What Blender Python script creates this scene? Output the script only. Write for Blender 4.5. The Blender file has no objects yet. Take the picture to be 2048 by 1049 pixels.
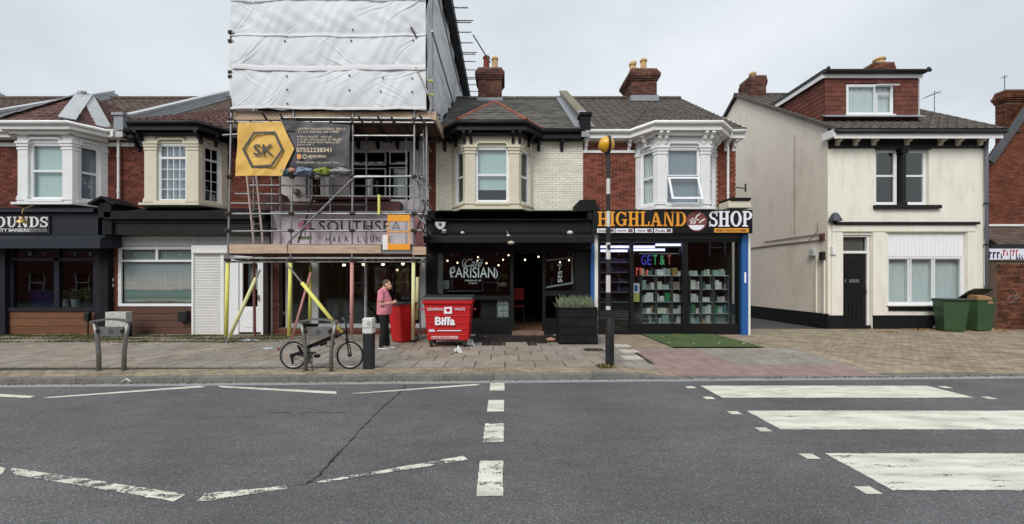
import bpy, bmesh, math, random
from mathutils import Vector, Matrix, noise
random.seed(7)
SC = bpy.context.scene
COL = SC.collection
rad = math.radians

# ------------------------------------------------------------------ camera, sky, sun, exposure
F = 780.0
CX, HY, CH = 1010.0, 560.0, 1.8
cam = bpy.data.cameras.new('camera'); camo = bpy.data.objects.new('camera', cam); COL.objects.link(camo)
camo.location = (0, 0, CH); camo.rotation_euler = (rad(90), 0, 0)
cam.sensor_width = 36; cam.sensor_fit = 'HORIZONTAL'; cam.lens = F / 2048 * 36
cam.shift_x = (1024 - CX) / 2048; cam.shift_y = (HY - 524.5) / 2048
cam.clip_start = .05; cam.clip_end = 2000
SC.camera = camo

w = bpy.data.worlds.new('World'); SC.world = w; w.use_nodes = True
nt = w.node_tree; nt.nodes.clear()
wo = nt.nodes.new('ShaderNodeOutputWorld'); bg = nt.nodes.new('ShaderNodeBackground')
sky = nt.nodes.new('ShaderNodeTexSky'); sky.sky_type = 'NISHITA'; sky.sun_disc = False
SUN_EL, SUN_AZ = 42.0, 205.0
sky.sun_elevation = rad(SUN_EL); sky.sun_rotation = rad(SUN_AZ); sky.air_density = 1.5; sky.dust_density = 4
tc = nt.nodes.new('ShaderNodeTexCoord'); mp = nt.nodes.new('ShaderNodeMapping'); mp.inputs['Scale'].default_value = (1, 1, 2.2)
nz = nt.nodes.new('ShaderNodeTexNoise'); nz.inputs['Scale'].default_value = 1.3; nz.inputs['Detail'].default_value = 5; nz.inputs['Roughness'].default_value = .5
rp = nt.nodes.new('ShaderNodeValToRGB')
rp.color_ramp.elements[0].position = .36; rp.color_ramp.elements[0].color = (.575, .63, .69, 1)
rp.color_ramp.elements[1].position = .66; rp.color_ramp.elements[1].color = (.79, .825, .86, 1)
mul = nt.nodes.new('ShaderNodeVectorMath'); mul.operation = 'SCALE'; mul.inputs[3].default_value = 7.5
mx = nt.nodes.new('ShaderNodeMix'); mx.data_type = 'RGBA'; mx.inputs[0].default_value = .965
L = nt.links.new
L(tc.outputs['Generated'], mp.inputs[0]); L(mp.outputs[0], nz.inputs['Vector']); L(nz.outputs['Fac'], rp.inputs[0])
L(rp.outputs[0], mul.inputs[0]); L(sky.outputs[0], mx.inputs[6]); L(mul.outputs[0], mx.inputs[7])
L(mx.outputs[2], bg.inputs[0]); bg.inputs[1].default_value = .1; L(bg.outputs[0], wo.inputs[0])
sl = bpy.data.lights.new('sun', 'SUN'); so = bpy.data.objects.new('sun', sl); COL.objects.link(so)
sl.energy = 1.5; sl.angle = rad(30); sl.color = (1, .965, .92)
_a = rad(SUN_AZ)
d = Vector((math.sin(_a) * math.cos(rad(SUN_EL)), math.cos(_a) * math.cos(rad(SUN_EL)), math.sin(rad(SUN_EL))))
so.rotation_euler = d.to_track_quat('Z', 'Y').to_euler(); so.location = (0, -20, 30)
vs = SC.view_settings; SC.display_settings.display_device = 'sRGB'
vs.view_transform = 'Standard'; vs.look = 'None'; vs.gamma = 1; vs.use_curve_mapping = False; vs.exposure = .6

# ------------------------------------------------------------------ helpers
def X(px, D): return (px - CX) / F * D
def Z(py, D): return CH - (py - HY) / F * D
def P(px, py, D): return Vector((X(px, D), D, Z(py, D)))
def lin(r, g, b):
    f = lambda v: (v / 255 / 12.92) if v <= 10 else ((v / 255 + .055) / 1.055) ** 2.4
    return (f(r), f(g), f(b))
OFF = {}
def off(o): return OFF.get(o.name, Vector((0, 0, 0))) if o else Vector((0, 0, 0))
def thing(name, label, cat, loc=(0, 0, 0), group=None):
    o = bpy.data.objects.new(name, None); COL.objects.link(o); o.location = loc; o.empty_display_size = .1
    o['label'] = label; o['category'] = cat
    if group: o['group'] = group
    OFF[o.name] = Vector(loc); return o
def tag(o, label=None, cat=None, group=None, kind=None):
    if label: o['label'] = label
    if cat: o['category'] = cat
    if group: o['group'] = group
    if kind: o['kind'] = kind
    return o
def place(o, parent=None):
    COL.objects.link(o)
    if parent: o.parent = parent; OFF[o.name] = off(parent)
    return o
class MB:
    def __init__(s): s.v = []; s.f = []
    def add(s, vs, fs):
        n = len(s.v); s.v += [Vector(v) for v in vs]; s.f += [tuple(i + n for i in f) for f in fs]; return s
    def box(s, x0, x1, y0, y1, z0, z1):
        if x0 > x1: x0, x1 = x1, x0
        if y0 > y1: y0, y1 = y1, y0
        if z0 > z1: z0, z1 = z1, z0
        return s.add([(x0,y0,z0),(x1,y0,z0),(x1,y1,z0),(x0,y1,z0),(x0,y0,z1),(x1,y0,z1),(x1,y1,z1),(x0,y1,z1)],
              [(0,3,2,1),(4,5,6,7),(0,1,5,4),(1,2,6,5),(2,3,7,6),(3,0,4,7)])
    def hexa(s, b, t):   # bottom 4 pts, top 4 pts, any order consistent
        return s.add(list(b) + list(t), [(0,3,2,1),(4,5,6,7),(0,1,5,4),(1,2,6,5),(2,3,7,6),(3,0,4,7)])
    def prism(s, pts, vec):
        n = len(pts); vec = Vector(vec); a = [Vector(p) for p in pts]; b = [p + vec for p in a]
        return s.add(a + b, [tuple(range(n)), tuple(range(2 * n - 1, n - 1, -1))] + [(i, i + n, (i + 1) % n + n, (i + 1) % n) for i in range(n)])
    def obox(s, p0, p1, w, h, up=(0, 0, 1)):   # bar between points, width w (sideways), height h
        p0 = Vector(p0); p1 = Vector(p1); d = (p1 - p0).normalized(); u = Vector(up)
        sd = d.cross(u)
        if sd.length < 1e-4: sd = d.cross(Vector((0, 1, 0)))
        sd.normalize(); u = sd.cross(d).normalized(); a = sd * w / 2; b = u * h / 2
        return s.hexa([p0-a-b, p0+a-b, p0+a+b, p0-a+b], [p1-a-b, p1+a-b, p1+a+b, p1-a+b])
    def tube(s, pts, r, seg=10, close=False, caps=True):
        pts = [Vector(p) for p in pts]; n = len(pts); rs = r if isinstance(r, (list, tuple)) else [r] * n
        base = len(s.v); prev = None
        for i, p in enumerate(pts):
            if close: d = (pts[(i + 1) % n] - pts[i - 1])
            else: d = (pts[min(i + 1, n - 1)] - pts[max(i - 1, 0)])
            d.normalize()
            if prev is None:
                a = d.orthogonal().normalized() if abs(d.z) > .99 or True else None
            else:
                a = prev - d * prev.dot(d)
                a = a.normalized() if a.length > 1e-5 else d.orthogonal().normalized()
            prev = a; b = d.cross(a)
            for k in range(seg):
                t = 2 * math.pi * k / seg; s.v.append(p + (a * math.cos(t) + b * math.sin(t)) * rs[i])
        m = n if close else n - 1
        for i in range(m):
            j = (i + 1) % n
            for k in range(seg):
                l = (k + 1) % seg; s.f.append((base + i*seg + k, base + i*seg + l, base + j*seg + l, base + j*seg + k))
        if caps and not close:
            s.f.append(tuple(base + k for k in range(seg - 1, -1, -1))); s.f.append(tuple(base + (n - 1)*seg + k for k in range(seg)))
        return s
    def lathe(s, c, prof, seg=20, axis='z'):   # prof list of (r, h)
        c = Vector(c); base = len(s.v)
        for r, h in prof:
            for k in range(seg):
                t = 2 * math.pi * k / seg; a, b = r * math.cos(t), r * math.sin(t)
                s.v.append(c + (Vector((a, b, h)) if axis == 'z' else Vector((a, h, b)) if axis == 'y' else Vector((h, a, b))))
        for i in range(len(prof) - 1):
            for k in range(seg):
                l = (k + 1) % seg; s.f.append((base + i*seg + k, base + i*seg + l, base + (i+1)*seg + l, base + (i+1)*seg + k))
        s.f.append(tuple(base + k for k in range(seg - 1, -1, -1))); s.f.append(tuple(base + (len(prof)-1)*seg + k for k in range(seg)))
        return s
    def ball(s, c, r, seg=14, rings=8, sc=(1, 1, 1)):
        c = Vector(c); base = len(s.v)
        for i in range(rings + 1):
            ph = math.pi * (i + .02) / (rings + .04)
            for k in range(seg):
                t = 2 * math.pi * k / seg
                s.v.append(c + Vector((r*sc[0]*math.sin(ph)*math.cos(t), r*sc[1]*math.sin(ph)*math.sin(t), r*sc[2]*math.cos(ph))))
        for i in range(rings):
            for k in range(seg):
                l = (k + 1) % seg; s.f.append((base + i*seg + k, base + (i+1)*seg + k, base + (i+1)*seg + l, base + i*seg + l))
        return s
    def grid(s, fn, nu, nv):
        base = len(s.v)
        for j in range(nv + 1):
            for i in range(nu + 1): s.v.append(Vector(fn(i / nu, j / nv)))
        for j in range(nv):
            for i in range(nu):
                a = base + j*(nu+1) + i; s.f.append((a, a+1, a+nu+2, a+nu+1))
        return s
    def mesh(s, name, mat, o=Vector((0, 0, 0)), smooth=False, bevel=0, fix=True):
        me = bpy.data.meshes.new(name); me.from_pydata([v - o for v in s.v], [], s.f)
        if fix or bevel:
            bm = bmesh.new(); bm.from_mesh(me)
            bmesh.ops.recalc_face_normals(bm, faces=bm.faces)
            if bevel: bmesh.ops.bevel(bm, geom=[e for e in bm.edges if len(e.link_faces) == 2 and e.calc_face_angle(0) > .5], offset=bevel, segments=2, affect='EDGES', profile=.5, clamp_overlap=True)
            bm.to_mesh(me); bm.free()
        if mat: me.materials.append(mat)
        if smooth: me.shade_smooth()
        return me
    def build(s, name, mat, parent=None, smooth=False, bevel=0, fix=True):
        me = s.mesh(name, mat, off(parent), smooth, bevel, fix)
        o = bpy.data.objects.new(name, me); return place(o, parent)
def autosmooth(o, ang=40):
    me = o.data; me.shade_smooth()
    try: me.set_sharp_from_angle(angle=rad(ang))
    except Exception: pass
    return o
def BX(name, mat, parent, *b, bevel=0): return MB().box(*b).build(name, mat, parent, bevel=bevel)
def copy_tree(o, parent=None):
    c = o.copy(); COL.objects.link(c)
    if parent: c.parent = parent
    for ch in KIDS.get(o.name, [k for k in o.children]): copy_tree(ch, c)
    return c
KIDS = {}

# ------------------------------------------------------------------ materials
MC = {}
def mat(name, col, rough=.6, metal=0, var=.0, nscale=6, bump=0, bscale=40, spec=.5, piece=0, dirt=0, dirtcol=(.02, .018, .015), emit=0, coat=0, dscale=1.5, stretch=(1,1,1), aniso=None, ao=0):
    if name in MC: return MC[name]
    m = bpy.data.materials.new(name); m.use_nodes = True; n = m.node_tree; N = n.nodes; K = n.links.new
    b = N['Principled BSDF']; MC[name] = m
    b.inputs['Roughness'].default_value = rough; b.inputs['Metallic'].default_value = metal; b.inputs['Specular IOR Level'].default_value = spec
    if coat: b.inputs['Coat Weight'].default_value = coat
    geo = N.new('ShaderNodeNewGeometry'); vm = N.new('ShaderNodeVectorMath'); vm.operation = 'MULTIPLY'; vm.inputs[1].default_value = stretch
    K(geo.outputs['Position'], vm.inputs[0]); pos = vm.outputs[0]
    rgb = N.new('ShaderNodeRGB'); rgb.outputs[0].default_value = (*col, 1); cur = rgb.outputs[0]
    def scaleby(cur, fac_socket, lo, hi):
        mr = N.new('ShaderNodeMapRange'); mr.inputs[3].default_value = lo; mr.inputs[4].default_value = hi; K(fac_socket, mr.inputs[0])
        v = N.new('ShaderNodeVectorMath'); v.operation = 'SCALE'; K(cur, v.inputs[0]); K(mr.outputs[0], v.inputs[3]); return v.outputs[0], mr
    if piece:
        oi = N.new('ShaderNodeObjectInfo'); ad = N.new('ShaderNodeMath'); ad.operation = 'ADD'
        K(oi.outputs['Random'], ad.inputs[0]); K(geo.outputs['Random Per Island'], ad.inputs[1])
        fr = N.new('ShaderNodeMath'); fr.operation = 'FRACT'; K(ad.outputs[0], fr.inputs[0])
        cur, _ = scaleby(cur, fr.outputs[0], 1 - piece, 1 + piece)
    if var:
        t = N.new('ShaderNodeTexNoise'); t.inputs['Scale'].default_value = nscale; t.inputs['Detail'].default_value = 6; t.inputs['Roughness'].default_value = .6; K(pos, t.inputs['Vector'])
        cur, mr = scaleby(cur, t.outputs['Fac'], 1 - var, 1 + var); mr.inputs[1].default_value = .3; mr.inputs[2].default_value = .7
    if dirt:
        t = N.new('ShaderNodeTexNoise'); t.inputs['Scale'].default_value = dscale; t.inputs['Detail'].default_value = 9; t.inputs['Roughness'].default_value = .68; K(pos, t.inputs['Vector'])
        mr = N.new('ShaderNodeMapRange'); mr.inputs[1].default_value = .5; mr.inputs[2].default_value = .78; mr.inputs[4].default_value = dirt; K(t.outputs['Fac'], mr.inputs[0])
        mi = N.new('ShaderNodeMix'); mi.data_type = 'RGBA'; K(mr.outputs[0], mi.inputs[0]); K(cur, mi.inputs[6]); mi.inputs[7].default_value = (*dirtcol, 1); cur = mi.outputs[2]
    K(cur, b.inputs['Base Color'])
    if bump:
        t = N.new('ShaderNodeTexNoise'); t.inputs['Scale'].default_value = bscale; t.inputs['Detail'].default_value = 5; K(geo.outputs['Position'], t.inputs['Vector'])
        bp = N.new('ShaderNodeBump'); bp.inputs['Strength'].default_value = bump; bp.inputs['Distance'].default_value = .02; K(t.outputs['Fac'], bp.inputs['Height']); K(bp.outputs[0], b.inputs['Normal'])
    if emit: K(cur, b.inputs['Emission Color']); b.inputs['Emission Strength'].default_value = emit
    return m
def glass(name, tint=(.93, .96, .95), refl=1.0, rough=0.0):
    m = bpy.data.materials.new(name); m.use_nodes = True; n = m.node_tree; N = n.nodes; N.clear(); K = n.links.new
    o = N.new('ShaderNodeOutputMaterial'); t = N.new('ShaderNodeBsdfTransparent'); g = N.new('ShaderNodeBsdfGlossy'); mi = N.new('ShaderNodeMixShader')
    t.inputs[0].default_value = (*tint, 1); g.inputs['Roughness'].default_value = rough
    no = N.new('ShaderNodeTexNoise'); no.inputs['Scale'].default_value = 1.1; ge = N.new('ShaderNodeNewGeometry'); K(ge.outputs['Position'], no.inputs['Vector'])
    bp = N.new('ShaderNodeBump'); bp.inputs['Strength'].default_value = .03; bp.inputs['Distance'].default_value = .05; K(no.outputs['Fac'], bp.inputs['Height']); K(bp.outputs[0], g.inputs['Normal'])
    dt = N.new('ShaderNodeVectorMath'); dt.operation = 'DOT_PRODUCT'; K(ge.outputs['Normal'], dt.inputs[0]); K(ge.outputs['Incoming'], dt.inputs[1])
    ma = N.new('ShaderNodeMath'); ma.operation = 'ABSOLUTE'; K(dt.outputs['Value'], ma.inputs[0])
    om = N.new('ShaderNodeMath'); om.operation = 'SUBTRACT'; om.inputs[0].default_value = 1; K(ma.outputs[0], om.inputs[1])
    pw = N.new('ShaderNodeMath'); pw.operation = 'POWER'; pw.inputs[1].default_value = 5; K(om.outputs[0], pw.inputs[0])
    ab = N.new('ShaderNodeMath'); ab.operation = 'MULTIPLY_ADD'; ab.inputs[1].default_value = .9; ab.inputs[2].default_value = .05 * refl; ab.use_clamp = True; K(pw.outputs[0], ab.inputs[0])
    K(ab.outputs[0], mi.inputs[0]); K(t.outputs[0], mi.inputs[1]); K(g.outputs[0], mi.inputs[2]); K(mi.outputs[0], o.inputs[0]); return m
def emis(name, col, s):
    m = bpy.data.materials.new(name); m.use_nodes = True; b = m.node_tree.nodes['Principled BSDF']; b.inputs['Base Color'].default_value = (*col, 1)
    b.inputs['Emission Color'].default_value = (*col, 1); b.inputs['Emission Strength'].default_value = s; return m
GL = glass('pane_glass', refl=1.3); GLS = glass('shop_glass', (.8, .84, .83), 1.0)
BRICK = mat('red_brick', lin(122, 68, 55), .85, piece=.4, var=.25, nscale=3, bump=.3, bscale=60, spec=.2, dirt=.3)
BRICKD = mat('dark_red_brick', lin(108, 60, 50), .85, piece=.4, var=.25, nscale=3, bump=.3, bscale=60, spec=.2, dirt=.5)
BRICKO = mat('orange_brown_brick', lin(116, 68, 53), .85, piece=.28, var=.25, nscale=3, bump=.3, spec=.2, dirt=.35)
BRICKOLD = mat('old_mottled_brick', lin(105, 66, 50), .9, piece=.5, var=.35, nscale=4, bump=.4, spec=.2, dirt=.5)
BRICKC = mat('cream_painted_brick', lin(230, 226, 211), .7, piece=.05, var=.08, nscale=4, bump=.25, spec=.3, dirt=.3, dirtcol=lin(120, 115, 92), dscale=2.2)
MORTAR = mat('mortar', lin(128, 108, 96), .95, var=.2, nscale=5, dirt=.4, spec=.1)
MORTARO = mat('brown_mortar', lin(118, 84, 68), .95, var=.2, nscale=5, dirt=.3, spec=.1)
MORTARR = mat('light_mortar', lin(178, 158, 142), .95, var=.25, nscale=2, dirt=.55, dirtcol=lin(90, 50, 42), spec=.1, dscale=.8)
CREAMM = mat('cream_mortar', lin(186, 180, 158), .8, var=.15, dirt=.3, dirtcol=lin(100, 95, 80))
WHITE = mat('white_gloss', lin(232, 232, 230), .35, var=.05, nscale=4, dirt=.12, dirtcol=lin(120, 118, 110), dscale=3)
PVC = mat('white_upvc', lin(235, 237, 238), .3, var=.03)
STONEW = mat('white_painted_stone', lin(228, 230, 230), .6, var=.1, nscale=3, bump=.2, bscale=25, dirt=.42, dirtcol=lin(120, 116, 106), dscale=3)
STONEC = mat('cream_painted_stone', lin(212, 206, 186), .6, var=.1, nscale=3, bump=.2, bscale=25, dirt=.42, dirtcol=lin(110, 104, 90), dscale=3)
RENDC = mat('cream_render', lin(234, 231, 218), .8, var=.05, nscale=1.5, bump=.35, bscale=18, dirt=.5, dirtcol=lin(184, 176, 156), dscale=1.9, stretch=(1.8, 1.8, .45))
RENDG = mat('stained_beige_render', lin(234, 224, 209), .85, var=.08, nscale=1.2, bump=.35, bscale=14, dirt=.5, dirtcol=lin(120, 108, 92), dscale=1.2, stretch=(1, 1, .35))
BLACK = mat('black_paint', lin(13, 14, 16), .5, var=.25, nscale=3, bump=.1, spec=.35, dirt=.2, dirtcol=lin(48, 48, 46), dscale=3)
BLACKM = mat('black_masonry', lin(19, 20, 22), .75, var=.3, nscale=3, bump=.3, bscale=20, spec=.25, dirt=.35, dirtcol=lin(58, 56, 52), dscale=4)
NAVY = mat('navy_paint', lin(15, 20, 34), .45, var=.15, dirt=.2, dirtcol=lin(60, 65, 75))
NAVYL = mat('navy_cassette', lin(26, 30, 44), .5, var=.1)
LEAD = mat('lead_sheet', lin(140, 146, 152), .5, metal=.0, var=.2, nscale=3, bump=.25, bscale=8, dirt=.45, dirtcol=lin(80, 84, 88), dscale=3)
LEADW = mat('white_weathered_lead', lin(180, 184, 186), .55, var=.2, nscale=4, bump=.25, bscale=8, dirt=.5, dirtcol=lin(95, 96, 96), dscale=4)
TILEB = mat('brown_roof_tile', lin(92, 78, 71), .85, piece=.2, var=.3, nscale=4, bump=.3, dirt=.35, dirtcol=lin(95, 90, 74), dscale=1.5, spec=.2)
TILEG = mat('grey_brown_roof_tile', lin(88, 81, 76), .85, piece=.15, var=.3, nscale=4, bump=.3, dirt=.3, dirtcol=lin(110, 106, 96), spec=.2)
TILER = mat('reddish_roof_tile', lin(98, 74, 69), .85, piece=.2, var=.3, nscale=4, bump=.3, dirt=.3, dirtcol=lin(60, 50, 46), spec=.2)
SLATE = mat('dark_slate', lin(98, 95, 91), .8, piece=.35, var=.25, nscale=5, bump=.3, dirt=.45, dirtcol=lin(108, 108, 92), spec=.25)
HUNG = mat('hung_red_tile', lin(108, 66, 57), .8, piece=.2, var=.2, nscale=4, bump=.2, spec=.2)
RIDGET = mat('terracotta_ridge', lin(140, 84, 70), .8, piece=.15, var=.25, nscale=5, dirt=.4, spec=.2)
POTB = mat('buff_clay', lin(196, 164, 118), .8, var=.2, dirt=.35, spec=.2)
POTR = mat('red_clay', lin(126, 60, 48), .8, var=.2, dirt=.3, spec=.2)
STEEL = mat('galvanised_tube', lin(150, 150, 150), .42, metal=.65, var=.25, nscale=6, dirt=.45, dirtcol=lin(96, 84, 72), dscale=8)
STEELD = mat('dull_coupler', lin(74, 68, 62), .6, metal=.5, var=.3, nscale=20, dirt=.4)
INOX = mat('brushed_stainless', lin(140, 139, 135), .48, metal=.85, var=.12, nscale=8, stretch=(1, 1, .2))
BOARD = mat('scaffold_board', lin(190, 166, 142), .85, var=.2, nscale=7, bump=.2, dirt=.5, dirtcol=lin(112, 92, 76), stretch=(.4, 2, 3), dscale=5)
BOARDD = mat('weathered_board', lin(104, 78, 64), .9, piece=.25, var=.3, nscale=5, dirt=.4, spec=.2)
FOAMY = mat('yellow_foam', lin(226, 224, 120), .85, var=.06, dirt=.2, dirtcol=lin(120, 112, 60), spec=.2)
FOAMP = mat('pink_foam', lin(205, 150, 145), .85, var=.06, dirt=.3, dirtcol=lin(110, 70, 66), spec=.2)
FOAMW = mat('pale_yellow_foam', lin(222, 222, 168), .85, var=.06, dirt=.2, dirtcol=lin(120, 112, 80), spec=.2)
BLACKPL = mat('black_plastic', lin(24, 25, 27), .5, var=.2)
RUBBER = mat('black_rubber', lin(20, 20, 21), .75)
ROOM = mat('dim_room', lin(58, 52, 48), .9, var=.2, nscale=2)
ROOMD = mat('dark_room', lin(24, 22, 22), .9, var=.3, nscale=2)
NET = mat('net_curtain', lin(205, 212, 216), .9, var=.1, nscale=5, stretch=(6, 6, .4))
BLIND = mat('pale_green_blind', lin(186, 206, 205), .8, var=.03)
BLINDG = mat('grey_blue_blind', lin(140, 150, 166), .8, var=.04)

# ------------------------------------------------------------------ repeated pieces
def unitbox(name, m):
    return MB().box(-.5, .5, -.5, .5, -.5, .5).mesh(name, m)
def place_pieces(name, items, me, parent, limit=300, stuffname=None, z=None):
    """items: list of (loc Vector, rot Matrix 3x3 or None, scale tuple)."""
    if not items: return
    cpos = Vector((0, 0, CH))
    def key(it):
        p = it[0]; d = max(p.y, .5); px = CX + F * p.x / d
        return (0 if -20 < px < 2068 else 1, (p - cpos).length)
    items = sorted(items, key=key); o0 = off(parent); first = items[:limit]; rest = items[limit:]
    I3 = Matrix.Identity(3)
    for loc, R, s in first:
        o = bpy.data.objects.new(name, me); COL.objects.link(o); o.parent = parent
        o.location = loc - o0; o.scale = s
        if R is not None: o.rotation_euler = R.to_euler()
    if rest:
        V = []; Fc = []; bv = [v.co.copy() for v in me.vertices]; bf = [tuple(p.vertices) for p in me.polygons]
        for loc, R, s in rest:
            n = len(V); R = R or I3; l = loc - o0
            V += [l + R @ Vector((v.x*s[0], v.y*s[1], v.z*s[2])) for v in bv]; Fc += [tuple(i + n for i in f) for f in bf]
        nm = bpy.data.meshes.new(stuffname or name + 's'); nm.from_pydata(V, [], Fc); nm.materials.append(me.materials[0])
        o = bpy.data.objects.new(stuffname or name + 's', nm); COL.objects.link(o); o.parent = parent; o['kind'] = 'stuff'
def subtract(iv, cuts):
    out = [iv]
    for a, b in cuts:
        nx = []
        for c, d in out:
            if b <= c or a >= d: nx.append((c, d)); continue
            if a > c: nx.append((c, a))
            if b < d: nx.append((b, d))
        out = nx
    return out
def brick_items(x0, x1, z0, z1, y, holes=(), L=.225, H=.075, jt=.012, proud=.012, depth=.05, axis='x', prof=None):
    """wall facing -Y (axis x) or a side wall facing -X (axis 'y', y= the X position, x0..x1 = depth range)."""
    it = []; nz_ = int((z1 - z0) / H)
    for j in range(nz_):
        za = z0 + j * H; zc = za + H / 2; cuts = [(a, b) for a, b, c, d in holes if zc > c and zc < d]
        u = x0 - (L / 2 if j % 2 else 0)
        lo, hi = (x0, x1) if prof is None else prof(zc)
        while u < x1:
            for a, b in subtract((max(u, x0, lo), min(u + L, x1, hi)), cuts):
                if b - a > .04:
                    jy = random.uniform(-.002, .002)
                    if axis == 'x': it.append((Vector(((a+b)/2, y - proud + depth/2 + jy, zc)), None, (b - a - jt, depth, H - jt)))
                    elif axis == 'y': it.append((Vector((y - proud + depth/2 + jy, (a+b)/2, zc)), None, (depth, b - a - jt, H - jt)))
            u += L
    return it
def wall_rects(mb, x0, x1, z0, z1, y0, y1, holes=()):
    xs = sorted({x0, x1, *[min(max(h[i], x0), x1) for h in holes for i in (0, 1)]}); zs = sorted({z0, z1, *[min(max(h[i], z0), z1) for h in holes for i in (2, 3)]})
    for a, b in zip(xs, xs[1:]):
        run = None
        for c, d_ in zip(zs, zs[1:]):
            mx_, mz_ = (a + b) / 2, (c + d_) / 2
            if any(h[0] < mx_ < h[1] and h[2] < mz_ < h[3] for h in holes):
                if run: mb.box(a, b, y0, y1, *run); run = None
            else: run = (run[0], d_) if run else (c, d_)
        if run: mb.box(a, b, y0, y1, *run)
def tile_mesh(name, m, roll=True):
    mb = MB(); prof = [(-.5, .35), (-.32, .35), (-.2, 1), (-.05, 1), (.06, .35), (.5, .35)] if roll else [(-.5, .6), (.5, .6)]
    n = len(prof)
    for yy, k in ((-.5, 1.0), (.5, .35)):
        for x, h in prof: mb.v.append(Vector((x, yy, h * k)))
        for x, h in prof: mb.v.append(Vector((x, yy, 0)))
    for i in range(n - 1):
        a = i; mb.f += [(a, a+1, a+1+2*n, a+2*n), (a+n, a+n+1, a+1, a)]
    mb.f += [(0, 2*n, 3*n, n), (n-1, 2*n-1, 4*n-1, 3*n-1)]
    return mb.mesh(name, m, fix=False)
def tile_items(poly, w, e, th=.04, bond=True, lift=.01):
    """cover a planar convex polygon with courses of tiles running up the slope."""
    poly = [Vector(p) for p in poly]; nrm = (poly[1] - poly[0]).cross(poly[2] - poly[0]).normalized()
    if nrm.z < 0 or (abs(nrm.z) < .01 and nrm.y > 0): nrm = -nrm
    if abs(nrm.z) < .01: v = Vector((0, 0, 1)); u = v.cross(nrm).normalized(); 
    else: u = Vector((0, 0, 1)).cross(nrm).normalized(); 
    v = nrm.cross(u).normalized()
    if v.z < 0: v = -v; u = -u
    R = Matrix((u, v, nrm)).transposed()
    uv = [((p - poly[0]).dot(u), (p - poly[0]).dot(v)) for p in poly]; v0 = min(b for a, b in uv); v1 = max(b for a, b in uv); out = []
    j = 0; vv = v0
    while vv < v1 - .02:
        vt = min(vv + e, v1); vm = (vv + vt) / 2; xs = []
        for (a, b), (c, d_) in zip(uv, uv[1:] + uv[:1]):
            if (b - vm) * (d_ - vm) < 0: xs.append(a + (c - a) * (vm - b) / (d_ - b))
        if len(xs) >= 2:
            lo, hi = min(xs), max(xs); s = math.floor(lo / w) * w - (w / 2 if (bond and j % 2) else 0)
            while s < hi:
                a, b = max(s, lo), min(s + w, hi)
                if b - a > .03:
                    c = poly[0] + u * ((a + b) / 2) + v * (vm + .01) + nrm * (lift + random.uniform(0, .004))
                    out.append((c, R, (b - a - .004, (vt - vv) * 1.08, th)))
                s += w
        vv += e; j += 1
    return out
def slab_poly(mb, poly, th):
    n = (Vector(poly[1]) - Vector(poly[0])).cross(Vector(poly[2]) - Vector(poly[0])).normalized()
    if n.z < 0: n = -n
    mb.prism(poly, -n * th)

# ------------------------------------------------------------------ lettering
def fit(me, x0, x1, z0, z1, y, depth, parent, name, m, shear=0):
    vs = me.vertices; ax = min(v.co.x for v in vs); bx = max(v.co.x for v in vs); ay = min(v.co.y for v in vs); by = max(v.co.y for v in vs); az = min(v.co.z for v in vs); bz = max(v.co.z for v in vs)
    o0 = off(parent)
    for v in vs:
        t = (v.co.y - ay) / (by - ay); fx = (v.co.x - ax) / (bx - ax); fz = (v.co.z - az) / max(bz - az, 1e-6)
        v.co = Vector((x0 + fx * (x1 - x0) + shear * t * (z1 - z0), y - fz * depth, z0 + t * (z1 - z0))) - o0
    me.materials.clear(); me.materials.append(m)
    o = bpy.data.objects.new(name, me); return place(o, parent)
def txt(s, x0, x1, z0, z1, y, m, parent, name='lettering', bold=0, depth=.006, shear=0, space=1.0):
    c = bpy.data.curves.new('text', 'FONT'); c.body = s; c.size = 1; c.extrude = .01; c.offset = bold; c.space_character = space; c.resolution_u = 3
    t = bpy.data.objects.new('text', c); COL.objects.link(t)
    dg = bpy.context.evaluated_depsgraph_get(); dg.update()
    me = bpy.data.meshes.new_from_object(t.evaluated_get(dg)); bpy.data.objects.remove(t); bpy.data.curves.remove(c); me.name = name
    return fit(me, x0, x1, z0, z1, y, depth, parent, name, m, shear)
def scrawl(px0, px1, py0, py1, D, m, parent, name='fine_print', seed=1, th=.004):
    rr = random.Random(seed); mb = MB(); x = px0; h = py1 - py0
    while x < px1:
        w_ = rr.uniform(.25, .5) * h; k = rr.random()
        if k > .14:
            a, b = (py0, py1) if k > .5 else (py0 + h*.25, py1); mb.box(X(x, D), X(min(x + w_*.45, px1), D), D - th, D, Z(b, D), Z(a, D))
            if k > .6: mb.box(X(x + w_*.45, D), X(min(x + w_, px1), D), D - th, D, Z(a + h*.3, D), Z(a, D))
            elif k > .3: mb.box(X(x + w_*.45, D), X(min(x + w_, px1), D), D - th, D, Z(b, D), Z(b - h*.3, D))
        x += w_ + h*.18
    o = mb.build(name, m, parent); o['kind'] = 'stuff'; return o
def tx(s, px0, px1, py0, py1, D, m, parent, **k): return txt(s, X(px0, D), X(px1, D), Z(py1, D), Z(py0, D), D, m, parent, **k)
S_ = .09
def stem(a, b, s=True): return [('r', a, 0, b, 1)] + ([('r', a - .1, 0, b + .1, S_), ('r', a - .1, 1 - S_, b + .1, 1)] if s else [])
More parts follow.
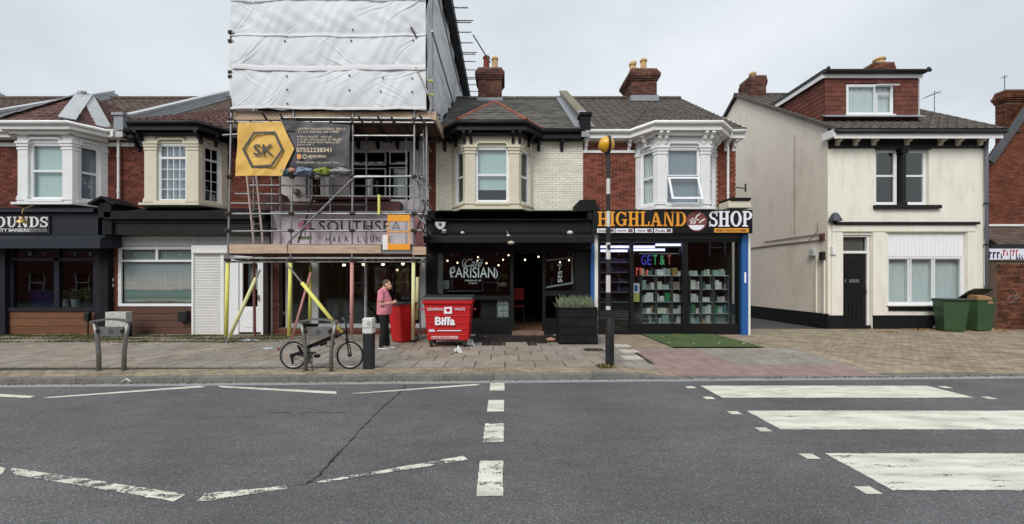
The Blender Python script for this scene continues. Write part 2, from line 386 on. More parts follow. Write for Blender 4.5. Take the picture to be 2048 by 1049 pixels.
GLY = {
 'H': stem(.1, .3) + stem(.6, .8) + [('r', .3, .45, .6, .55)],
 'I': stem(.1, .3),
 'L': [('r', .1, 0, .3, 1), ('r', 0, 1 - S_, .4, 1), ('r', 0, 0, .74, S_), ('r', .65, 0, .74, .32)],
 'N': [('r', .1, 0, .19, 1), ('p', [(0, 1), (.3, 1), (.8, 0), (.6, 0), (.16, .93)]), ('r', .71, 0, .8, 1), ('r', 0, 0, .3, S_), ('r', .6, 1 - S_, .9, 1)],
 'A': [('p', [(.38, 1), (.52, 1), (.86, 0), (.62, 0)]), ('p', [(.38, 1), (.45, .85), (.18, 0), (.08, 0)]), ('r', .22, .28, .68, .37), ('r', 0, 0, .3, S_), ('r', .52, 0, .95, S_)],
 'D': [('r', .1, 0, .3, 1), ('r', 0, 0, .4, S_), ('r', 0, 1 - S_, .4, 1), ('a', .4, .5, .45, .5, .2, S_, -90, 90)],
 'G': [('a', .45, .5, .45, .5, .2, S_, 40, 325), ('r', .64, .06, .84, .46), ('r', .5, .4, .92, .48), ('r', .74, .66, .82, .98)],
 'O': [('a', .45, .5, .45, .5, .2, S_, 0, 360)],
 'P': [('r', .1, 0, .3, 1), ('r', 0, 0, .42, S_), ('r', 0, 1 - S_, .4, 1), ('a', .38, .72, .4, .28, .19, S_, -90, 90), ('r', .3, .44, .4, .53)],
 'U': [('r', .1, .3, .3, 1), ('r', 0, 1 - S_, .4, 1), ('r', .68, .3, .77, 1), ('r', .58, 1 - S_, .87, 1), ('a', .435, .35, .335, .35, .15, S_, 180, 360)],
 'S': [('a', .38, .735, .33, .265, .17, S_ + .02, 35, 270), ('a', .38, .265, .34, .265, .17, S_ + .02, -145, 90), ('r', .62, .66, .69, 1), ('r', .05, 0, .12, .34), ('p', [(.12, .6), (.3, .47), (.66, .38), (.5, .55)])],
}
def glyph(ch):
    mb = MB(); k = 0
    for g in GLY[ch]:
        h = .06 + k * .003; k += 1
        if g[0] == 'r': mb.box(g[1], g[3], g[2], g[4], 0, h)
        elif g[0] == 'p': mb.prism([(a, b, 0) for a, b in g[1]], (0, 0, h))
        else:
            _, cx, cy, rx, ry, tx_, ty_, a0, a1 = g; n = 18
            for i in range(n):
                t0 = rad(a0 + (a1 - a0) * i / n); t1 = rad(a0 + (a1 - a0) * (i + 1) / n)
                q = lambda t, f: (cx + (rx - tx_ * f) * math.cos(t), cy + (ry - ty_ * f) * math.sin(t), 0)
                mb.prism([q(t0, 0), q(t1, 0), q(t1, 1), q(t0, 1)], (0, 0, h))
    return mb.mesh('letter', None)
def slab(s, x0, x1, z0, z1, y, m, parent, name='letter', gap=.1, depth=.02):
    gs = []; tot = 0
    for ch in s:
        me = glyph(ch); a = min(v.co.x for v in me.vertices); b = max(v.co.x for v in me.vertices); gs.append((me, b - a)); tot += b - a + gap
    tot -= gap; x = x0; k = (x1 - x0) / tot
    for me, wd in gs:
        fit(me, x, x + wd * k, z0, z1, y, depth, parent, name, m); x += (wd + gap) * k

# ================================================================== GROUND
def kerb(x): return 6.98 + .034 * x
def gz(x, y):
    if x < 2.2: return .1
    t = min((x - 2.2) / .9, 1); r = min(max((y - kerb(x)) / 1.8, 0), 1)
    return .1 * (1 - t) + t * (.012 + .088 * r)
def asphalt():
    m = bpy.data.materials.new('asphalt'); m.use_nodes = True; N = m.node_tree.nodes; K = m.node_tree.links.new; b = N['Principled BSDF']
    geo = N.new('ShaderNodeNewGeometry'); pos = geo.outputs['Position']
    vo = N.new('ShaderNodeTexVoronoi'); vo.inputs['Scale'].default_value = 125; K(pos, vo.inputs['Vector'])
    sep = N.new('ShaderNodeSeparateColor'); K(vo.outputs['Color'], sep.inputs[0])
    r1 = N.new('ShaderNodeValToRGB'); e = r1.color_ramp.elements; e[0].color = (.062, .064, .066, 1); e[1].color = (.146, .149, .152, 1); e[1].position = .9
    e2 = r1.color_ramp.elements.new(.965); e2.color = (.17, .17, .17, 1); e3 = r1.color_ramp.elements.new(.99); e3.color = (.3, .3, .29, 1); K(sep.outputs[0], r1.inputs[0])
    n1 = N.new('ShaderNodeTexNoise'); n1.inputs['Scale'].default_value = .55; n1.inputs['Detail'].default_value = 6; K(pos, n1.inputs['Vector'])
    n2 = N.new('ShaderNodeTexNoise'); n2.inputs['Scale'].default_value = 3.5; n2.inputs['Detail'].default_value = 8; n2.inputs['Roughness'].default_value = .7
    st = N.new('ShaderNodeVectorMath'); st.operation = 'MULTIPLY'; st.inputs[1].default_value = (.35, 1.3, 1); K(pos, st.inputs[0]); K(st.outputs[0], n2.inputs['Vector'])
    a = N.new('ShaderNodeMapRange'); a.inputs[1].default_value = .3; a.inputs[2].default_value = .7; a.inputs[3].default_value = .78; a.inputs[4].default_value = 1.2; K(n1.outputs['Fac'], a.inputs[0])
    c = N.new('ShaderNodeMapRange'); c.inputs[1].default_value = .3; c.inputs[2].default_value = .7; c.inputs[3].default_value = .82; c.inputs[4].default_value = 1.15; K(n2.outputs['Fac'], c.inputs[0])
    mm = N.new('ShaderNodeMath'); mm.operation = 'MULTIPLY'; K(a.outputs[0], mm.inputs[0]); K(c.outputs[0], mm.inputs[1])
    s = N.new('ShaderNodeVectorMath'); s.operation = 'SCALE'; K(r1.outputs[0], s.inputs[0]); K(mm.outputs[0], s.inputs[3])
    K(s.outputs[0], b.inputs['Base Color']); b.inputs['Roughness'].default_value = .82
    bp = N.new('ShaderNodeBump'); bp.inputs['Strength'].default_value = .55; bp.inputs['Distance'].default_value = .006; K(vo.outputs['Distance'], bp.inputs['Height']); K(bp.outputs[0], b.inputs['Normal'])
    return m
def roadpaint(name, thr, scale=9, st=(1, 1, 1)):
    m = bpy.data.materials.new(name); m.use_nodes = True; N = m.node_tree.nodes; K = m.node_tree.links.new; b = N['Principled BSDF']
    geo = N.new('ShaderNodeNewGeometry'); v = N.new('ShaderNodeVectorMath'); v.operation = 'MULTIPLY'; v.inputs[1].default_value = st; K(geo.outputs['Position'], v.inputs[0])
    t = N.new('ShaderNodeTexNoise'); t.inputs['Scale'].default_value = scale; t.inputs['Detail'].default_value = 10; t.inputs['Roughness'].default_value = .75; K(v.outputs[0], t.inputs['Vector'])
    vo = N.new('ShaderNodeTexVoronoi'); vo.inputs['Scale'].default_value = 95; K(geo.outputs['Position'], vo.inputs['Vector'])
    sep = N.new('ShaderNodeSeparateColor'); K(vo.outputs['Color'], sep.inputs[0])
    ad = N.new('ShaderNodeMath'); ad.operation = 'MULTIPLY_ADD'; ad.inputs[1].default_value = .12; K(sep.outputs[0], ad.inputs[0]); K(t.outputs['Fac'], ad.inputs[2])
    mr = N.new('ShaderNodeMapRange'); mr.inputs[1].default_value = thr; mr.inputs[2].default_value = thr + .035; K(ad.outputs[0], mr.inputs[0])
    t2 = N.new('ShaderNodeTexNoise'); t2.inputs['Scale'].default_value = 5; t2.inputs['Detail'].default_value = 8; K(v.outputs[0], t2.inputs['Vector'])
    rp = N.new('ShaderNodeValToRGB'); rp.color_ramp.elements[0].position = .3; rp.color_ramp.elements[0].color = (*lin(186, 184, 170), 1); rp.color_ramp.elements[1].position = .62; rp.color_ramp.elements[1].color = (*lin(226, 224, 210), 1); K(t2.outputs['Fac'], rp.inputs[0])
    mi = N.new('ShaderNodeMix'); mi.data_type = 'RGBA'; K(mr.outputs[0], mi.inputs[0]); K(rp.outputs[0], mi.inputs[6]); mi.inputs[7].default_value = (.085, .086, .088, 1); K(mi.outputs[2], b.inputs['Base Color']); b.inputs['Roughness'].default_value = .7
    return m
ASPH = asphalt(); ASPH2 = mat('old_dark_asphalt', lin(70, 68, 66), .9, var=.25, nscale=8, bump=.4, bscale=90, dirt=.3)
PAINT = roadpaint('road_paint', .68, 8, (.35, 1.3, 1)); PAINTW = roadpaint('worn_road_paint', .56, 7, (.6, 1.4, 1)); PAINTM = roadpaint('scuffed_road_paint', .61, 6, (.4, 1.2, 1))
PAINTZ = roadpaint('scraped_road_paint', .655, 6, (.28, 1.7, 1))
SOIL = mat('joint_sand', lin(62, 56, 46), .95, var=.25, nscale=5, dirt=.3)
SLABM = mat('paving_slab', lin(151, 140, 129), .85, piece=.13, var=.2, nscale=3, bump=.25, bscale=50, dirt=.35, dirtcol=lin(88, 80, 68), dscale=1.8, spec=.25)
SLABG = mat('grey_paving_slab', lin(148, 142, 134), .85, piece=.1, var=.18, nscale=4, bump=.2, bscale=50, dirt=.3, dirtcol=lin(96, 92, 84), spec=.25)
SLABR = mat('red_blister_slab', lin(150, 130, 123), .85, piece=.08, var=.18, nscale=4, bump=.3, bscale=60, dirt=.35, dirtcol=lin(112, 92, 84), spec=.25)
SLABL = mat('pale_paving_slab', lin(196, 192, 180), .85, var=.12, dirt=.25)
PAVER = mat('brown_block_paver', lin(152, 139, 121), .88, piece=.2, var=.22, nscale=2, bump=.25, dirt=.4, dirtcol=lin(96, 84, 68), dscale=1.2, spec=.2)
KERBM = mat('kerb_concrete', lin(122, 120, 116), .88, piece=.1, var=.2, nscale=6, bump=.35, bscale=60, dirt=.5, dirtcol=lin(78, 74, 66), dscale=4, spec=.2)
GUTM = mat('gutter_strip', lin(150, 150, 150), .85, var=.2, nscale=5, dirt=.45, dirtcol=lin(80, 78, 74), stretch=(.3, 2, 1), dscale=3)

g = MB().add([(-150, -150, -.03), (150, -150, -.03), (150, 300, -.03), (-150, 300, -.03)], [(0, 1, 2, 3)]).build('ground', ASPH2); tag(g, kind='structure')
road = MB().grid(lambda u, v: (-60 + 120*u, -6 + (kerb(-60 + 120*u) - .001 + 6) * v, 0), 60, 4).build('road', ASPH, fix=False); tag(road, kind='structure')
MB().grid(lambda u, v: (-30 + 60*u, kerb(-30+60*u) - .2 + .195*v, .004), 40, 1).build('gutter_strip', GUTM, road, fix=False)
def G(px, py, z=0.0):
    D = (CH - z) * F / (py - HY); return Vector((X(px, D), D, z))
def mark(pts, m=PAINT, name='road_marking', z=.005):
    ps = [G(a, b) for a, b in pts]; return rag([(p.x, p.y) for p in ps], name, m, .006)
def rag(ps, name, m, amp=.009, z=.005, step=.035):
    out = []; ph = random.uniform(0, 99)
    for a, b in zip(ps, ps[1:] + ps[:1]):
        a, b = Vector(a), Vector(b); d_ = b - a; L_ = d_.length; n = max(int(L_/step), 1); nn = Vector((-d_.y, d_.x)).normalized() if L_ > 0 else Vector((0, 0))
        for k in range(n):
            p = a.lerp(b, k/n); j = noise.noise(Vector((p.x*14, p.y*14, ph)))*amp + random.gauss(0, amp*.35); j += -.03*max(0, noise.noise(Vector((p.x*2.3, p.y*2.3, ph)))-.32)*4*(-1 if True else 1)*-1*0
            p = p + nn*j; out.append((p.x, p.y, z))
    return MB().add(out, [tuple(range(len(out)))]).build(name, m, road, fix=False)
def stripe(x0, x1, y0, y1, m, sk=0):   # real metres
    return rag([(x0, y0), (x1, y0), (x1+sk, y1), (x0+sk, y1)], 'zebra_stripe', m)
for y0, y1, m in ((5.94, 6.61, PAINT), (4.68, 5.35, PAINT), (3.33, 4.035, PAINTZ), (2.02, 2.7, PAINTZ)): stripe(3.31, 7.15 if y0 > 5 else 7.2, y0, y1, m)
for x0, x1 in ((3.06, 3.20), (7.32, 7.46)):
    for y in (6.52, 5.93, 5.27, 4.68, 3.97, 3.33, 2.7): MB().add([(x0-.03, y-.06, .005), (x1-.03, y-.06, .005), (x1-.03, y+.06, .005), (x0-.03, y+.06, .005)], [(0, 1, 2, 3)]).build('crossing_stud', PAINT, road)
for q, m in (([(979, 782), (1009, 782), (1009, 767), (981, 767)], PAINT), ([(974, 824), (1008, 824), (1008, 801), (977, 801)], PAINT), ([(966, 885), (1007, 885), (1008, 848), (970, 848)], PAINTM), ([(953, 993), (1006, 993), (1006, 923), (959, 923)], PAINTM)): mark(q, m, 'give_way_mark')
for q, m in (([(-60, 791), (58, 797), (71, 793), (-60, 786)], PAINT), ([(84, 796), (100, 797), (413, 775), (398, 772.5)], PAINT), ([(435, 772.5), (445, 776), (672, 789), (673, 784)], PAINT), ([(698, 788), (722, 788), (963, 771), (950, 769)], PAINT),
             ([(-40, 942), (0, 953), (12, 938), (-30, 928)], PAINTM), ([(20, 936), (30, 951), (348, 1004), (372, 990)], PAINTW), ([(394, 1004), (412, 1004), (575, 978), (572, 973), (408, 988)], PAINTW), ([(625, 966), (650, 966), (936, 921), (926, 913)], PAINTW)): mark(q, m, 'zigzag_line')
TAR = mat('tar_joint', (.012, .012, .013), .6, var=.3)
cr = MB(); pts = [(812, 771), (796, 790), (762, 818), (745, 835), (720, 860), (700, 885), (678, 905), (655, 932), (640, 950), (612, 970), (560, 974)]
random.seed(3)
fine = []
for a, b in zip(pts, pts[1:]):
    for k in range(5): t = k / 5; fine.append((a[0] + (b[0]-a[0])*t + random.uniform(-1.5, 1.5), a[1] + (b[1]-a[1])*t))
ps = [G(a, b) for a, b in fine]
for a, b in zip(ps, ps[1:]):
    w_ = random.uniform(.003, .012)*(1.5 if a.y < 4 else .9); cr.add([(a.x-w_, a.y, .003), (a.x+w_, a.y, .003), (b.x+w_, b.y, .003), (b.x-w_, b.y, .003)], [(0, 1, 2, 3)])
cr.build('crack', TAR, road)
cr = MB(); ps = [G(a, 826 + random.uniform(-1, 1)) for a in range(540, 700, 8)]
for a, b in zip(ps, ps[1:]):
    if random.random() < .7: cr.add([(a.x, a.y-.006, .003), (b.x, b.y-.006, .003), (b.x, b.y+.006, .003), (a.x, a.y+.006, .003)], [(0, 1, 2, 3)])
cr.build('crack', TAR, road)

pave = MB().grid(lambda u, v: (-30 + 60*u, kerb(-30+60*u) + .02 + v * (13.6 - kerb(-30+60*u)), gz(-30+60*u, kerb(-30+60*u) + v*6) - .022), 120, 16).build('pavement', SOIL, fix=False); tag(pave, kind='structure')
alley = MB().add([(7.3, 13.5, .085), (11.3, 13.5, .085), (11.3, 30, .085), (7.3, 30, .085)], [(0, 1, 2, 3)]).build('alley', ASPH2); tag(alley, kind='structure')
UB = {}
def ub(m):
    if m.name not in UB: UB[m.name] = unitbox('block', m)
    return UB[m.name]
def gitem(x0, x1, y0, y1, th=.05, gap=.012, jz=.0015):
    x, y = (x0+x1)/2, (y0+y1)/2; z = gz(x, y); sl = (gz(x, y1) - gz(x, y0)) / (y1 - y0); sx = (gz(x1, y) - gz(x0, y)) / (x1 - x0)
    R = Matrix.Rotation(math.atan(sl), 3, 'X') @ Matrix.Rotation(-math.atan(sx), 3, 'Y') if sl or sx else None
    return (Vector((x, y, z - th/2 + random.uniform(-jz, jz))), R, (x1 - x0 - gap, y1 - y0 - gap, th))
def rect(x0, x1, y0, y1, w_, h_, bond=.5, **k):
    out = []; j = 0; y = y0
    while y < y1 - .02:
        yb = min(y + h_, y1); x = x0 - (w_ * bond if j % 2 else 0)
        while x < x1 - .01:
            a, b = max(x, x0), min(x + w_, x1)
            if b - a > .03: out.append(gitem(a, b, y, yb, **k))
            x += w_
        y += h_; j += 1
    return out
# kerb stones
ks = []
x = -20.0
while x < 20:
    c = x + .45; zt = gz(c, kerb(c)); ks.append((Vector((c, kerb(c) + .07, zt - .1)), Matrix.Rotation(math.atan(.034) , 3, 'Z') @ Matrix.Rotation(-math.atan((gz(c+.45, kerb(c)) - gz(c-.45, kerb(c)))/.9), 3, 'Y'), (.894, .14, .2))); x += .9
KB = MB().box(-.5, .5, -.5, .5, -.5, .5).mesh('kerb_stone', KERBM, bevel=.04)
place_pieces('kerb_stone', ks, KB, pave)
slabs = []; pavers = []
# slab field left/centre, laid along the kerb
y = 7.62; j = 0
while y < 12.2:
    yb = min(y + .6, 12.25); x = -18.0 - (.3 if j % 2 else 0)
    while x < 3.0:
        a, b = x, min(x + .6, 3.0)
        if b - a > .05 and not (a > -1.3 and b < 1.9 and y > 10.05) and not (2.5 < (a+b)/2 and 8.2 < y < 10.2 and (a+b)/2 < 3): slabs.append(gitem(a, b, y, yb, gap=.02, jz=.003))
        elif b - a > .05 and 2.5 < (a+b)/2 and y < 10.4: slabs.append(gitem(a, (a+b)/2, y, yb)); slabs.append(gitem((a+b)/2, b, y, yb))
        x += .6
    y += .6; j += 1
for s_ in slabs: pass
_g = lambda it: noise.noise(Vector((it[0].x*.45, it[0].y*.8, 4))) > .12 or random.random() < .1
ga = [s_ for s_ in slabs if _g(s_)]; gb = [s_ for s_ in slabs if s_ not in ga]
place_pieces('paving_slab', gb, ub(SLABM), pave); place_pieces('paving_slab', ga, ub(SLABG), pave)
x = -18.0; 
while x < 3.0:
    for r_ in range(5):
        k0 = kerb(x + .1) + .15 + r_*.1; pavers.append(gitem(x + (.1 if r_ % 2 else 0), x + .2 + (.1 if r_ % 2 else 0), k0, min(k0 + .1, 7.7)))
    x += .2
for y0, y1, x0, x1 in ((7.45, 9.7, 7.05, 17.5), (9.7, 12.2, 6.55, 17.5), (12.2, 13.5, 7.5, 17.5), (9.7, 12.2, 3.0, 4.2)): pavers += rect(x0, x1, y0, y1, .2, .1)
# wedge between the dropped kerb and the paver field
y = 7.02
while y < 7.45:
    x = 6.95
    while x < 17.5:
        if y > kerb(x) + .15: pavers.append(gitem(x, x + .2, y, y + .1))
        x += .2
    y += .1
place_pieces('block_paver', pavers, ub(PAVER), pave, stuffname='block_pavers')
reds = rect(3.0, 6.95, 7.25, 8.05, .4, .4, 0, gap=.006) + rect(3.1, 4.7, 8.05, 9.7, .4, .4, 0, gap=.006)
bl = []
place_pieces('tactile_slab', reds, ub(SLABR), pave)
BM = MB().lathe((0, 0, 0), [(.5, 0), (.3, 1)], 6).mesh('blister', SLABR)
for i in range(int(3.9/.067)):
    for j in range(12):
        x_, y_ = 3.03 + i*.067, 7.28 + j*.067
        bl.append((Vector((x_, y_, gz(x_, y_) - .002)), None, (.028, .028, .008)))
for i in range(24):
    for j in range(24):
        x_, y_ = 3.13 + i*.067, 8.08 + j*.067; bl.append((Vector((x_, y_, gz(x_, y_) - .002)), None, (.028, .028, .008)))
place_pieces('blister', bl, BM, pave, limit=0, stuffname='blisters')
place_pieces('grey_slab', rect(4.7, 7.05, 8.05, 9.7, .6, .45), ub(SLABG), pave)
place_pieces('grey_slab', [gitem(a, b, c, d_) for a, b, c, d_ in ((6.95, 7.05, 7.25, 8.05),)], ub(SLABG), pave)
place_pieces('pale_slab', [(Vector((x_, y_, gz(x_, y_) + .003)), None, (.4, .4, .01)) for x_, y_ in ((2.78, 8.55), (3.0, 10.05), (2.95, 9.3))], ub(SLABL), pave)
place_pieces('floor_tile', rect(-1.25, 1.8, 10.08, 12.2, .3, .3, 0, gap=.01, jz=.003), ub(mat('black_floor_tile', lin(40, 38, 38), .55, piece=.5, var=.3, nscale=8, dirt=.5, dirtcol=lin(120, 84, 66), dscale=7)), pave)
# artificial grass mat
GR = mat('artificial_grass', lin(96, 114, 80), .95, var=.35, nscale=14, bump=.5, bscale=200, dirt=.6, dirtcol=lin(96, 110, 60), dscale=6, spec=.1)
matg = MB().grid(lambda u, v: (4.22 + 2.26*u, 9.82 + 2.36*v, gz(5, 10) + .012 + .004*math.sin(u*9)*math.sin(v*7)), 20, 20).build('grass_mat', GR, fix=False)
tag(matg, 'green artificial grass mat lying in front of the orange lettered shop', 'mat')
bm_ = MB()
random.seed(5)
for i in range(14000):
    x_, y_ = 4.22 + 2.26*random.random(), 9.82 + 2.36*random.random(); a = random.uniform(0, 6.28); h = random.uniform(.01, .028); dx, dy = math.cos(a)*.004, math.sin(a)*.004
    bm_.add([(x_-dx, y_-dy, .112), (x_+dx, y_+dy, .112), (x_+random.uniform(-.01, .01), y_+random.uniform(-.01, .01), .112+h)], [(0, 1, 2)])
o = bm_.build('pile', GR, matg, fix=False); o['kind'] = 'stuff'

# ================================================================== FACADE TOOLS
def fbox(mb, a, b, t0, t1, d0, d1, z0, z1):
    """box in the frame of the face a->b (plan points): t along, d inward."""
    a = Vector(a); b = Vector(b); u = (b - a).normalized(); n = Vector((-u.y, u.x)); q = lambda t, d_, z: (a.x + u.x*t + n.x*d_, a.y + u.y*t + n.y*d_, z)
    return mb.hexa([q(t0, d0, z0), q(t1, d0, z0), q(t1, d1, z0), q(t0, d1, z0)], [q(t0, d0, z1), q(t1, d0, z1), q(t1, d1, z1), q(t0, d1, z1)])
def window(root, a, b, t0, t1, z0, z1, d=.06, cells=None, fw=.05, fm=PVC, gm=GL, back=None, backd=.12, muntin=None, name='window', label=None, backz=None):
    """cells: list of (fx0, fx1, fz0, fz1) fractions -> one sash each with its own pane."""
    W, H = t1 - t0, z1 - z0; cells = cells or [(0, 1, 0, .5), (0, 1, .5, 1)]
    mb = MB()
    fbox(mb, a, b, t0, t0+fw, d, d+.07, z0, z1); fbox(mb, a, b, t1-fw, t1, d, d+.07, z0, z1)
    fbox(mb, a, b, t0+fw, t1-fw, d, d+.07, z0, z0+fw); fbox(mb, a, b, t0+fw, t1-fw, d, d+.07, z1-fw, z1)
    W2, H2 = W - 2*fw, H - 2*fw; tb, zb = t0 + fw, z0 + fw; sw = .032
    for c in cells:
        A, B_, C_, D_ = tb + c[0]*W2, tb + c[1]*W2, zb + c[2]*H2, zb + c[3]*H2; e = .002
        fbox(mb, a, b, A+e, A+sw, d+.012, d+.062, C_+e, D_-e); fbox(mb, a, b, B_-sw, B_-e, d+.012, d+.062, C_+e, D_-e)
        fbox(mb, a, b, A+sw, B_-sw, d+.012, d+.062, C_+e, C_+sw); fbox(mb, a, b, A+sw, B_-sw, d+.012, d+.062, D_-sw, D_-e)
        if muntin:
            nx, ny = muntin if not isinstance(muntin, dict) else muntin[cells.index(c)]
            for i in range(1, nx): t = A+sw + (B_-A-2*sw)*i/nx; fbox(mb, a, b, t-.009, t+.009, d+.025, d+.05, C_+sw, D_-sw)
            for i in range(1, ny): z = C_+sw + (D_-C_-2*sw)*i/ny; fbox(mb, a, b, A+sw, B_-sw, d+.027, d+.048, z-.009, z+.009)
    w_ = mb.build(name, fm, root)
    if label: w_['label'] = label
    for c in cells:
        A, B_, C_, D_ = tb + c[0]*W2, tb + c[1]*W2, zb + c[2]*H2, zb + c[3]*H2
        p = MB(); fbox(p, a, b, A+sw, B_-sw, d+.034, d+.038, C_+sw, D_-sw); p.build('pane', gm, w_)
    if back:
        p = MB(); bz0, bz1 = backz or (z0, z1)
        a2 = Vector(a); b2 = Vector(b); u = (b2-a2).normalized(); n = Vector((-u.y, u.x)); k = 40
        wav = .012 if back in (NET,) else .001
        p.grid(lambda s, t: (a2.x+u.x*(t0+W*s)+n.x*(d+backd+wav*math.sin(s*W*70)+wav*.6*math.sin(s*W*31+2)), a2.y+u.y*(t0+W*s)+n.y*(d+backd+wav*math.sin(s*W*70)+wav*.6*math.sin(s*W*31+2)), bz0+(bz1-bz0)*t), k, 1)
        p.build('curtain' if back == NET else 'blind', back, w_, smooth=True, fix=False)
    return w_
YW, YB, ZE = 12.4, 11.7, 6.40
def house(name, label, x0, x1, wallm, group=None, openings=(), ridge=(16.6, 9.5), zlow=3.4):
    r = thing(name, label, 'shop building', ((x0+x1)/2, YW, .1), group)
    mb = MB(); wall_rects(mb, x0, x1, zlow, 6.42, YW, YW+.2, openings)
    w_ = mb.build('wall', wallm, r)
    mb = MB(); prof = [(YW+.2, .1), (YW+.2, 6.42), (ridge[0], ridge[1]-.12), (21, 6.42), (21, .1)]
    mb.prism([(x0+.005, y, z) for y, z in prof], (.1, 0, 0)); mb.prism([(x1-.005, y, z) for y, z in prof], (-.1, 0, 0))
    mb.box(x0+.105, x1-.105, 20.8, 21, .1, 6.4); mb.box(x0+.105, x1-.105, YW+.2, 20.8, 3.38, 3.5)
    mb.box(x0+.105, x1-.105, YW+.2, 20.8, 6.3, 6.38); mb.box(x0+.105, x1-.105, 16.5, 16.6, 3.5, 6.3)
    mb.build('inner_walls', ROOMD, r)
    return r, w_
def main_roof(r, x0, x1, tm, w=.3, e=.31, eave=(12.02, 6.44), ridge=(16.6, 9.5), roll=True, limit=300, ridgem=None, back=None):
    mb = MB(); slab_poly(mb, [(x0, eave[0], eave[1]), (x1, eave[0], eave[1]), (x1, ridge[0], ridge[1]), (x0, ridge[0], ridge[1])], .06)
    slab_poly(mb, [(x0, ridge[0]+.02, ridge[1]), (x1, ridge[0]+.02, ridge[1]), (x1, 21.3, 6.3), (x0, 21.3, 6.3)], .06)
    rf = mb.build('roof', back or mat('roof_underlay', lin(44, 38, 34), .9), r)
    it = tile_items([(x0, eave[0], eave[1]), (x1, eave[0], eave[1]), (x1, ridge[0], ridge[1]), (x0, ridge[0], ridge[1])], w, e, bond=not roll)
    tm_ = tile_mesh('roof_tile', tm, roll); place_pieces('roof_tile', it, tm_, rf, limit)
    mb = MB(); n = max(int((x1-x0)/.45), 1)
    for i in range(n):
        a = x0 + (x1-x0)*i/n; b = a + (x1-x0)/n - .012
        mb.prism([(a, ridge[0]-.15, ridge[1]-.03), (a, ridge[0]-.08, ridge[1]+.08), (a, ridge[0]+.08, ridge[1]+.08), (a, ridge[0]+.15, ridge[1]-.03)], (b-a, 0, 0))
    mb.build('ridge_tiles', ridgem or tm, rf)
    return rf
def ridge_run(p0, p1, m, parent, r=.07, wide=False, name='hip_tiles'):
    p0 = Vector(p0); p1 = Vector(p1); n = max(int((p1-p0).length/.42), 1); mb = MB()
    for i in range(n):
        a = p0.lerp(p1, i/n); b = p0.lerp(p1, (i+.97)/n)
        if wide: mb.obox(a + Vector((0, 0, .05 + .006*i % .03)), b + Vector((0, 0, .05)), .36, .03)
        else: mb.tube([a, b], r, 8)
    return mb.build(name, m, parent)
def bay_roof(r, rf, fx0, fx1, bx0, bx1, tm, hipm, apex, wide=False, roll=True, w=.3, e=.3, flat=False):
    ze = ZE + .05; A = Vector(apex); fl = Vector((fx0-.2, 11.38, ze)); fr = Vector((fx1+.2, 11.38, ze)); bl = Vector((bx0-.25, 12.05, ze)); br = Vector((bx1+.25, 12.05, ze))
    it = []; bk = MB(); slope = (9.5-6.44)/(16.6-12.02); ridge_end = Vector((A.x, 12.02 + (A.z - 6.44)/slope + .1, A.z))
    faces = [[fl, fr, A], [bl, fl, A], [fr, br, A]]
    if not flat: faces += [[bl, A, ridge_end], [br, ridge_end, A]]
    for f in faces:
        slab_poly(bk, f, .05); it += tile_items(f, w, e, bond=not roll)
    b = bk.build('bay_roof', mat('roof_underlay', lin(44, 38, 34), .9), r)
    place_pieces('roof_tile', it, tile_mesh('roof_tile', tm, roll), b, 300)
    if hipm:
        for c in (fl, fr, bl, br): ridge_run(A, c, hipm, b, wide=wide)
    return b
def eave(r, x0, x1, bay, m, gm, zt=ZE, fas=.17, gut=True, brackets=(), bm=None):
    """fascia, soffit and gutter following the bay; bay=(fx0,fx1,bx0,bx1)"""
    fx0, fx1, bx0, bx1 = bay
    pl = [(x0, 12.1), (bx0-.28, 12.1), (fx0-.2, 11.44), (fx1+.2, 11.44), (bx1+.28, 12.1), (x1, 12.1)]
    mb = MB()
    for a, b in zip(pl, pl[1:]):
        if Vector(b).x - Vector(a).x < .02: continue
        L_ = (Vector(b)-Vector(a)).length; fbox(mb, a, b, -.01, L_+.01, 0, .03, zt-fas, zt+.02)
    mb.prism([(x, y+.02, zt-fas+.01) for x, y in pl] + [(x1, 12.41, zt-fas+.01), (x0, 12.41, zt-fas+.01)], (0, 0, .03))
    e = mb.build('eaves', m, r)
    # moulding under the fascia on the bay
    mb = MB()
    q = [(bx0-.1, 12.28), (fx0-.08, 11.57), (fx1+.08, 11.57), (bx1+.1, 12.28)]
    for a, b in zip(q, q[1:]):
        L_ = (Vector(b)-Vector(a)).length; fbox(mb, a, b, -.02, L_+.02, 0, .12, zt-fas-.09, zt-fas+.005)
    mb.build('moulding', m, e)
    g_ = MB().tube([(x, y-.05, zt+.0) for x, y in pl], .062, 10).build('gutter', gm, e, smooth=True)
    for (bx, by, ang) in brackets:
        mb = MB(); c, s_ = math.cos(ang), math.sin(ang)
        prof = [(0, 0), (.24, 0), (.24, -.07), (.16, -.1), (.13, -.2), (.05, -.24), (.04, -.33), (0, -.33)]
        w2 = .045; mb.prism([(bx + (d_*s_) - w2*c, by - d_*c - w2*s_, zt-fas+.005+z) for d_, z in prof], (2*w2*c, 2*w2*s_, 0)); mb.build('bracket', bm or m, e)
    return e
def pier(mb, c, u1, n1, w1, u2, n2, w2, z0, z1, e=0, th=.13):
    c = Vector(c); u1, n1, u2, n2 = map(Vector, (u1, n1, u2, n2)); o_ = -(n1 + n2); o_ = o_ * (e / max(o_.length, 1e-6) * 1.15); c = c + o_
    i_ = (n1 + n2).normalized() * th * 1.2
    pl = [c, c + u1*(w1+e*2), c + u1*(w1+e*2) + n1*th, c + i_, c + u2*(w2+e*2) + n2*th, c + u2*(w2+e*2)]
    mb.prism([(p.x, p.y, z0) for p in pl], (0, 0, z1-z0))
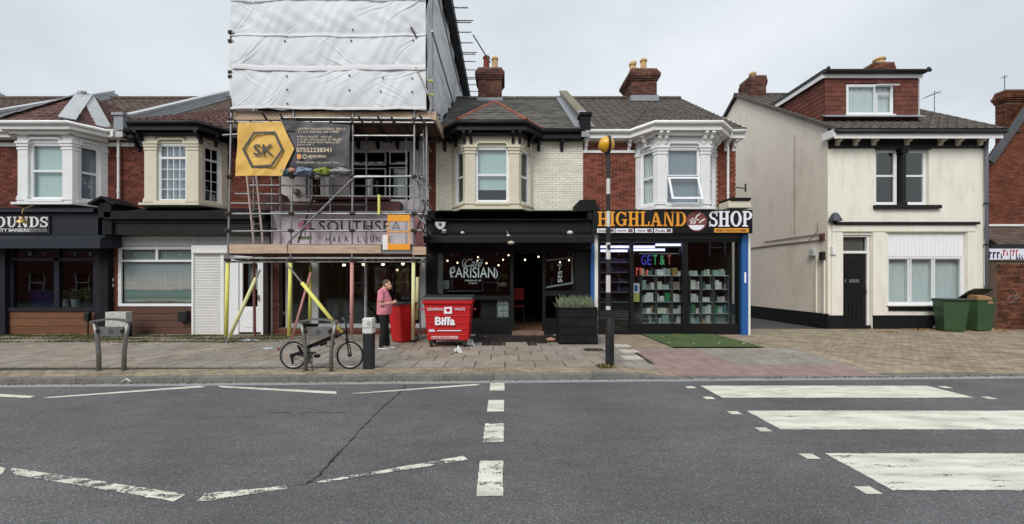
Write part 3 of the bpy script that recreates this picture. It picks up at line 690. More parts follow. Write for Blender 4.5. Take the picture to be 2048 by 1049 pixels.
def bay(r, fx0, fx1, bx0, bx1, zb, wz0, wz1, wt, m, styles, fw=.27, sw=.13, ow=.17, zt=None, skipwin=()):
    """canted bay; styles = {'L':kw,'F':kw,'R':kw} for window()"""
    zt = zt or ZE - .17; A, B_, C_, D_ = (bx0, YW), (fx0, YB), (fx1, YB), (bx1, YW)
    body = MB(); faces = {'L': (A, B_, ow, sw), 'F': (B_, C_, fw, fw), 'R': (C_, D_, sw, ow)}
    def un(a, b): u = (Vector(b)-Vector(a)).normalized(); return u, Vector((-u.y, u.x)), (Vector(b)-Vector(a)).length
    body.prism([(p[0], p[1], zb) for p in (A, B_, C_, D_)], (0, 0, .1))
    for k, (a, b, wa, wb) in faces.items():
        u, n, Ln = un(a, b)
        fbox(body, a, b, .02, Ln-.02, .03, .15, zb+.09, wz0)
    by = body.build('bay', m, r)
    for k, (a, b, wa, wb) in faces.items():
        u, n, Ln = un(a, b); lt = MB(); fbox(lt, a, b, .02, Ln-.02, .03, .15, wz1, zt); lt.build('lintel', m, by)
    uF, nF, _ = un(B_, C_); uL, nL, LL = un(A, B_); uR, nR, LR = un(C_, D_)
    for c, a1, n1, w1, a2, n2, w2 in ((B_, uF, nF, fw, -uL, nL, sw), (C_, -uF, nF, fw, uR, nR, sw)):
        p = MB(); pier(p, c, a1, n1, w1, a2, n2, w2, wz0-.02, wz1+.02); pier(p, c, a1, n1, w1, a2, n2, w2, zb+.1, wz0-.02+.0, .035); pier(p, c, a1, n1, w1-.03, a2, n2, w2-.03, wz0-.02, wz0+.1, .02)
        pier(p, c, a1, n1, w1, a2, n2, w2, wz1-.22, wz1-.16, .02); pier(p, c, a1, n1, w1, a2, n2, w2, wz1-.12, wz1-.04, .03); pier(p, c, a1, n1, w1, a2, n2, w2, wz1-.04, wz1+.02, .055)
        pier(p, c, a1, n1, w1-.03, a2, n2, w2-.03, wz1+.02, zt, .01); p.build('pilaster', m, by)
    for a, b, s_ in ((A, B_, 0), (C_, D_, 1)):
        u, n, Ln = un(a, b); t0, t1 = (0.0, ow) if s_ == 0 else (Ln-ow, Ln); p = MB(); fbox(p, a, b, t0, t1, 0, .12, wz0-.02, wz1); fbox(p, a, b, t0-.02, t1+.02, -.03, .12, zb+.1, wz0-.02); fbox(p, a, b, t0-.02, t1+.02, -.03, .12, wz1-.12, wz1); fbox(p, a, b, t0, t1, 0, .12, wz1, zt); p.build('pilaster', m, by)
    for k, (a, b, wa, wb) in faces.items():    # arched hood mouldings and sills
        u, n, Ln = un(a, b); p = MB(); t0, t1 = wa+.01, Ln-wb-.01; zc = wz1+.02; c = min(.1, (t1-t0)*.25)
        pts = [(t0, zc), (t0+c, zc+.09), (t1-c, zc+.09), (t1, zc)]
        for (s0, h0), (s1, h1) in zip(pts, pts[1:]):
            a3 = (a[0]+u.x*s0 - n.x*.005, a[1]+u.y*s0 - n.y*.005, h0); b3 = (a[0]+u.x*s1 - n.x*.005, a[1]+u.y*s1 - n.y*.005, h1); p.obox(a3, b3, .07, .045)
        p.build('hood_mould', m, by); p = MB(); fbox(p, a, b, t0-.04, t1+.04, -.055, .1, wz0-.07, wz0-.005); p.build('sill', m, by)
        st = dict(styles.get(k, {}))
        cells = st.pop('cells', None) or [(0, 1, 0, (wt-wz0)/(wz1-wz0)), (0, 1, (wt-wz0)/(wz1-wz0), 1)]
        if k not in skipwin: window(r, a, b, wa, Ln-wb, wz0, wz1, cells=cells, **st)
    led = MB(); led.prism([(p[0], p[1], zb-.07) for p in ((bx0-.1, YW-.0), (fx0-.09, YB-.1), (fx1+.09, YB-.1), (bx1+.1, YW-.0))], (0, 0, .068)); led.build('ledge', m, by)
    return by
def downpipe(r, px, D, py0, py1, m, rr=.035):
    mb = MB().tube([P(px, py0, D), P(px, py1, D)], rr, 10); z0, z1 = Z(py1, D), Z(py0, D); z = z0 + .2
    while z < z1: mb.lathe((X(px, D), D, z), [(rr+.012, 0), (rr+.012, .05)], 10); z += 1.1
    return mb.build('downpipe', m, r)
def chimney(r, x0, x1, y0, y1, z0, z1, bm, pots, limit=300, fl=1.0):
    c = MB(); zc = z1 - .5
    c.box(x0, x1, y0, y1, z0, z1)
    ch = c.build('chimney', MORTAR, r); it = []
    def band(za, zb_, e):
        out = brick_items(x0-e, x1+e, za, zb_, y0-e, proud=.015) + brick_items(y0-e, y1+e, za, zb_, x0-e, axis='y', proud=.015)
        oth = brick_items(y0-e, y1+e, za, zb_, 0, axis='y', proud=.015)
        out += [(Vector((x1+e-.01, l.y, l.z)), R, s) for l, R, s in oth]
        return out
    it += band(z0+.15, zc, 0)
    k = 0; z = zc
    prof = [.04, .08, .12, .12, .08, .04]
    cap = MB()
    for e in prof:
        e *= fl
        cap.box(x0-e+.01, x1+e-.01, y0-e+.01, y1+e-.01, z, z+.074); it += band(z, z+.076, e); z += .075
    cap.box(x0-.02, x1+.02, y0-.02, y1+.02, z, z+.06); cap.build('chimney_cap', MORTAR, ch)
    place_pieces('brick', it, ub(bm), ch, limit)
    fl = MB(); fl.prism([(x0-.06, y0-.1, z0-.1), (x0-.06, y0-.1, z0+.13), (x0-.06, y1+.05, z0+.25), (x0-.06, y1+.05, z0-.1)], (x1-x0+.12, 0, 0)); fl.build('flashing', LEAD, ch)
    for (px_, h, m, rr) in pots:
        MB().lathe((px_[0], px_[1], z+.03), [(rr*1.1, 0), (rr, .05), (rr*.9, h-.12), (rr*1.15, h-.1), (rr*1.15, h-.04), (rr*.95, h), (rr*.7, h), (rr*.7, h-.1)], 14).build('chimney_pot', m, ch, smooth=False)
    return ch

# ================================================================== TERRACE
XA, XB, XC, XD, XE, XF = -16.8, -11.88, -7.0, -2.2, 2.48, 7.34
def parapet(r, x, m=LEADW, capm=None, w=.22, lift=.28):
    mb = MB(); pr = [(12.0, 6.2), (12.0, 6.44+lift), (12.2, 6.7+lift), (16.6, 9.5+lift), (16.85, 9.5+lift), (16.85, 8.9)]
    mb.prism([(x-w/2, y, z) for y, z in pr], (w, 0, 0)); p = mb.build('party_parapet', m, r)
    mb = MB(); mb.obox((x, 12.05, 6.55+lift), (x, 16.65, 9.56+lift), w+.08, .07); mb.build('coping', capm or m, p)
    mb = MB(); mb.box(x-w/2-.03, x+w/2+.03, 11.98, 12.3, 6.4, 6.62+lift-.05); mb.box(x-w/2-.07, x+w/2+.07, 11.94, 12.34, 6.62+lift-.05, 6.66+lift); mb.build('kneeler', BLACKM if capm else LEAD, p)
    # lead soakers either side
    mb = MB()
    for s in (-1, 1): mb.obox((x + s*(w/2+.09), 12.1, 6.54), (x + s*(w/2+.09), 16.6, 9.56), .2, .03)
    mb.build('flashing', LEAD, p); return p
def string_course(r, xs, z0, z1, m, y=YW-.05):
    mb = MB()
    for a, b in xs: mb.box(a, b, y, YW+.01, z0, z1)
    return mb.build('string_course', m, r)

BRICKCH = mat('sooty_brick', lin(100, 70, 61), .9, piece=.4, var=.35, nscale=3, bump=.3, spec=.2, dirt=.7, dirtcol=lin(52, 42, 38), dscale=2.5)
# ---------- house Z (only its roof shows at the far left)
r, w_ = house('terraced_house', 'terraced house at the far left of the row, only its brown roof in view', XA-4.9, XA, MORTAR)
main_roof(r, XA-4.9, XA, TILEB); parapet(r, XA-4.9)
place_pieces('brick', brick_items(XA-2.5, XA, 4.0, 6.2, YW, L=.225), ub(BRICKD), w_)
BX('fascia', NAVY, r, XA-4.9, XA-.1, 11.9, 12.39, .1, 3.9); eave(r, XA-4.9, XA, (XA-3.6, XA-2.2, XA-4, XA-1.9), WHITE, WHITE)

# ---------- house A
fx0, fx1, bx0, bx1 = -14.62, -12.98, -15.05, -12.62
hole = (bx0+.2, bx1-.2, 4.1, 6.15)
r, w_ = house('barber_building', 'red brick terrace with white painted bay and navy barber shopfront at the left', XA, XB, MORTAR, openings=(hole,)); RA = r
place_pieces('brick', brick_items(XA, XB, 3.75, 6.2, YW, holes=((bx0, bx1, 0, 9),)), ub(BRICKD), w_)
string_course(r, ((XA, bx0-.02), (bx1+.02, XB+.02)), Z(294, YW), Z(287, YW), STONEW)
bay(r, fx0, fx1, bx0, bx1, 4.12, Z(399, YB), Z(285, YB), Z(341, YB), STONEW, {'F': dict(back=BLIND), 'R': dict(back=BLINDG), 'L': {}}, fw=.3)
eave(r, XA, XB-.02, (fx0, fx1, bx0, bx1), WHITE, WHITE)
rf = main_roof(r, XA+.1, XB-.1, TILEB)
bay_roof(r, rf, fx0, fx1, bx0, bx1, TILER, LEADW, (-13.8, 12.83, 7.9), wide=True, w=.25, e=.22)
parapet(r, XA); downpipe(r, 237, 12.3, 272, 398, WHITE)
BX('hopper', WHITE, r, X(227, 12.1), X(232, 12.1), 12.0, 12.1, Z(275, 12.1), Z(264, 12.1))
D = 11.75
mb = MB(); mb.prism([(XA, 11.58, 3.93), (XA, 12.42, 4.08), (XA, 12.42, 3.92), (XA, 11.58, 3.915)], (XB-XA-.15, 0, 0)); mb.build('shop_roof', BLACKM, r)
fa = BX('fascia', NAVY, r, XA, X(196, D), D, 12.39, Z(470, D), Z(420, D)+.0); BX('cornice', NAVY, fa, XA, X(198, D), D-.16, D, Z(426, D), Z(418, D))
sg = BX('sign_board', BLACKPL, r, X(-60, D), X(102, D), D-.04, D-.001, Z(468, D), Z(432, D))
slab('HOUNDS', X(-32, D-.05), X(96, D-.05), Z(455, D-.05), Z(434, D-.05), D-.041, WHITE, sg, gap=.12)
tx('CITY BARBERS', -8, 59, 457.5, 464, D-.041, WHITE, sg, bold=.015)
mb = MB()
for row in range(2):
    for i in range(9): a = X(62+i*4, D); mb.prism([(a, 0, 0), (a+.022, 0, -.04), (a+.034, 0, -.04), (a+.012, 0, 0)], (0, .004, 0))
    for v in mb.v[-72:]: v.y += D-.046; v.z += Z(458+row*3.5, D)
mb.build('zigzag_ornament', WHITE, sg)
lm = MB().tube([(X(77, D), D, Z(418, D)), (X(77, D), D-.15, Z(414, D)), (X(76, D), D-.35, Z(422, D)), (X(75, D), D-.38, Z(432, D))], .012, 8).build('sign_lamp', mat('brass', lin(176, 150, 90), .4, metal=.6), r)
MB().lathe((X(75, D), D-.38, Z(446, D-.4)), [(.13, 0), (.11, .05), (.04, .12), (.02, .18)], 14).build('lamp_shade', MC['brass'], lm)
aw = MB(); aw.prism([(XA, 11.45, Z(497, 11.45)), (XA, 11.45, Z(478, 11.45)), (XA, 11.75, 3.15), (XA, 12.1, 3.15), (XA, 12.1, 2.78)], (X(200, 11.45)-XA, 0, 0)); aw.build('awning_cassette', NAVYL, r)
D = 12.15
for a, b in ((-40, 18), (196, 212)): BX('shop_pillar', NAVY, r, X(a, D), X(b, D), D-.1, D+.25, .1, 3.15)
sh = MB(); sh.box(X(18, D), X(196, D), D+.1, D+.18, Z(512, D), 3.0)
for a, b in ((18, 26), (108, 118), (186, 196)): sh.box(X(a, D), X(b, D), D, D+.1, Z(622, D), 3.0)
sh.box(X(26, D), X(186, D), D, D+.1, Z(522, D), Z(516, D)); sh.box(X(10, D), X(196, D), D-.06, D+.12, Z(622, D), Z(616, D)); sf = sh.build('shopfront_frame', NAVY, r)
for a, b in ((26, 108), (118, 186)):
    BX('pane', GLS, sf, X(a, D), X(b, D), D+.05, D+.056, Z(616, D), Z(522, D)); BX('pane', GLS, sf, X(a, D), X(b, D), D+.05, D+.056, Z(516, D), Z(500, D))
TIMB = mat('stained_timber', lin(112, 72, 46), .7, piece=.15, var=.35, nscale=6, bump=.2, stretch=(.35, 1, 5), dirt=.3)
TIMBD = mat('dark_timber_cladding', lin(86, 58, 48), .75, piece=.12, var=.25, nscale=6, bump=.2, stretch=(.35, 1, 5), dirt=.3)
for i in range(3):
    z1 = Z(622, D) - i*(Z(622, D)-.1)/3; BX('timber_board', TIMB, r, X(10, D), X(193, D), D+.0+i*.003, D+.12, z1-(Z(622, D)-.1)/3+.012, z1, bevel=.006)
BX('shop_room', ROOM, r, XA+.2, XB-.2, 15.2, 15.3, .1, 3.3); BX('shop_floor', ROOM, r, XA+.2, XB-.2, 12.4, 15.2, .1, .16)
# barber's furniture seen through the glass
BLU = mat('blue_leather', lin(34, 50, 120), .5)
for k, px in enumerate((58, 84)):
    t = thing('barber_chair', ['blue upholstered barber chair behind the left barber shop pane', 'blue barber chair next to the mullion behind the left pane'][k], 'chair', (X(px, 13.4), 13.4, .16), 'barber chairs in the left shop')
    x_ = X(px, 13.4)
    BX('seat', BLU, t, x_-.28, x_+.28, 13.2, 13.7, .6, .74, bevel=.04); BX('backrest', BLU, t, x_-.28, x_+.28, 13.6, 13.72, .78, 1.45, bevel=.04); MB().lathe((x_, 13.45, .16), [(.28, 0), (.26, .04), (.05, .06), (.05, .44)], 16).build('pedestal', INOX, t)
    for s in (-1, 1): BX('armrest', BLACKPL, t, x_+s*.33-.04, x_+s*.33+.04, 13.25, 13.65, .88, .94, bevel=.02)
PLANT = mat('leaf_green', lin(60, 82, 48), .7, var=.4, nscale=20)
def leafclump(mb, c, rx, ry, h, n, s=.05, up=.5, seed=1):
    rr = random.Random(seed)
    for i in range(n):
        a = rr.uniform(0, 6.283); q = math.sqrt(rr.random()); p = Vector((c[0]+rx*q*math.cos(a), c[1]+ry*q*math.sin(a), c[2]+h*rr.random())); d_ = Vector((rr.uniform(-1, 1), rr.uniform(-1, 1), rr.uniform(-.2, 1)+up)).normalized(); sd = d_.orthogonal().normalized()*s*.3; l = s*rr.uniform(.6, 1.5)
        mb.add([p-sd*.4, p+d_*l*.5-sd, p+d_*l, p+d_*l*.5+sd], [(0, 1, 2, 3)])
for k, (px, h) in enumerate(((128, .2), (152, .26), (178, .3))):
    x_ = X(px, 12.45); t = thing('potted_plant', ['small plant in a white pot at the left of the right barber pane', 'plant in a grey pot in the middle of the right barber pane', 'bushy plant in a dark pot by the navy corner pillar'][k], 'potted plant', (x_, 12.45, Z(614, 12.45)))
    MB().lathe((x_, 12.45, Z(614, 12.45)), [(.09, 0), (.12, .22), (.13, .24), (.1, .24)], 14).build('pot', [WHITE, LEAD, BLACKPL][k], t); mb = MB(); leafclump(mb, (x_, 12.45, Z(614, 12.45)+.24), .12, .1, h, 160, .09, seed=k+4); mb.build('foliage', PLANT, t, fix=False)
bx_ = X(181, 11.9)
# small standing bollard-like lamp/ashtray by the timber
t = thing('cigarette_bin', 'small black wall-mounted box on a thin post in front of the barber timber', 'ash bin', (X(176, 12.0), 12.0, .1)); x_ = X(176, 12.0)
MB().tube([(x_, 12.0, .1), (x_, 12.0, .55)], .02, 8).build('post', BLACKPL, t); BX('box', BLACKPL, t, x_-.07, x_+.07, 11.93, 12.06, .52, .8, bevel=.02)

# ---------- house B
fx0, fx1, bx0, bx1 = -10.82, -9.2, -11.25, -8.82
r, w_ = house('shutter_building', 'red brick terrace with cream bay and black fascia over a white shutter door', XB, XC, MORTAR, openings=((bx0+.2, bx1-.2, 4.1, 6.15),)); RB = r
place_pieces('brick', brick_items(XB, XC, 3.75, 6.2, YW, holes=((bx0, bx1, 0, 9),)), ub(BRICKD), w_)
string_course(r, ((XB, bx0-.02),), Z(294, YW), Z(287, YW), STONEW)
bay(r, fx0, fx1, bx0, bx1, 4.1, Z(403, YB), Z(286, YB), Z(313, YB), STONEC, {'F': dict(back=BLINDG, muntin={0: (4, 4), 1: (4, 1)}), 'R': dict(muntin={0: (2, 4), 1: (2, 1)}), 'L': {}}, fw=.36)
eave(r, XB, XC, (fx0, fx1, bx0, bx1), BLACK, BLACK, fas=.2, brackets=[(fx0-.06, 11.68, 0), (fx1+.1, 11.68, 0), (fx0-.3, 12.0, -.8), (fx1+.3, 12.0, .8), (-11.6, 12.39, 0), (-11.35, 12.39, 0), (-8.5, 12.39, 0)])
rf = main_roof(r, XB+.1, XC-.1, TILEB)
bay_roof(r, rf, fx0, fx1, bx0, bx1, TILER, None, (-9.9, 14.3, 8.05), flat=True, w=.25, e=.22)
parapet(r, XB)
D = 11.7
mb = MB(); mb.prism([(XB, 11.55, Z(424, 11.55)), (XB, 12.42, 4.08), (XB, 12.42, 3.5), (XB, 11.55, 3.6)], (XC-XB-.12, 0, 0)); mb.build('shop_roof', BLACKM, r)
fa = BX('fascia', BLACK, r, XB+.12, XC-.12, D, 12.39, Z(470, D), Z(441, D)); BX('cornice', BLACK, fa, XB+.12, XC-.12, D-.12, 12.3, Z(441, D), Z(424, D)); BX('moulding', BLACK, fa, XB+.12, XC-.12, D-.05, D-.001, Z(446, D), Z(442, D))
# corbel between A and B
x_ = X(212, 11.6); cb = MB().box(x_-.2, x_+.2, 11.55, 12.3, Z(437, 11.6), Z(405, 11.6)).box(x_-.15, x_+.15, 11.62, 12.35, Z(470, 11.6), Z(437, 11.6)).build('console', BLACKM, r, bevel=.02)
MB().prism([(x_-.42, 11.45, 4.05), (x_, 11.45, Z(392, 11.45)), (x_+.42, 11.45, 4.05), (x_+.36, 11.45, 4.0), (x_, 11.45, Z(396, 11.45)), (x_-.36, 11.45, 4.0)], (0, .8, 0)).build('console_cap', BLACKM, r)
BX('pier', BLACKM, r, X(200, 12.0), X(217, 12.0), 11.98, 12.38, .1, Z(470, 12))
D = 12.15; zs = Z(472, D)
pr = BX('brick_pier', MORTAR, r, X(217, D), X(237, D), D+.01, 12.39, .1, zs); place_pieces('brick', brick_items(X(217, D), X(237, D), .1, zs, D+.01, proud=.01), ub(BRICKO), pr)
for py in (560, 571): BX('doorbell', PVC, r, X(224, D), X(228, D), D-.03, D-.005, Z(py+3, D), Z(py-3, D))
BX('panel', WHITE, r, X(237, D), X(452, D), D+.05, D+.1, Z(493, D), zs)
mb = MB()
for px in (237, 314, 386, 392): mb.box(X(px, D), X(px+3, D), D+.02, D+.05, Z(493, D), zs)
mb.build('trim', PVC, r)
window(r, (X(236, D), D), (X(389, D), D), 0, X(389, D)-X(236, D), Z(613, D), Z(494, D), d=0, cells=[(0, 1, 0, .78), (0, .5, .78, 1), (.5, 1, .78, 1)], gm=GL)
def seascape():
    m = bpy.data.materials.new('seascape_print'); m.use_nodes = True; N = m.node_tree.nodes; K = m.node_tree.links.new; b = N['Principled BSDF']; b.inputs['Roughness'].default_value = .5
    t = N.new('ShaderNodeTexCoord'); s = N.new('ShaderNodeSeparateXYZ'); K(t.outputs['Generated'], s.inputs[0])
    n = N.new('ShaderNodeTexNoise'); n.inputs['Scale'].default_value = 4; n.inputs['Detail'].default_value = 8; mp_ = N.new('ShaderNodeMapping'); mp_.inputs['Scale'].default_value = (1, 1, 5); K(t.outputs['Generated'], mp_.inputs[0]); K(mp_.outputs[0], n.inputs['Vector'])
    a = N.new('ShaderNodeMath'); a.operation = 'MULTIPLY_ADD'; a.inputs[1].default_value = .1; K(n.outputs['Fac'], a.inputs[0]); K(s.outputs['Z'], a.inputs[2])
    r_ = N.new('ShaderNodeValToRGB'); cr_ = r_.color_ramp; cr_.elements[0].position = .0; cr_.elements[0].color = (*lin(50, 46, 40), 1); cr_.elements[1].position = 1; cr_.elements[1].color = (*lin(120, 132, 136), 1)
    for p, c in ((.1, (88, 84, 74)), (.13, (150, 152, 148)), (.17, (92, 108, 106)), (.24, (110, 128, 126)), (.315, (96, 118, 118)), (.33, (170, 160, 152)), (.5, (158, 158, 158)), (.75, (128, 142, 146))):
        e = cr_.elements.new(p); e.color = (*lin(*[min(255, v*1.12) for v in c]), 1)
    K(a.outputs[0], r_.inputs[0]); K(r_.outputs[0], b.inputs['Base Color']); return m
BX('seascape_poster', seascape(), r, X(240, D)+.03, X(386, D)-.03, D+.1, D+.11, Z(611, D), Z(496, D))
for i in range(4):
    z1 = Z(615, D) - i*(Z(615, D)-.1)/4; BX('timber_board', TIMBD, r, X(237, D), X(386, D), D+.02, D+.12, z1-(Z(615, D)-.1)/4+.01, z1, bevel=.005)
# shutter
sb = BX('shutter_box', WHITE, r, X(383, 12.0), X(458, 12.0), 11.98, 12.35, Z(507, 12.0), Z(491, 12.0), bevel=.015)
zt = Z(507, 12.1); n = 30
for i in range(n): z0 = .1 + (zt-.1)*i/n; MB().prism([(X(389, 12.1), 12.1, z0), (X(389, 12.1), 12.085, z0+.01), (X(389, 12.1), 12.092, z0+(zt-.1)/n*.5), (X(389, 12.1), 12.085, z0+(zt-.1)/n-.012), (X(389, 12.1), 12.1, z0+(zt-.1)/n-.002), (X(389, 12.1), 12.1, z0)], (X(443, 12.1)-X(389, 12.1), 0, 0)).build('shutter_slat', mat('shutter_white', lin(214, 214, 210), .5, piece=.02, var=.05, dirt=.2, dirtcol=lin(140, 136, 126)), r)
mb = MB(); mb.box(X(385, 12.1), X(389, 12.1)-.002, 12.06, 12.2, .1, zt); mb.box(X(443, 12.1)+.002, X(449, 12.1), 12.06, 12.2, .1, zt); mb.build('shutter_rail', PVC, r)
mb = MB().box(X(362, D), X(379, D), D-.14, D+.0, Z(643, D), Z(622, D)).build('letter_box', BLACKPL, r, bevel=.02)
# white door + side panels at the right of B
mb = MB(); mb.box(X(450, D), X(476, D), D+.02, D+.1, .1, zs); mb.box(X(521, D), X(538, D), D+.02, D+.1, .1, zs); mb.box(X(476, D), X(521, D), D+.02, D+.1, Z(520, D), zs); mb.build('panel', PVC, r)
mb = MB(); x0, x1 = X(477, D), X(520, D); z0, z1 = .16, Z(521, D)
mb.box(x0, x0+.1, D+.04, D+.1, z0, z1); mb.box(x1-.1, x1, D+.04, D+.1, z0, z1); mb.box(x0+.1, x1-.1, D+.04, D+.1, z0, Z(614, D)); mb.box(x0+.1, x1-.1, D+.04, D+.1, z1-.09, z1); mb.box(x0+.18, x1-.18, D+.025, D+.04, z0+.15, Z(620, D)); dr = mb.build('door', PVC, r, bevel=.006)
BX('pane', GLS, dr, x0+.1, x1-.1, D+.06, D+.066, Z(614, D), z1-.09); BX('handle', INOX, dr, x1-.07, x1-.04, D-.01, D+.03, 1.15, 1.32)
BX('blind', NET, dr, x0+.1, x1-.1, D+.3, D+.31, Z(580, D), z1-.09)
BX('drainpipe', mat('brown_plastic', lin(44, 32, 30), .5), r, X(530, 12.1), X(540, 12.1), 12.0, 12.12, .1, Z(500, 12))
pr = BX('brick_pier', MORTAR, r, X(541, D), X(557, D), D+.01, 12.39, .1, zs); place_pieces('brick', brick_items(X(541, D), X(557, D), .1, zs, D+.01, proud=.01), ub(BRICKD), pr)
t = thing('notice_box', 'small metal box covered in grey graffiti between the timber stall risers', 'utility box', (X(237, 11.6), 11.6, .1))
mb = MB().box(X(217, 11.6), X(258, 11.6), 11.5, 11.7, Z(656, 11.6), Z(624, 11.6)); mb.build('cabinet', mat('scribbled_metal', lin(190, 190, 188), .5, var=.2, nscale=10, dirt=.9, dirtcol=lin(60, 64, 70), dscale=16), t, bevel=.01)
BX('frame', BLACKPL, t, X(215, 11.62), X(260, 11.62), 11.56, 11.69, .1, Z(624.5, 11.6)-.36)

# ---------- house C (scaffolded)
r, w_ = house('scaffolded_building', 'terraced building behind the scaffold with a pale hair salon shopfront', XC, XD, MORTAR, openings=((X(700, YW), X(822, YW), Z(404, YW), Z(298, YW)), (X(612, YW), X(644, YW), Z(398, YW), Z(352, YW)))); RC = r
# brick left part, pale render right
place_pieces('brick', brick_items(XC, X(563, YW), 3.75, 6.2, YW), ub(BRICKD), w_)
mb = MB(); xh = [(X(700, YW), X(822, YW), Z(404, YW), Z(298, YW)), (X(612, YW), X(644, YW), Z(398, YW), Z(352, YW))]
wall_rects(mb, X(563, YW), XD-.22, 3.75, 6.2, YW-.03, YW-.001, xh); mb.build('render_coat', mat('grey_pink_render', lin(212, 206, 205), .85, var=.15, dirt=.5, dirtcol=lin(120, 104, 104)), r)
it = brick_items(XD-.22, XD, 3.75, 6.2, YW-.02); place_pieces('brick', it, ub(BRICKO), w_)
window(r, (X(700, YW), YW), (X(822, YW), YW), 0, X(822, YW)-X(700, YW), Z(404, YW), Z(298, YW), cells=[(0, .58, .0, .66), (0, .58, .72, 1), (.64, .96, .0, .68), (.64, .96, .74, 1)], fw=.06)
BX('curtain', NET, r, X(790, YW), X(806, YW), YW+.3, YW+.31, Z(392, YW), Z(338, YW))
window(r, (X(612, YW), YW), (X(644, YW), YW), 0, X(644, YW)-X(612, YW), Z(398, YW), Z(352, YW), cells=[(0, 1, 0, 1)])
BX('wall_lamp', mat('old_plastic', lin(150, 150, 130), .6), r, X(586, 12.3), X(597, 12.3), 12.2, 12.36, Z(388, 12.3), Z(378, 12.3), bevel=.02)
# projecting maroon framed window bay in the middle
MAR = mat('maroon_paint', lin(84, 44, 44), .6, var=.25, nscale=5, dirt=.35)
mb = MB(); mb.box(X(625, 12.0), X(775, 12.0), 11.95, 12.36, Z(400, 12), Z(394, 12)); mb.box(X(545, 12.0), X(800, 12.0), 11.95, 12.36, Z(425, 12), Z(404, 12)); mb.build('window_band', MAR, r)
for px in (652, 735): BX('mullion', PVC, r, X(px, 12.1), X(px+5, 12.1), 12.1, 12.36, Z(394, 12.1), Z(350, 12.1))
MB().prism([(X(518, 12), 12.0, Z(425, 12)), (X(530, 12), 12.0, Z(388, 12)), (X(562, 12), 12.0, Z(388, 12)), (X(575, 12), 12.0, Z(425, 12))], (0, .38, 0)).build('maroon_panel', MAR, r)
main_roof(r, XC+.1, XD-.15, TILEB, limit=60)
eave(r, XC, XD, (-6, -4.2, -6.4, -3.8), BLACK, BLACK, brackets=[(XC+.5+i*.62, 12.39, 0) for i in range(7)])
D = 11.9
mb = MB(); mb.prism([(XC, 11.75, Z(424, 11.8)), (XC, 12.42, 4.05), (XC, 12.42, 3.85), (XC, 11.75, 3.84)], (XD-XC-.1, 0, 0)); mb.build('shop_roof', LEAD, r)
SIGN = mat('pale_pink_sign', lin(222, 208, 218), .5, var=.04, dirt=.15, dirtcol=lin(160, 150, 156)); INK = mat('dark_purple_ink', lin(44, 34, 46), .5)
sg = BX('sign_board', SIGN, r, X(544, D), X(852, D), D, 12.38, Z(489, D), Z(427, D))
tx('SOUTHSEA', 638, 803, 442, 464, D-.003, INK, sg, bold=.004, space=1.1)
for i, ch in enumerate('HAIR LOUNGE'):
    if ch != ' ':
        a = 652 + i*12.6; tx(ch, a, a + (2 if ch == 'I' else 7.5), 473.5, 484.5, D-.003, INK, sg)
FLP = mat('flower_pink', lin(196, 128, 162), .5); FLG = mat('flower_green', lin(88, 112, 70), .5)
fl = MB()
def disc(mb, px, py, rp_, D_, sy=1, seg=18, th=.004, a0=0, a1=360, inner=0):
    c = P(px, py, D_); R_ = rp_/F*D_; pts = [(c.x + R_*math.cos(rad(a0+(a1-a0)*i/seg)), D_, c.z + sy*R_*math.sin(rad(a0+(a1-a0)*i/seg))) for i in range(seg + (0 if a1-a0 == 360 else 1))]
    mb.prism(pts, (0, -th, 0))
for a, b, s_ in ((602, 451, 1.2), (610, 448, 1.5), (618, 451, 1.2), (606, 458, 1), (615, 458, 1)): disc(fl, a, b, 6 - (s_ < 1.1)*0, D-.003-.001*s_, s_)
fl.build('flower_emblem', FLP, sg)
fl = MB(); fl.box(X(609, D), X(611, D), D-.006, D-.002, Z(480, D), Z(462, D)); disc(fl, 602, 476, 7, D-.003, .5); disc(fl, 618, 476, 7, D-.003, .5); fl.build('flower_stem', FLG, sg)
D = 12.15
GREYF = mat('grey_white_frame', lin(186, 190, 192), .45, var=.08, dirt=.25)
mb = MB()
for a, b in ((571, 583), (622, 636), (842, 852)): mb.box(X(a, D), X(b, D), D, D+.12, Z(656, D), Z(512, D))
mb.box(X(583, D)+.002, X(622, D)-.002, D+.002, D+.118, Z(656, D), Z(647, D)); mb.box(X(636, D)+.002, X(842, D)-.002, D+.002, D+.118, Z(656, D), Z(648, D)); mb.box(X(557, D), X(852, D), D+.01, D+.2, Z(516, D)+.003, Z(488, D)); mb.box(X(728, D), X(731, D), D+.01, D+.1, Z(648, D), Z(516, D)); sf = mb.build('shopfront_frame', GREYF, r)
BX('pane', GLS, sf, X(583, D), X(622, D), D+.05, D+.056, Z(647, D), Z(516, D)); BX('pane', GLS, sf, X(636, D), X(728, D), D+.05, D+.056, Z(648, D), Z(516, D)); BX('pane', GLS, sf, X(731, D), X(842, D), D+.05, D+.056, Z(648, D), Z(516, D))
pr = BX('plinth', MORTAR, r, X(557, D), X(852, D), D+.03, D+.2, .1, Z(656, D)-.003); place_pieces('brick', brick_items(X(557, D), X(852, D), .1, Z(656, D), D+.03, proud=.01), ub(BRICKD), pr)
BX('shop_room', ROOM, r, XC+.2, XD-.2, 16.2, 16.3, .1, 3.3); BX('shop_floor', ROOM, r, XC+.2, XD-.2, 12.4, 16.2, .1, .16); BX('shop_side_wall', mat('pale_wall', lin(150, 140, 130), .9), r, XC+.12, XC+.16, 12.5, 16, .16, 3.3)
BULB = emis('warm_bulb', (1, .74, .45), 4); BULBC = emis('bright_bulb', (1, .85, .62), 11)
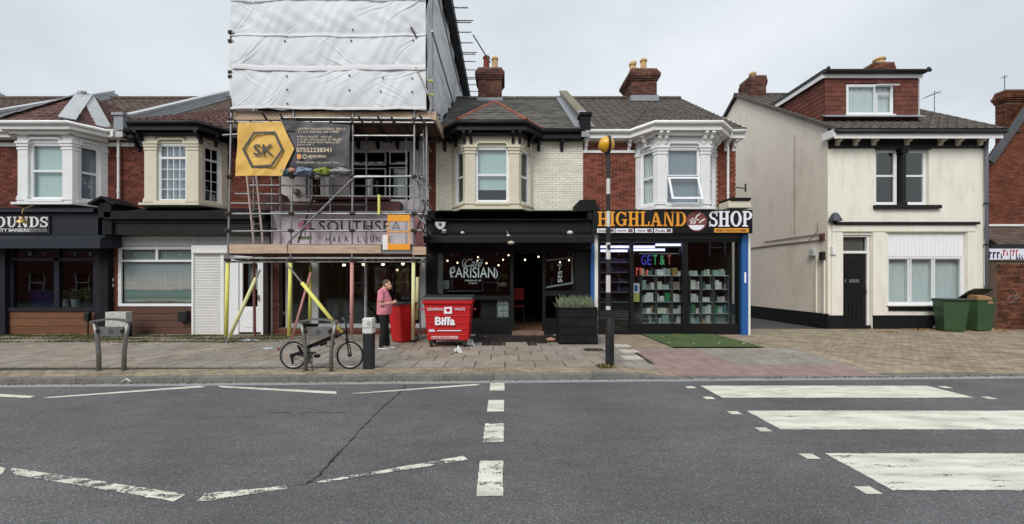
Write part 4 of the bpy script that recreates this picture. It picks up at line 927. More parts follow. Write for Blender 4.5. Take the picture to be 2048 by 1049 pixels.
def pendant(px, py, D_, label, group, shade=True, rr=.05, zc=3.2):
    c = P(px, py, D_); t = thing('pendant_lamp', label, 'pendant lamp', c, group)
    MB().tube([(c.x, c.y, c.z+rr), (c.x, c.y, zc)], .006, 6).build('cord', BLACKPL, t); MB().ball(c, rr, 12, 8).build('bulb', BULB, t, smooth=True)
    if shade: MB().lathe((c.x, c.y, c.z+.02), [(rr*1.9, 0), (rr*1.5, .05), (rr*.5, .09)], 12).build('lamp_shade', MC['brass'], t)
for i, (px, py) in enumerate(((688, 530), (727, 529), (766, 529), (806, 528))): pendant(px, py, 12.9, ['lit pendant lamp left of the pink pole in the salon', 'lit pendant lamp right of the pink pole in the salon', 'lit pendant lamp above the standing man', 'lit pendant lamp over the red wheelie bin'][i], 'pendant lamps in the hair salon')
for i, px in enumerate((655, 700, 745, 790)):
    x_ = X(px, 15); t = thing('styling_mirror', ['tall framed mirror deepest left in the salon', 'tall framed mirror behind the pink pole', 'tall framed mirror behind the man', 'tall framed mirror behind the red wheelie bin'][i], 'mirror', (x_, 16.1, 1.0), 'mirrors along the salon wall')
    BX('frame', GREYF, t, x_-.32, x_+.32, 16.1, 16.18, .95, 2.4); BX('mirror_glass', mat('mirror', (.6, .62, .62), .05, metal=1), t, x_-.27, x_+.27, 16.09, 16.1, 1.0, 2.35)
t = thing('reception_counter', 'low grey reception counter seen through the salon window', 'counter', (X(690, 13.6), 13.6, .16)); BX('front_panel', mat('counter_grey', lin(120, 124, 124), .6), t, X(655, 13.6), X(726, 13.6), 13.5, 14.1, .16, 1.15); BX('worktop', BLACKPL, t, X(650, 13.6), X(730, 13.6), 13.45, 14.15, 1.15, 1.2)

# ---------- house D (cafe)
fx0, fx1, bx0, bx1 = -1.2, .42, -1.68, .9
r, w_ = house('cafe_building', 'cream painted brick terrace with black cafe shopfront and red hipped bay roof', XD, XE, CREAMM, openings=((bx0+.2, bx1-.2, 4.1, 6.15),)); RD = r
place_pieces('brick', brick_items(XD, XE, 3.7, 6.2, YW, holes=((bx0, bx1, 0, 9),)), ub(BRICKC), w_)
bay(r, fx0, fx1, bx0, bx1, 3.98, Z(405, YB), Z(293, YB), Z(349, YB), STONEC, {'F': dict(back=BLIND, backz=(Z(378, YB), Z(293, YB))), 'R': dict(), 'L': dict()}, fw=.3)
eave(r, XD, XE, (fx0, fx1, bx0, bx1), BLACK, BLACK, fas=.2, brackets=[(fx0-.02, 11.7, 0), (fx0+.18, 11.7, 0), (fx1-.18, 11.7, 0), (fx1+.02, 11.7, 0), (fx0-.3, 12.0, -.8), (fx1+.3, 12.0, .8), (X(1077, YW), YW-.01, 0), (X(1123, YW), YW-.01, 0), (X(890, YW), YW-.01, 0)])
rf = main_roof(r, XD+.15, XE-.12, SLATE, w=.3, e=.2, roll=False)
bay_roof(r, rf, fx0, fx1, bx0, bx1, SLATE, RIDGET, (-.33, 13.0, 7.72), roll=False, w=.28, e=.18)
chimney(r, X(958, 16.6), X(1003, 16.6), 16.2, 17.1, 9.2, Z(146, 16.6), BRICKCH, [((X(973, 16.6), 16.5), .65, POTR, .13), ((X(990, 16.6), 16.5), .6, POTB, .13)])
parapet(r, XE, LEAD, mat('mossy_concrete', lin(120, 116, 98), .9, var=.25, nscale=8, dirt=.5), w=.24)
D = 11.9
mb = MB(); mb.prism([(XD+.1, 11.75, Z(424, 11.8)), (XD+.1, 12.42, 4.02), (XD+.1, 12.42, 3.6), (XD+.1, 11.75, 3.6)], (XE-XD-.1, 0, 0)); mb.build('shop_roof', BLACKM, r)
fa = BX('fascia', BLACK, r, X(855, D), X(1183, D), D, 12.38, Z(473, D), Z(426, D)); BX('cornice', BLACKM, fa, X(852, D), X(1184, D), D-.15, D, Z(440, D), Z(424, D)); BX('moulding', BLACK, fa, X(858, D), X(1180, D), D-.03, D-.001, Z(466, D), Z(463.5, D))
mb = MB().box(X(846, 11.4), X(1188, 11.4), 11.3, 11.9, Z(487, 11.4), Z(473, 11.4)).build('awning_cassette', BLACK, r, bevel=.02)
BX('soffit', BLACK, r, X(855, D), X(1183, D), 11.92, 12.2, Z(500, 12), Z(488, 12))
for a in (849, 1186): MB().obox((X(a, 11.4), 11.35, Z(480, 11.4)), (X(a, 11.9)-.0, 11.88, Z(440, 11.9)), .03, .05).build('awning_arm', BLACK, r)
D = 12.15
mb = MB(); mb.box(X(852, D), X(873, D), D-.02, D+.2, .1, Z(488, D)); mb.box(X(1150, D), X(1182, D), D-.02, D+.2, .1, Z(488, D)); mb.box(X(1020, D), X(1027, D), D, D+.1, .1, Z(488, D)); mb.box(X(1085, D), X(1091, D), D, D+.1, .1, Z(488, D))
mb.box(X(873, D)+.002, X(1150, D)-.002, D+.01, D+.18, Z(506, D), Z(488, D)); mb.box(X(873, D)+.002, X(1020, D)-.002, D+.012, D+.1, Z(600, D), Z(592, D)); mb.box(X(873, D)+.002, X(1020, D)-.002, D+.005, D+.18, .1, Z(637, D)); mb.box(X(1091, D)+.002, X(1150, D)-.002, D+.012, D+.1, Z(592, D), Z(582, D)); mb.box(X(1091, D)+.002, X(1150, D)-.002, D+.005, D+.18, .1, Z(637, D))
sf = mb.build('shopfront_frame', BLACK, r)
for a, b, c, d_ in ((875, 1018, 508, 592), (940, 1018, 600, 636), (875, 938, 600, 636), (1092, 1149, 508, 582), (1092, 1149, 592, 637)): BX('pane', GLS, sf, X(a, D), X(b, D), D+.05, D+.056, Z(d_, D), Z(c, D))
gw = mat('white_window_lettering', lin(210, 228, 228), .5)
tx('Café', 926, 962, 518, 534, D+.04, gw, r, shear=.45)
tx('PARISIAN', 901, 990, 535, 556, D+.04, gw, r, bold=.0)
scrawl(930, 962, 560, 563, D+.04, gw, r, seed=2); scrawl(938, 955, 565.5, 568, D+.04, gw, r, seed=3)
mb = MB()
for cx_, cy_, rr_, a0, a1 in ((908, 544, 10, 60, 300), (985, 548, 12, -60, 60), (932, 527, 9, 90, 290)):
    ps = [P(cx_ + rr_*.8*math.cos(rad(a0+(a1-a0)*i/14)), cy_ - rr_*math.sin(rad(a0+(a1-a0)*i/14)), D+.036) for i in range(15)]; mb.tube(ps, [.004+.012*math.sin(math.pi*i/14) for i in range(15)], 6)
mb.build('lettering_swash', gw, r)
for i in range(5): scrawl(1116, 1124, 527+i*8, 533+i*8, D+.04, gw, r, seed=30+i)
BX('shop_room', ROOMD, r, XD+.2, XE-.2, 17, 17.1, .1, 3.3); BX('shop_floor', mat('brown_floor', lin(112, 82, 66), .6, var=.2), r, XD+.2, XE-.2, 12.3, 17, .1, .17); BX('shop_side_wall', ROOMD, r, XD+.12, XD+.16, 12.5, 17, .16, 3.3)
BX('doorstep', mat('stone_step', lin(120, 98, 84), .8, var=.2), r, X(1024, 12), X(1088, 12), 11.95, 12.3, .1, .2)
# propped sign board in the right pane & white edge at the left
mb = MB().prism([P(1091, 577, 12.3), P(1146, 568, 12.3), P(1146, 514, 12.3), P(1091, 520, 12.3), P(1094, 523, 12.3), P(1143, 517, 12.3), P(1143, 565, 12.3), P(1094, 573, 12.3)], (0, .02, 0)).build('menu_frame', GREYF, r)
BX('wall_panel', GREYF, r, X(876, 12.35), X(886, 12.35), 12.3, 12.36, Z(588, 12.3), Z(508, 12.3)); BX('notice', GREYF, r, X(886, 12.5), X(899, 12.5), 12.45, 12.47, Z(578, 12.5), Z(561, 12.5))
places = ['far left of the cafe window', 'left above the cafe lettering', 'upper middle of the cafe window', 'just below another bulb mid window', 'right of the lettering in the cafe window', 'near the cafe doorway top left', 'highest by the cafe door post', 'low in the right half of the cafe window', 'inside the cafe doorway at its middle', 'inside the cafe doorway at its right', 'left in the right-hand cafe pane', 'right in the right-hand cafe pane']
for i, (px, py) in enumerate(((895, 522), (915, 526), (956, 515), (955, 522), (973, 527), (1006, 520), (1017, 511), (997, 531), (1050, 520), (1077, 514), (1120, 525), (1138, 521))): pendant(px, py, 13.0 + (i*37 % 7)*.25, 'bare glowing bulb ' + places[i], 'bulbs in the cafe', shade=False, rr=.027)
t = thing('red_chair', 'red backed chair just inside the dark cafe doorway', 'chair', (X(1037, 14.2), 14.2, .17)); x_ = X(1038, 14.2)
RED = mat('red_plastic', lin(178, 24, 30), .45, var=.08, dirt=.15)
BX('backrest', RED, t, x_-.2, x_+.2, 14.4, 14.44, 1.05, 1.5, bevel=.015); BX('seat', RED, t, x_-.2, x_+.2, 14.05, 14.4, .82, .86, bevel=.01)
for sx in (-.17, .17):
    for sy in (14.08, 14.38): BX('leg', BLACKPL, t, x_+sx-.015, x_+sx+.015, sy-.015, sy+.015, .17, .82 if sy < 14.2 else 1.06)
t = thing('poster_stand', 'small blue and white price board low in the cafe window', 'poster', (X(1005, 12.3), 12.3, Z(636, 12.3))); BX('board', mat('poster_blue', lin(120, 140, 152), .5, var=.4, nscale=14), t, X(994, 12.3), X(1018, 12.3), 12.28, 12.3, Z(635, 12.3), Z(600, 12.3))
for a, b, c, d_ in ((996, 1005, 601, 609), (1007, 1016, 601, 609), (996, 1005, 613, 622), (1007, 1016, 613, 622), (996, 1005, 624, 633), (1007, 1016, 624, 633)): BX('picture', mat('poster_card', lin(190, 190, 180), .6, var=.5, nscale=20), t, X(a, 12.27), X(b, 12.27), 12.27, 12.279, Z(d_, 12.27), Z(c, 12.27))
t = thing('hanging_basket', 'round pale wire basket with plant hanging in the cafe window', 'basket', P(1005, 572, 12.6)); MB().ball(P(1005, 570, 12.6), .16, 14, 8, (1, 1, .55)).build('bowl', mat('wicker', lin(130, 124, 104), .8, var=.3), t, smooth=True); mb = MB(); leafclump(mb, P(1003, 562, 12.6), .18, .12, .2, 90, .08, seed=3); mb.build('foliage', PLANT, t, fix=False); MB().tube([P(1005, 560, 12.6), P(1005, 510, 12.6)], .005, 5).build('cord', BLACKPL, t)
# alarm, dome, lamps
def flatpoly(pts, D_, th, m, parent, name): return MB().prism([P(a, b, D_) for a, b in pts], (0, th, 0)).build(name, m, parent)
t = thing('alarm_box', 'white shield-shaped alarm box high on the cafe fascia', 'alarm box', P(881, 451, 11.85)); flatpoly([(870, 444), (891, 444), (890, 452), (884, 459), (877, 459), (871, 452)], 11.8, .09, WHITE, t, 'cover'); flatpoly([(878, 447), (883, 447), (883, 452), (878, 452)], 11.795, .004, BLACKPL, t, 'badge')
t = thing('camera_dome', 'grey dome security camera on the cafe fascia below the alarm box', 'camera', P(888, 466, 11.8)); MB().ball(P(888, 466, 11.78), .085, 14, 8, (1, 1, .8)).build('dome', mat('smoked_plastic', lin(110, 112, 114), .3), t, smooth=True); BX('bracket', WHITE, t, X(884, 11.8), X(892, 11.8), 11.8, 11.89, Z(462, 11.8), Z(459, 11.8))
for k, (px, fl_) in enumerate(((925, -1), (1014, 1), (1140, -1))):
    D_ = 11.6; t = thing('swan_neck_lamp', ['curved chrome sign lamp at the left of the cafe fascia', 'small chrome sign lamp at the middle of the cafe fascia', 'chrome sign lamp with round head at the right of the cafe fascia'][k], 'lamp', P(px, 468, D_), 'sign lamps over the cafe')
    ps = [P(px - fl_*-14, 471, 11.88), P(px+fl_*10*1, 465, 11.8), P(px+fl_*3, 462, 11.65), P(px, 466, 11.5)] if k != 1 else [P(px-4, 463, 11.88), P(px-2, 460, 11.7), P(px, 464, 11.55), P(px+3, 472, 11.5)]
    MB().tube(ps, .012, 8).build('arm', INOX, t); MB().ball(ps[-1], .06 + .03*(k == 2), 12, 8, (1, 1, .7)).build('head', mat('lamp_white', lin(210, 210, 206), .3), t, smooth=True)
t = thing('bulkhead_lamp', 'round white bulkhead lamp under the middle of the cafe awning box', 'lamp', P(1023, 484, 11.4)); MB().ball(P(1022, 486, 11.35), .1, 14, 8, (1.1, 1, .6)).build('globe', mat('opal', lin(190, 184, 164), .4), t, smooth=True)

# ---------- house E (highland)
fx0, fx1, bx0, bx1 = 4.58, 6.15, 4.15, 6.72
r, w_ = house('corner_shop_building', 'end terrace in red brick with white bay above a black shop sign in orange letters', XE, XF, MORTARR, openings=((bx0+.2, bx1-.2, 4.05, 6.15),)); RE = r
place_pieces('brick', brick_items(XE, XF, 3.75, 6.2, YW, holes=((bx0, bx1, 0, 9),)), ub(BRICK), w_)
string_course(r, ((XE, bx0-.02),), Z(307, YW), Z(302, YW), STONEW)
kw = dict(back=BLINDG)
by = bay(r, fx0, fx1, bx0, bx1, 3.98, Z(408, YB), Z(294, YB), Z(351, YB), STONEW, {'F': dict(back=BLINDG, cells=[(0, 1, .5, 1)]), 'L': dict(back=NET), 'R': {}}, fw=.27, sw=.14, ow=.16)
# open lower casement, hinged at its top
a0 = fx0+.27+.05; a1 = fx1-.27-.05; zt_ = Z(351, YB); zb_ = Z(405, YB)
mb = MB(); tilt = .38
def q(x, s, n): return (x, YB+.06 - math.sin(tilt)*s - n*math.cos(tilt), zt_ - .03 - math.cos(tilt)*s + n*-math.sin(tilt))
Ls = zt_-zb_-.04
for xa, xb, s0, s1 in ((a0, a0+.06, 0, Ls), (a1-.06, a1, 0, Ls), (a0+.06, a1-.06, 0, .06), (a0+.06, a1-.06, Ls-.06, Ls)): mb.hexa([q(xa, s0, 0), q(xb, s0, 0), q(xb, s1, 0), q(xa, s1, 0)], [q(xa, s0, .04), q(xb, s0, .04), q(xb, s1, .04), q(xa, s1, .04)])
sh_ = mb.build('open_casement', PVC, r); sh_['label'] = 'white casement tilted outward at the bottom'
MB().hexa([q(a0+.06, .06, .018), q(a1-.06, .06, .018), q(a1-.06, Ls-.06, .018), q(a0+.06, Ls-.06, .018)], [q(a0+.06, .06, .022), q(a1-.06, .06, .022), q(a1-.06, Ls-.06, .022), q(a0+.06, Ls-.06, .022)]).build('pane', GL, sh_)
for x_ in (a0+.02, a1-.02): MB().obox((x_, YB+.07, zt_-.55), (x_, YB-.12, zt_-.66), .012, .012).build('stay', STEELD, sh_)
e = eave(r, XE, XF+.1, (fx0, fx1, bx0, bx1), WHITE, WHITE, fas=.2, brackets=[(X(1170, YW)+.02, YW-.01, 0), (X(1257, YW), YW-.01, 0), (fx0+.02, 11.7, 0), (fx0+.22, 11.7, 0), (fx1-.2, 11.7, 0), (fx1, 11.7, 0), (fx0-.25, 12.0, -.8), (fx1+.2, 11.95, .8), (fx1+.42, 12.2, .8), (7.0, YW-.01, 0), (7.25, YW-.01, 0)])
rf = main_roof(r, XE+.12, XF+.12, TILEG)
bay_roof(r, rf, fx0, fx1, bx0, bx1, TILEG, None, (5.4, 14.6, 8.25), flat=True)
chimney(r, X(1256, 16.5), X(1304, 16.5), 16.0, 17.2, 9.2, Z(148, 16.4), BRICKCH, [((X(1263, 16.4), 16.3), .42, POTB, .12), ((X(1269, 16.4), 16.6), .62, POTB, .13), ((X(1287, 16.4), 16.4), .62, POTB, .13), ((X(1278, 16.6), 16.9), .5, POTB, .12)])
downpipe(r, 1456, 12.3, 288, 402, WHITE); MB().tube([(X(1462, 12.05), 12.02, 6.36), (X(1462, 12.05), 12.05, 6.2), (X(1456, 12.3), 12.3, 6.05)], .035, 8).build('swan_neck', WHITE, r)
BX('barge_board', WHITE, r, XF, XF+.12, 12.2, 12.6, 6.2, 6.42)
MB().obox((XF+.13, 12.1, 6.42), (XF+.13, 16.6, 9.42), .04, .18).build('verge', WHITE, r)
BX('corbel', STONEC, r, X(1450, 12), X(1495, 12), 11.8, 12.38, Z(419, 12), Z(404, 12), bevel=.03); BX('corbel_cap', BLACKM, r, X(1452, 12), X(1492, 12), 11.75, 12.38, Z(403.7, 12), Z(399, 12))
x_ = X(1172, 11.8); MB().prism([(x_-.3, 11.7, 3.85), (x_-.3, 11.7, 4.1), (x_-.2, 11.7, 4.2), (x_+.25, 11.7, 4.2), (x_+.4, 11.7, 3.9)], (0, .68, 0)).build('console_cap', BLACKM, r)
D = 11.75
mb = MB(); mb.prism([(XE+.1, 11.85, 3.9), (XE+.1, 12.42, 4.0), (XE+.1, 12.42, 3.6), (XE+.1, 11.85, 3.6)], (XF-XE-.1, 0, 0)); mb.build('shop_roof', LEAD, r)
sg = BX('sign_board', mat('glossy_black_sign', lin(16, 16, 18), .25), r, X(1185, D), X(1505, D), D, 12.1, Z(467, D), Z(420, D))
ORA = mat('orange_letters', lin(232, 158, 52), .4); WL = mat('white_letters', lin(236, 238, 246), .4)
HL = mat('letter_outline', lin(120, 84, 40), .5); 
slab('HIGHLAND', X(1195, D), X(1371, D), Z(453, D), Z(424, D), D-.001, ORA, sg, depth=.035, gap=.09); slab('SHOP', X(1418, D), X(1503, D), Z(454, D), Z(423, D), D-.001, WL, sg, depth=.035, gap=.09)
mb = MB(); disc(mb, 1393, 443, 20.5, D-.001, seg=28, th=.02); mb.build('emblem', mat('emblem_brown', lin(118, 62, 58), .5, var=.2, nscale=9), sg)
mb = MB(); disc(mb, 1393, 443, 18, D-.022, seg=20, th=.003, a0=205, a1=335); mb.build('emblem_band', WL, sg)
mb = MB()
for pts in ([(1380, 447), (1384, 436), (1387, 436), (1384, 449)], [(1386, 448), (1392, 432), (1400, 426), (1402, 428), (1394, 434), (1390, 449)], [(1396, 446), (1408, 437), (1411, 439), (1400, 447)], [(1378, 440), (1399, 439), (1399, 441), (1378, 442)]): mb.prism([P(a, b, D-.022) for a, b in pts], (0, -.006, 0))
mb.build('emblem_stripes', mat('emblem_pale', lin(214, 208, 206), .5), sg)
for a, b, s_ in ((1195, 1220, 'Drinks'), (1232, 1258, 'Liquids'), (1271, 1296, 'Vapes'), (1309, 1335, 'Pods')):
    BX('label_panel', WL, sg, X(a-1, D), X(b+9, D), D-.012, D-.001, Z(466, D), Z(457.5, D)); tx(s_, a+2, b-5, 459.5, 464.5, D-.013, INK, sg, bold=.02, depth=.003)
    BX('label_picture', mat('label_picture', lin(110, 90, 96), .5, var=.5, nscale=30), sg, X(b-2, D), X(b+7, D), D-.0145, D-.0125, Z(465, D), Z(458.5, D))
mb = MB().box(X(1428, D), X(1497, D), D-.012, D-.001, Z(465.5, D), Z(457, D)).build('hours_panel', ORA, sg); tx('OPEN 7 DAYS A WEEK', 1431, 1494, 459.3, 463.6, D-.013, INK, sg, bold=.03, depth=.003)
D = 12.1
BLUE = mat('blue_paint', lin(38, 92, 158), .45, var=.08, dirt=.15)
for a, b, m in ((1182, 1189, BLUE), (1189.3, 1196, WHITE), (1484, 1496.5, BLUE), (1496.8, 1501, WHITE)): BX('shop_pillar', m, r, X(a, D-.1), X(b, D-.1), D-.1, 12.39, .1, Z(468, D-.1))
BX('hours_notice', WL, r, X(1489, D-.11), X(1492.5, D-.11), D-.108, D-.101, Z(566, D-.1), Z(545, D-.1))
BX('shutter_box', mat('grey_shutter_box', lin(70, 74, 78), .5), r, X(1196, D), X(1484, D), D-.05, D+.2, Z(478, D), Z(468, D))
mb = MB(); zt_ = Z(478, D)-.003
for a, b in ((1196, 1201), (1260, 1267), (1365, 1376), (1475, 1484)): mb.box(X(a, D), X(b, D), D, D+.12, .1, zt_)
mb.box(X(1267, D)+.002, X(1365, D)-.002, D+.003, D+.117, .1, Z(648, D)); mb.box(X(1376, D)+.002, X(1475, D)-.002, D+.003, D+.117, .1, Z(648, D)); mb.box(X(1201, D)+.002, X(1475, D)-.002, D+.006, D+.1, zt_-.1, zt_); mb.box(X(1201, D)+.002, X(1260, D)-.002, D+.01, D+.1, .1, .24)
sf = mb.build('shopfront_frame', mat('black_aluminium', lin(20, 20, 22), .35), r)
for a, b, zb_ in ((1201, 1260, .24), (1267, 1365, Z(648, D)), (1376, 1475, Z(648, D))): BX('pane', GLS, sf, X(a, D), X(b, D), D+.05, D+.056, zb_, zt_-.1)
BX('shop_room', ROOM, r, XE+.2, XF-.2, 16, 16.1, .1, 3.3); BX('shop_floor', ROOM, r, XE+.2, XF-.2, 12.3, 16, .1, .16); BX('shop_side_wall', ROOM, r, XF-.16, XF-.12, 12.5, 16, .16, 3.3)
GLOW = emis('violet_led', (.6, .58, 1), 2.0)
for k, (a, b, py, D_) in enumerate(((1200, 1262, 494, 12.8), (1268, 1310, 494, 12.8), (1312, 1364, 490, 12.8), (1200, 1255, 502, 13.6), (1262, 1330, 500, 13.6))):
    t = thing('strip_light', ['violet strip light over the shop door', 'violet strip light left above the letters of the LED sign', 'violet strip light by the middle mullion', 'rear violet strip light at the left', 'rear violet strip light at the middle'][k] + ' in the corner shop', 'strip light', P(a, py, D_), 'strip lights under the corner shop ceiling'); BX('tube', GLOW, t, X(a, D_), X(b, D_), D_, D_+.05, Z(py+2.2, D_), Z(py-2, D_)); BX('housing', WHITE, t, X(a, D_), X(b, D_), D_-.01, D_+.06, Z(py-2, D_)+.002, Z(py-2, D_)+.03)
t = thing('led_sign', 'dotted LED window sign in blue, green and red letters', 'LED sign', P(1315, 520, 12.25)); BX('frame', GREYF, t, X(1278, 12.25), X(1356, 12.25), 12.26, 12.28, Z(508.5, 12.25), Z(507, 12.25))
for s_, a, b, c in (('G', 1283, 1292, (.06, .07, .6)), ('E', 1295, 1303, (.06, .08, .55)), ('T', 1306, 1314, (.06, .42, .2)), ('&', 1320, 1329, (.1, .4, .18)), ('T', 1335, 1342, (.45, .1, .08))): tx(s_, a, b, 511, 530, 12.255, emis('led_' + s_, c, .5), t, bold=-.01)
t = thing('neon_sign', 'small red neon word low in the corner shop window', 'neon sign', P(1285, 543, 12.25)); scrawl(1272, 1296, 536, 551, 12.255, emis('neon_red', (.5, .08, .04), .6), t, name='neon_strokes', seed=8)
# display cabinets full of boxed goods
random.seed(21)
cols = [('white', lin(215, 220, 222)), ('pale teal', lin(150, 180, 180)), ('grey', lin(130, 136, 140)), ('dusty pink', lin(170, 140, 136)), ('green', lin(60, 140, 90)), ('amber', lin(176, 146, 84)), ('pale blue', lin(176, 190, 200)), ('dark', lin(50, 54, 60)), ('silver', lin(190, 192, 192)), ('mint', lin(170, 196, 184)), ('off-white', lin(224, 224, 216)), ('bright white', lin(236, 238, 240)), ('pearl', lin(226, 222, 226)), ('ivory', lin(230, 224, 204)), ('light grey', lin(196, 200, 204)), ('pale pink', lin(220, 196, 198)), ('chalk white', lin(240, 240, 236)), ('teal', lin(70, 136, 140))]
cabs = [(1281, 1308, 'first'), (1311, 1339, 'second'), (1342, 1364, 'third'), (1377, 1397, 'fourth'), (1400, 1421, 'fifth'), (1425, 1452, 'sixth')]
shelves = [552, 579, 604, 627, 646]
DC = 12.45
USED = set()
for a, b, nm in cabs:
    t = thing('display_cabinet', nm + ' narrow display cabinet from the left in the corner shop window', 'display cabinet', (X((a+b)/2, DC), DC, .16), 'display cabinets in the shop window')
    mb = MB()
    for px in (a-1, b): mb.box(X(px, DC), X(px+1, DC), DC-.15, DC+.25, .16, Z(551, DC))
    mb.build('upright', mat('dull_aluminium', lin(96, 100, 102), .5), t)
    for py in shelves: BX('shelf', WHITE if py == 552 else GREYF, t, X(a, DC)+.004, X(b, DC)-.004, DC-.15, DC+.25, Z(py+.6, DC), Z(py-.6, DC))
    BX('back_panel', mat('cabinet_back', lin(26, 28, 32), .6), t, X(a, DC)+.004, X(b, DC)-.004, DC+.22, DC+.24, .16, Z(552, DC))
    for si, py in enumerate(shelves):
        x_ = a + 1; k = 0
        while x_ < b - 3:
            wd = random.choice((4, 6, 8, 10, 14, 20)); wd = min(wd, b - 1 - x_)
            if wd < 3: break
            if random.random() < .93:
                cn, cc = random.choice([c for c in cols if (c[0], min(int((x_-a)/(b-a)*3), 2), si, nm) not in USED] or cols); USED.add((cn, min(int((x_-a)/(b-a)*3), 2), si, nm)); h = random.uniform(8, 19 if si else 17); dd = random.uniform(0, .12)
                where = ['on top of', 'on the upper shelf of', 'on the middle shelf of', 'on the lower shelf of', 'at the bottom of'][si]; pos = ['at the left', 'in the middle', 'at the right'][min(int((x_-a)/(b-a)*3), 2)]
                bo = MB().box(X(x_, DC), X(x_+wd-1, DC), DC-.12+dd, DC+.1, Z(py-.7, DC), Z(py-h, DC)).build('boxed_product', mat('pack_' + cn.replace(' ', '_'), cc, .45, var=.2, nscale=22, stretch=(1, 1, 1.6), dirt=1.0, dirtcol=random.choice((lin(30, 40, 60), lin(40, 110, 120), lin(150, 60, 50), lin(30, 32, 36), lin(60, 70, 80))), dscale=random.choice((9, 14, 20))))
                tag(bo, '%s packet %s %s the %s display cabinet' % (cn, pos, where, nm), 'packet', 'boxed goods in the corner shop window')
            x_ += wd
for (a, b, c, d_, cn) in ((1266, 1279, 566, 605, 'white and yellow'),):
    t = thing('window_poster', 'tall white and yellow poster at the left edge of the shop window', 'poster', P(1272, 600, 12.2)); BX('upper_sheet', WL, t, X(a, 12.2), X(b, 12.2), 12.2, 12.205, Z(587, 12.2), Z(567, 12.2)); BX('lower_sheet', mat('poster_yellow', lin(214, 204, 120), .5, var=.1), t, X(a, 12.2), X(b, 12.2), 12.2, 12.205, Z(604, 12.2), Z(587.5, 12.2)); BX('print', BLUE, t, X(a+3, 12.2), X(b-4, 12.2), 12.195, 12.199, Z(583, 12.2), Z(571, 12.2))
# dark shelving inside by the door
for k, (py) in enumerate((525, 545, 565, 585, 605)):
    D_ = 14.2; t = thing('wall_shelf', ['top', 'second', 'middle', 'fourth', 'lowest'][k] + ' dark stocked shelf seen through the corner shop door', 'shelf', P(1230, py, D_), 'shelves behind the shop door'); BX('board', GREYF, t, X(1196, D_), X(1262, D_), D_, D_+.3, Z(py+1, D_), Z(py-1, D_)); mb = MB(); x_ = 1198
    while x_ < 1258: w2 = random.uniform(2.5, 6); mb.box(X(x_, D_), X(x_+w2, D_), D_, D_+.2, Z(py-1.2, D_), Z(py-random.uniform(5, 11), D_)); x_ += w2+.8
    o = mb.build('stock', mat('shelf_stock', lin(90, 84, 110), .6, piece=.7, var=.3), t); o['kind'] = 'stuff'
t = thing('hanging_bracket', 'small rusty bracket sticking out at the upper right edge of the corner shop wall', 'bracket', P(1487, 378, 12.5)); MB().obox(P(1468, 374, 12.5), P(1492, 378, 12.5), .03, .03).obox(P(1491, 368, 12.5), P(1491, 384, 12.5), .03, .05).build('arm', STEELD, t)

# ================================================================== WHITE HOUSE (right)
XR0, XR1, YR = 11.2, 16.62, 13.53
r = thing('white_house', 'detached cream rendered house with black trim and red tile-hung dormer', 'house', (14, YR, .1)); RR = r
DR = YR
hs = [(X(1750, DR), X(1858, DR), Z(411, DR), Z(298, DR)), (X(1686, DR), X(1743, DR), .1, Z(470, DR)), (X(1776, DR), X(1931, DR), Z(610, DR), Z(467, DR))]
mb = MB(); wall_rects(mb, XR0, XR1, .1, 7.0, YR, YR+.25, hs); mb.build('wall', RENDC, r)
mb = MB(); prof = [(YR+.25, .1), (YR+.25, 7.22), (18.8, 10.6), (25, 6.9), (25, .1)]
mb.prism([(XR0, y, z) for y, z in prof], (.25, 0, 0)); mb.prism([(XR0, YR+.002, .1), (XR0, YR+.25, .1), (XR0, YR+.25, 7.2), (XR0, YR+.002, 7.05)], (-.004, 0, 0)); mb.build('side_wall', RENDG, r)
mb = MB(); mb.prism([(XR1, y, z) for y, z in prof], (-.25, 0, 0)); mb.box(XR0+.26, XR1-.26, 24.7, 25, .1, 6.9); mb.box(XR0+.26, XR1-.26, YR+.25, 24.7, 3.4, 3.6); mb.box(XR0+.26, XR1-.26, YR+3.5, YR+3.6, .1, 6.9); mb.box(XR0+.26, XR1-.26, YR+.25, 24.7, 6.7, 6.8); mb.build('inner_walls', ROOM, r)
mb = MB(); zp = Z(631, DR)
for a, b in ((1656, 1686), (1745, 1955)): mb.box(X(a, DR), X(b, DR), DR-.05, DR-.003, .1, zp)
mb.build('plinth', BLACKM, r); BX('plinth', BLACKM, r, XR0-.05, XR0-.006, YR-.05, 25, .1, .62)
D = DR - .03
BX('frieze', BLACK, r, XR0, XR1, D, DR-.003, Z(297, D), Z(277, D))
ev = MB().box(XR0-.12, XR1+.12, 13.12, DR+.0-.004, 6.78, 6.82).box(XR0-.12, XR1+.12, 13.1, 13.13, Z(277, 13.1), Z(265, 13.1)).build('eaves', WHITE, r)
BX('eaves_return', WHITE, ev, XR0-.14, XR0-.0, 13.13, 13.6, Z(277, 13.3), Z(262, 13.3))
MB().tube([(XR0-.1, 13.04, Z(263, 13.04)), (XR1+.15, 13.04, Z(263, 13.04))], .06, 10).build('gutter', BLACKPL, ev, smooth=True)
for px in (1668, 1704, 1740, 1806, 1873, 1908, 1952):
    a = X(px, DR); mb = MB(); mb.prism([(a, DR-.01, 6.78), (a, 13.18, 6.78), (a, 13.18, 6.7), (a, 13.28, 6.68), (a, 13.32, 6.58), (a, 13.42, 6.54), (a, 13.44, 6.44), (a, DR-.035, 6.44)], (.13, 0, 0)); mb.build('bracket', STONEC, r)
RS = (10.7 - 6.84) / (18.8 - 13.02)
mb = MB(); ep = [(XR0-.1, 13.02, 6.84), (XR1+.2, 13.02, 6.84), (XR1+.2, 18.8, 10.7), (XR0-.1, 18.8, 10.7)]
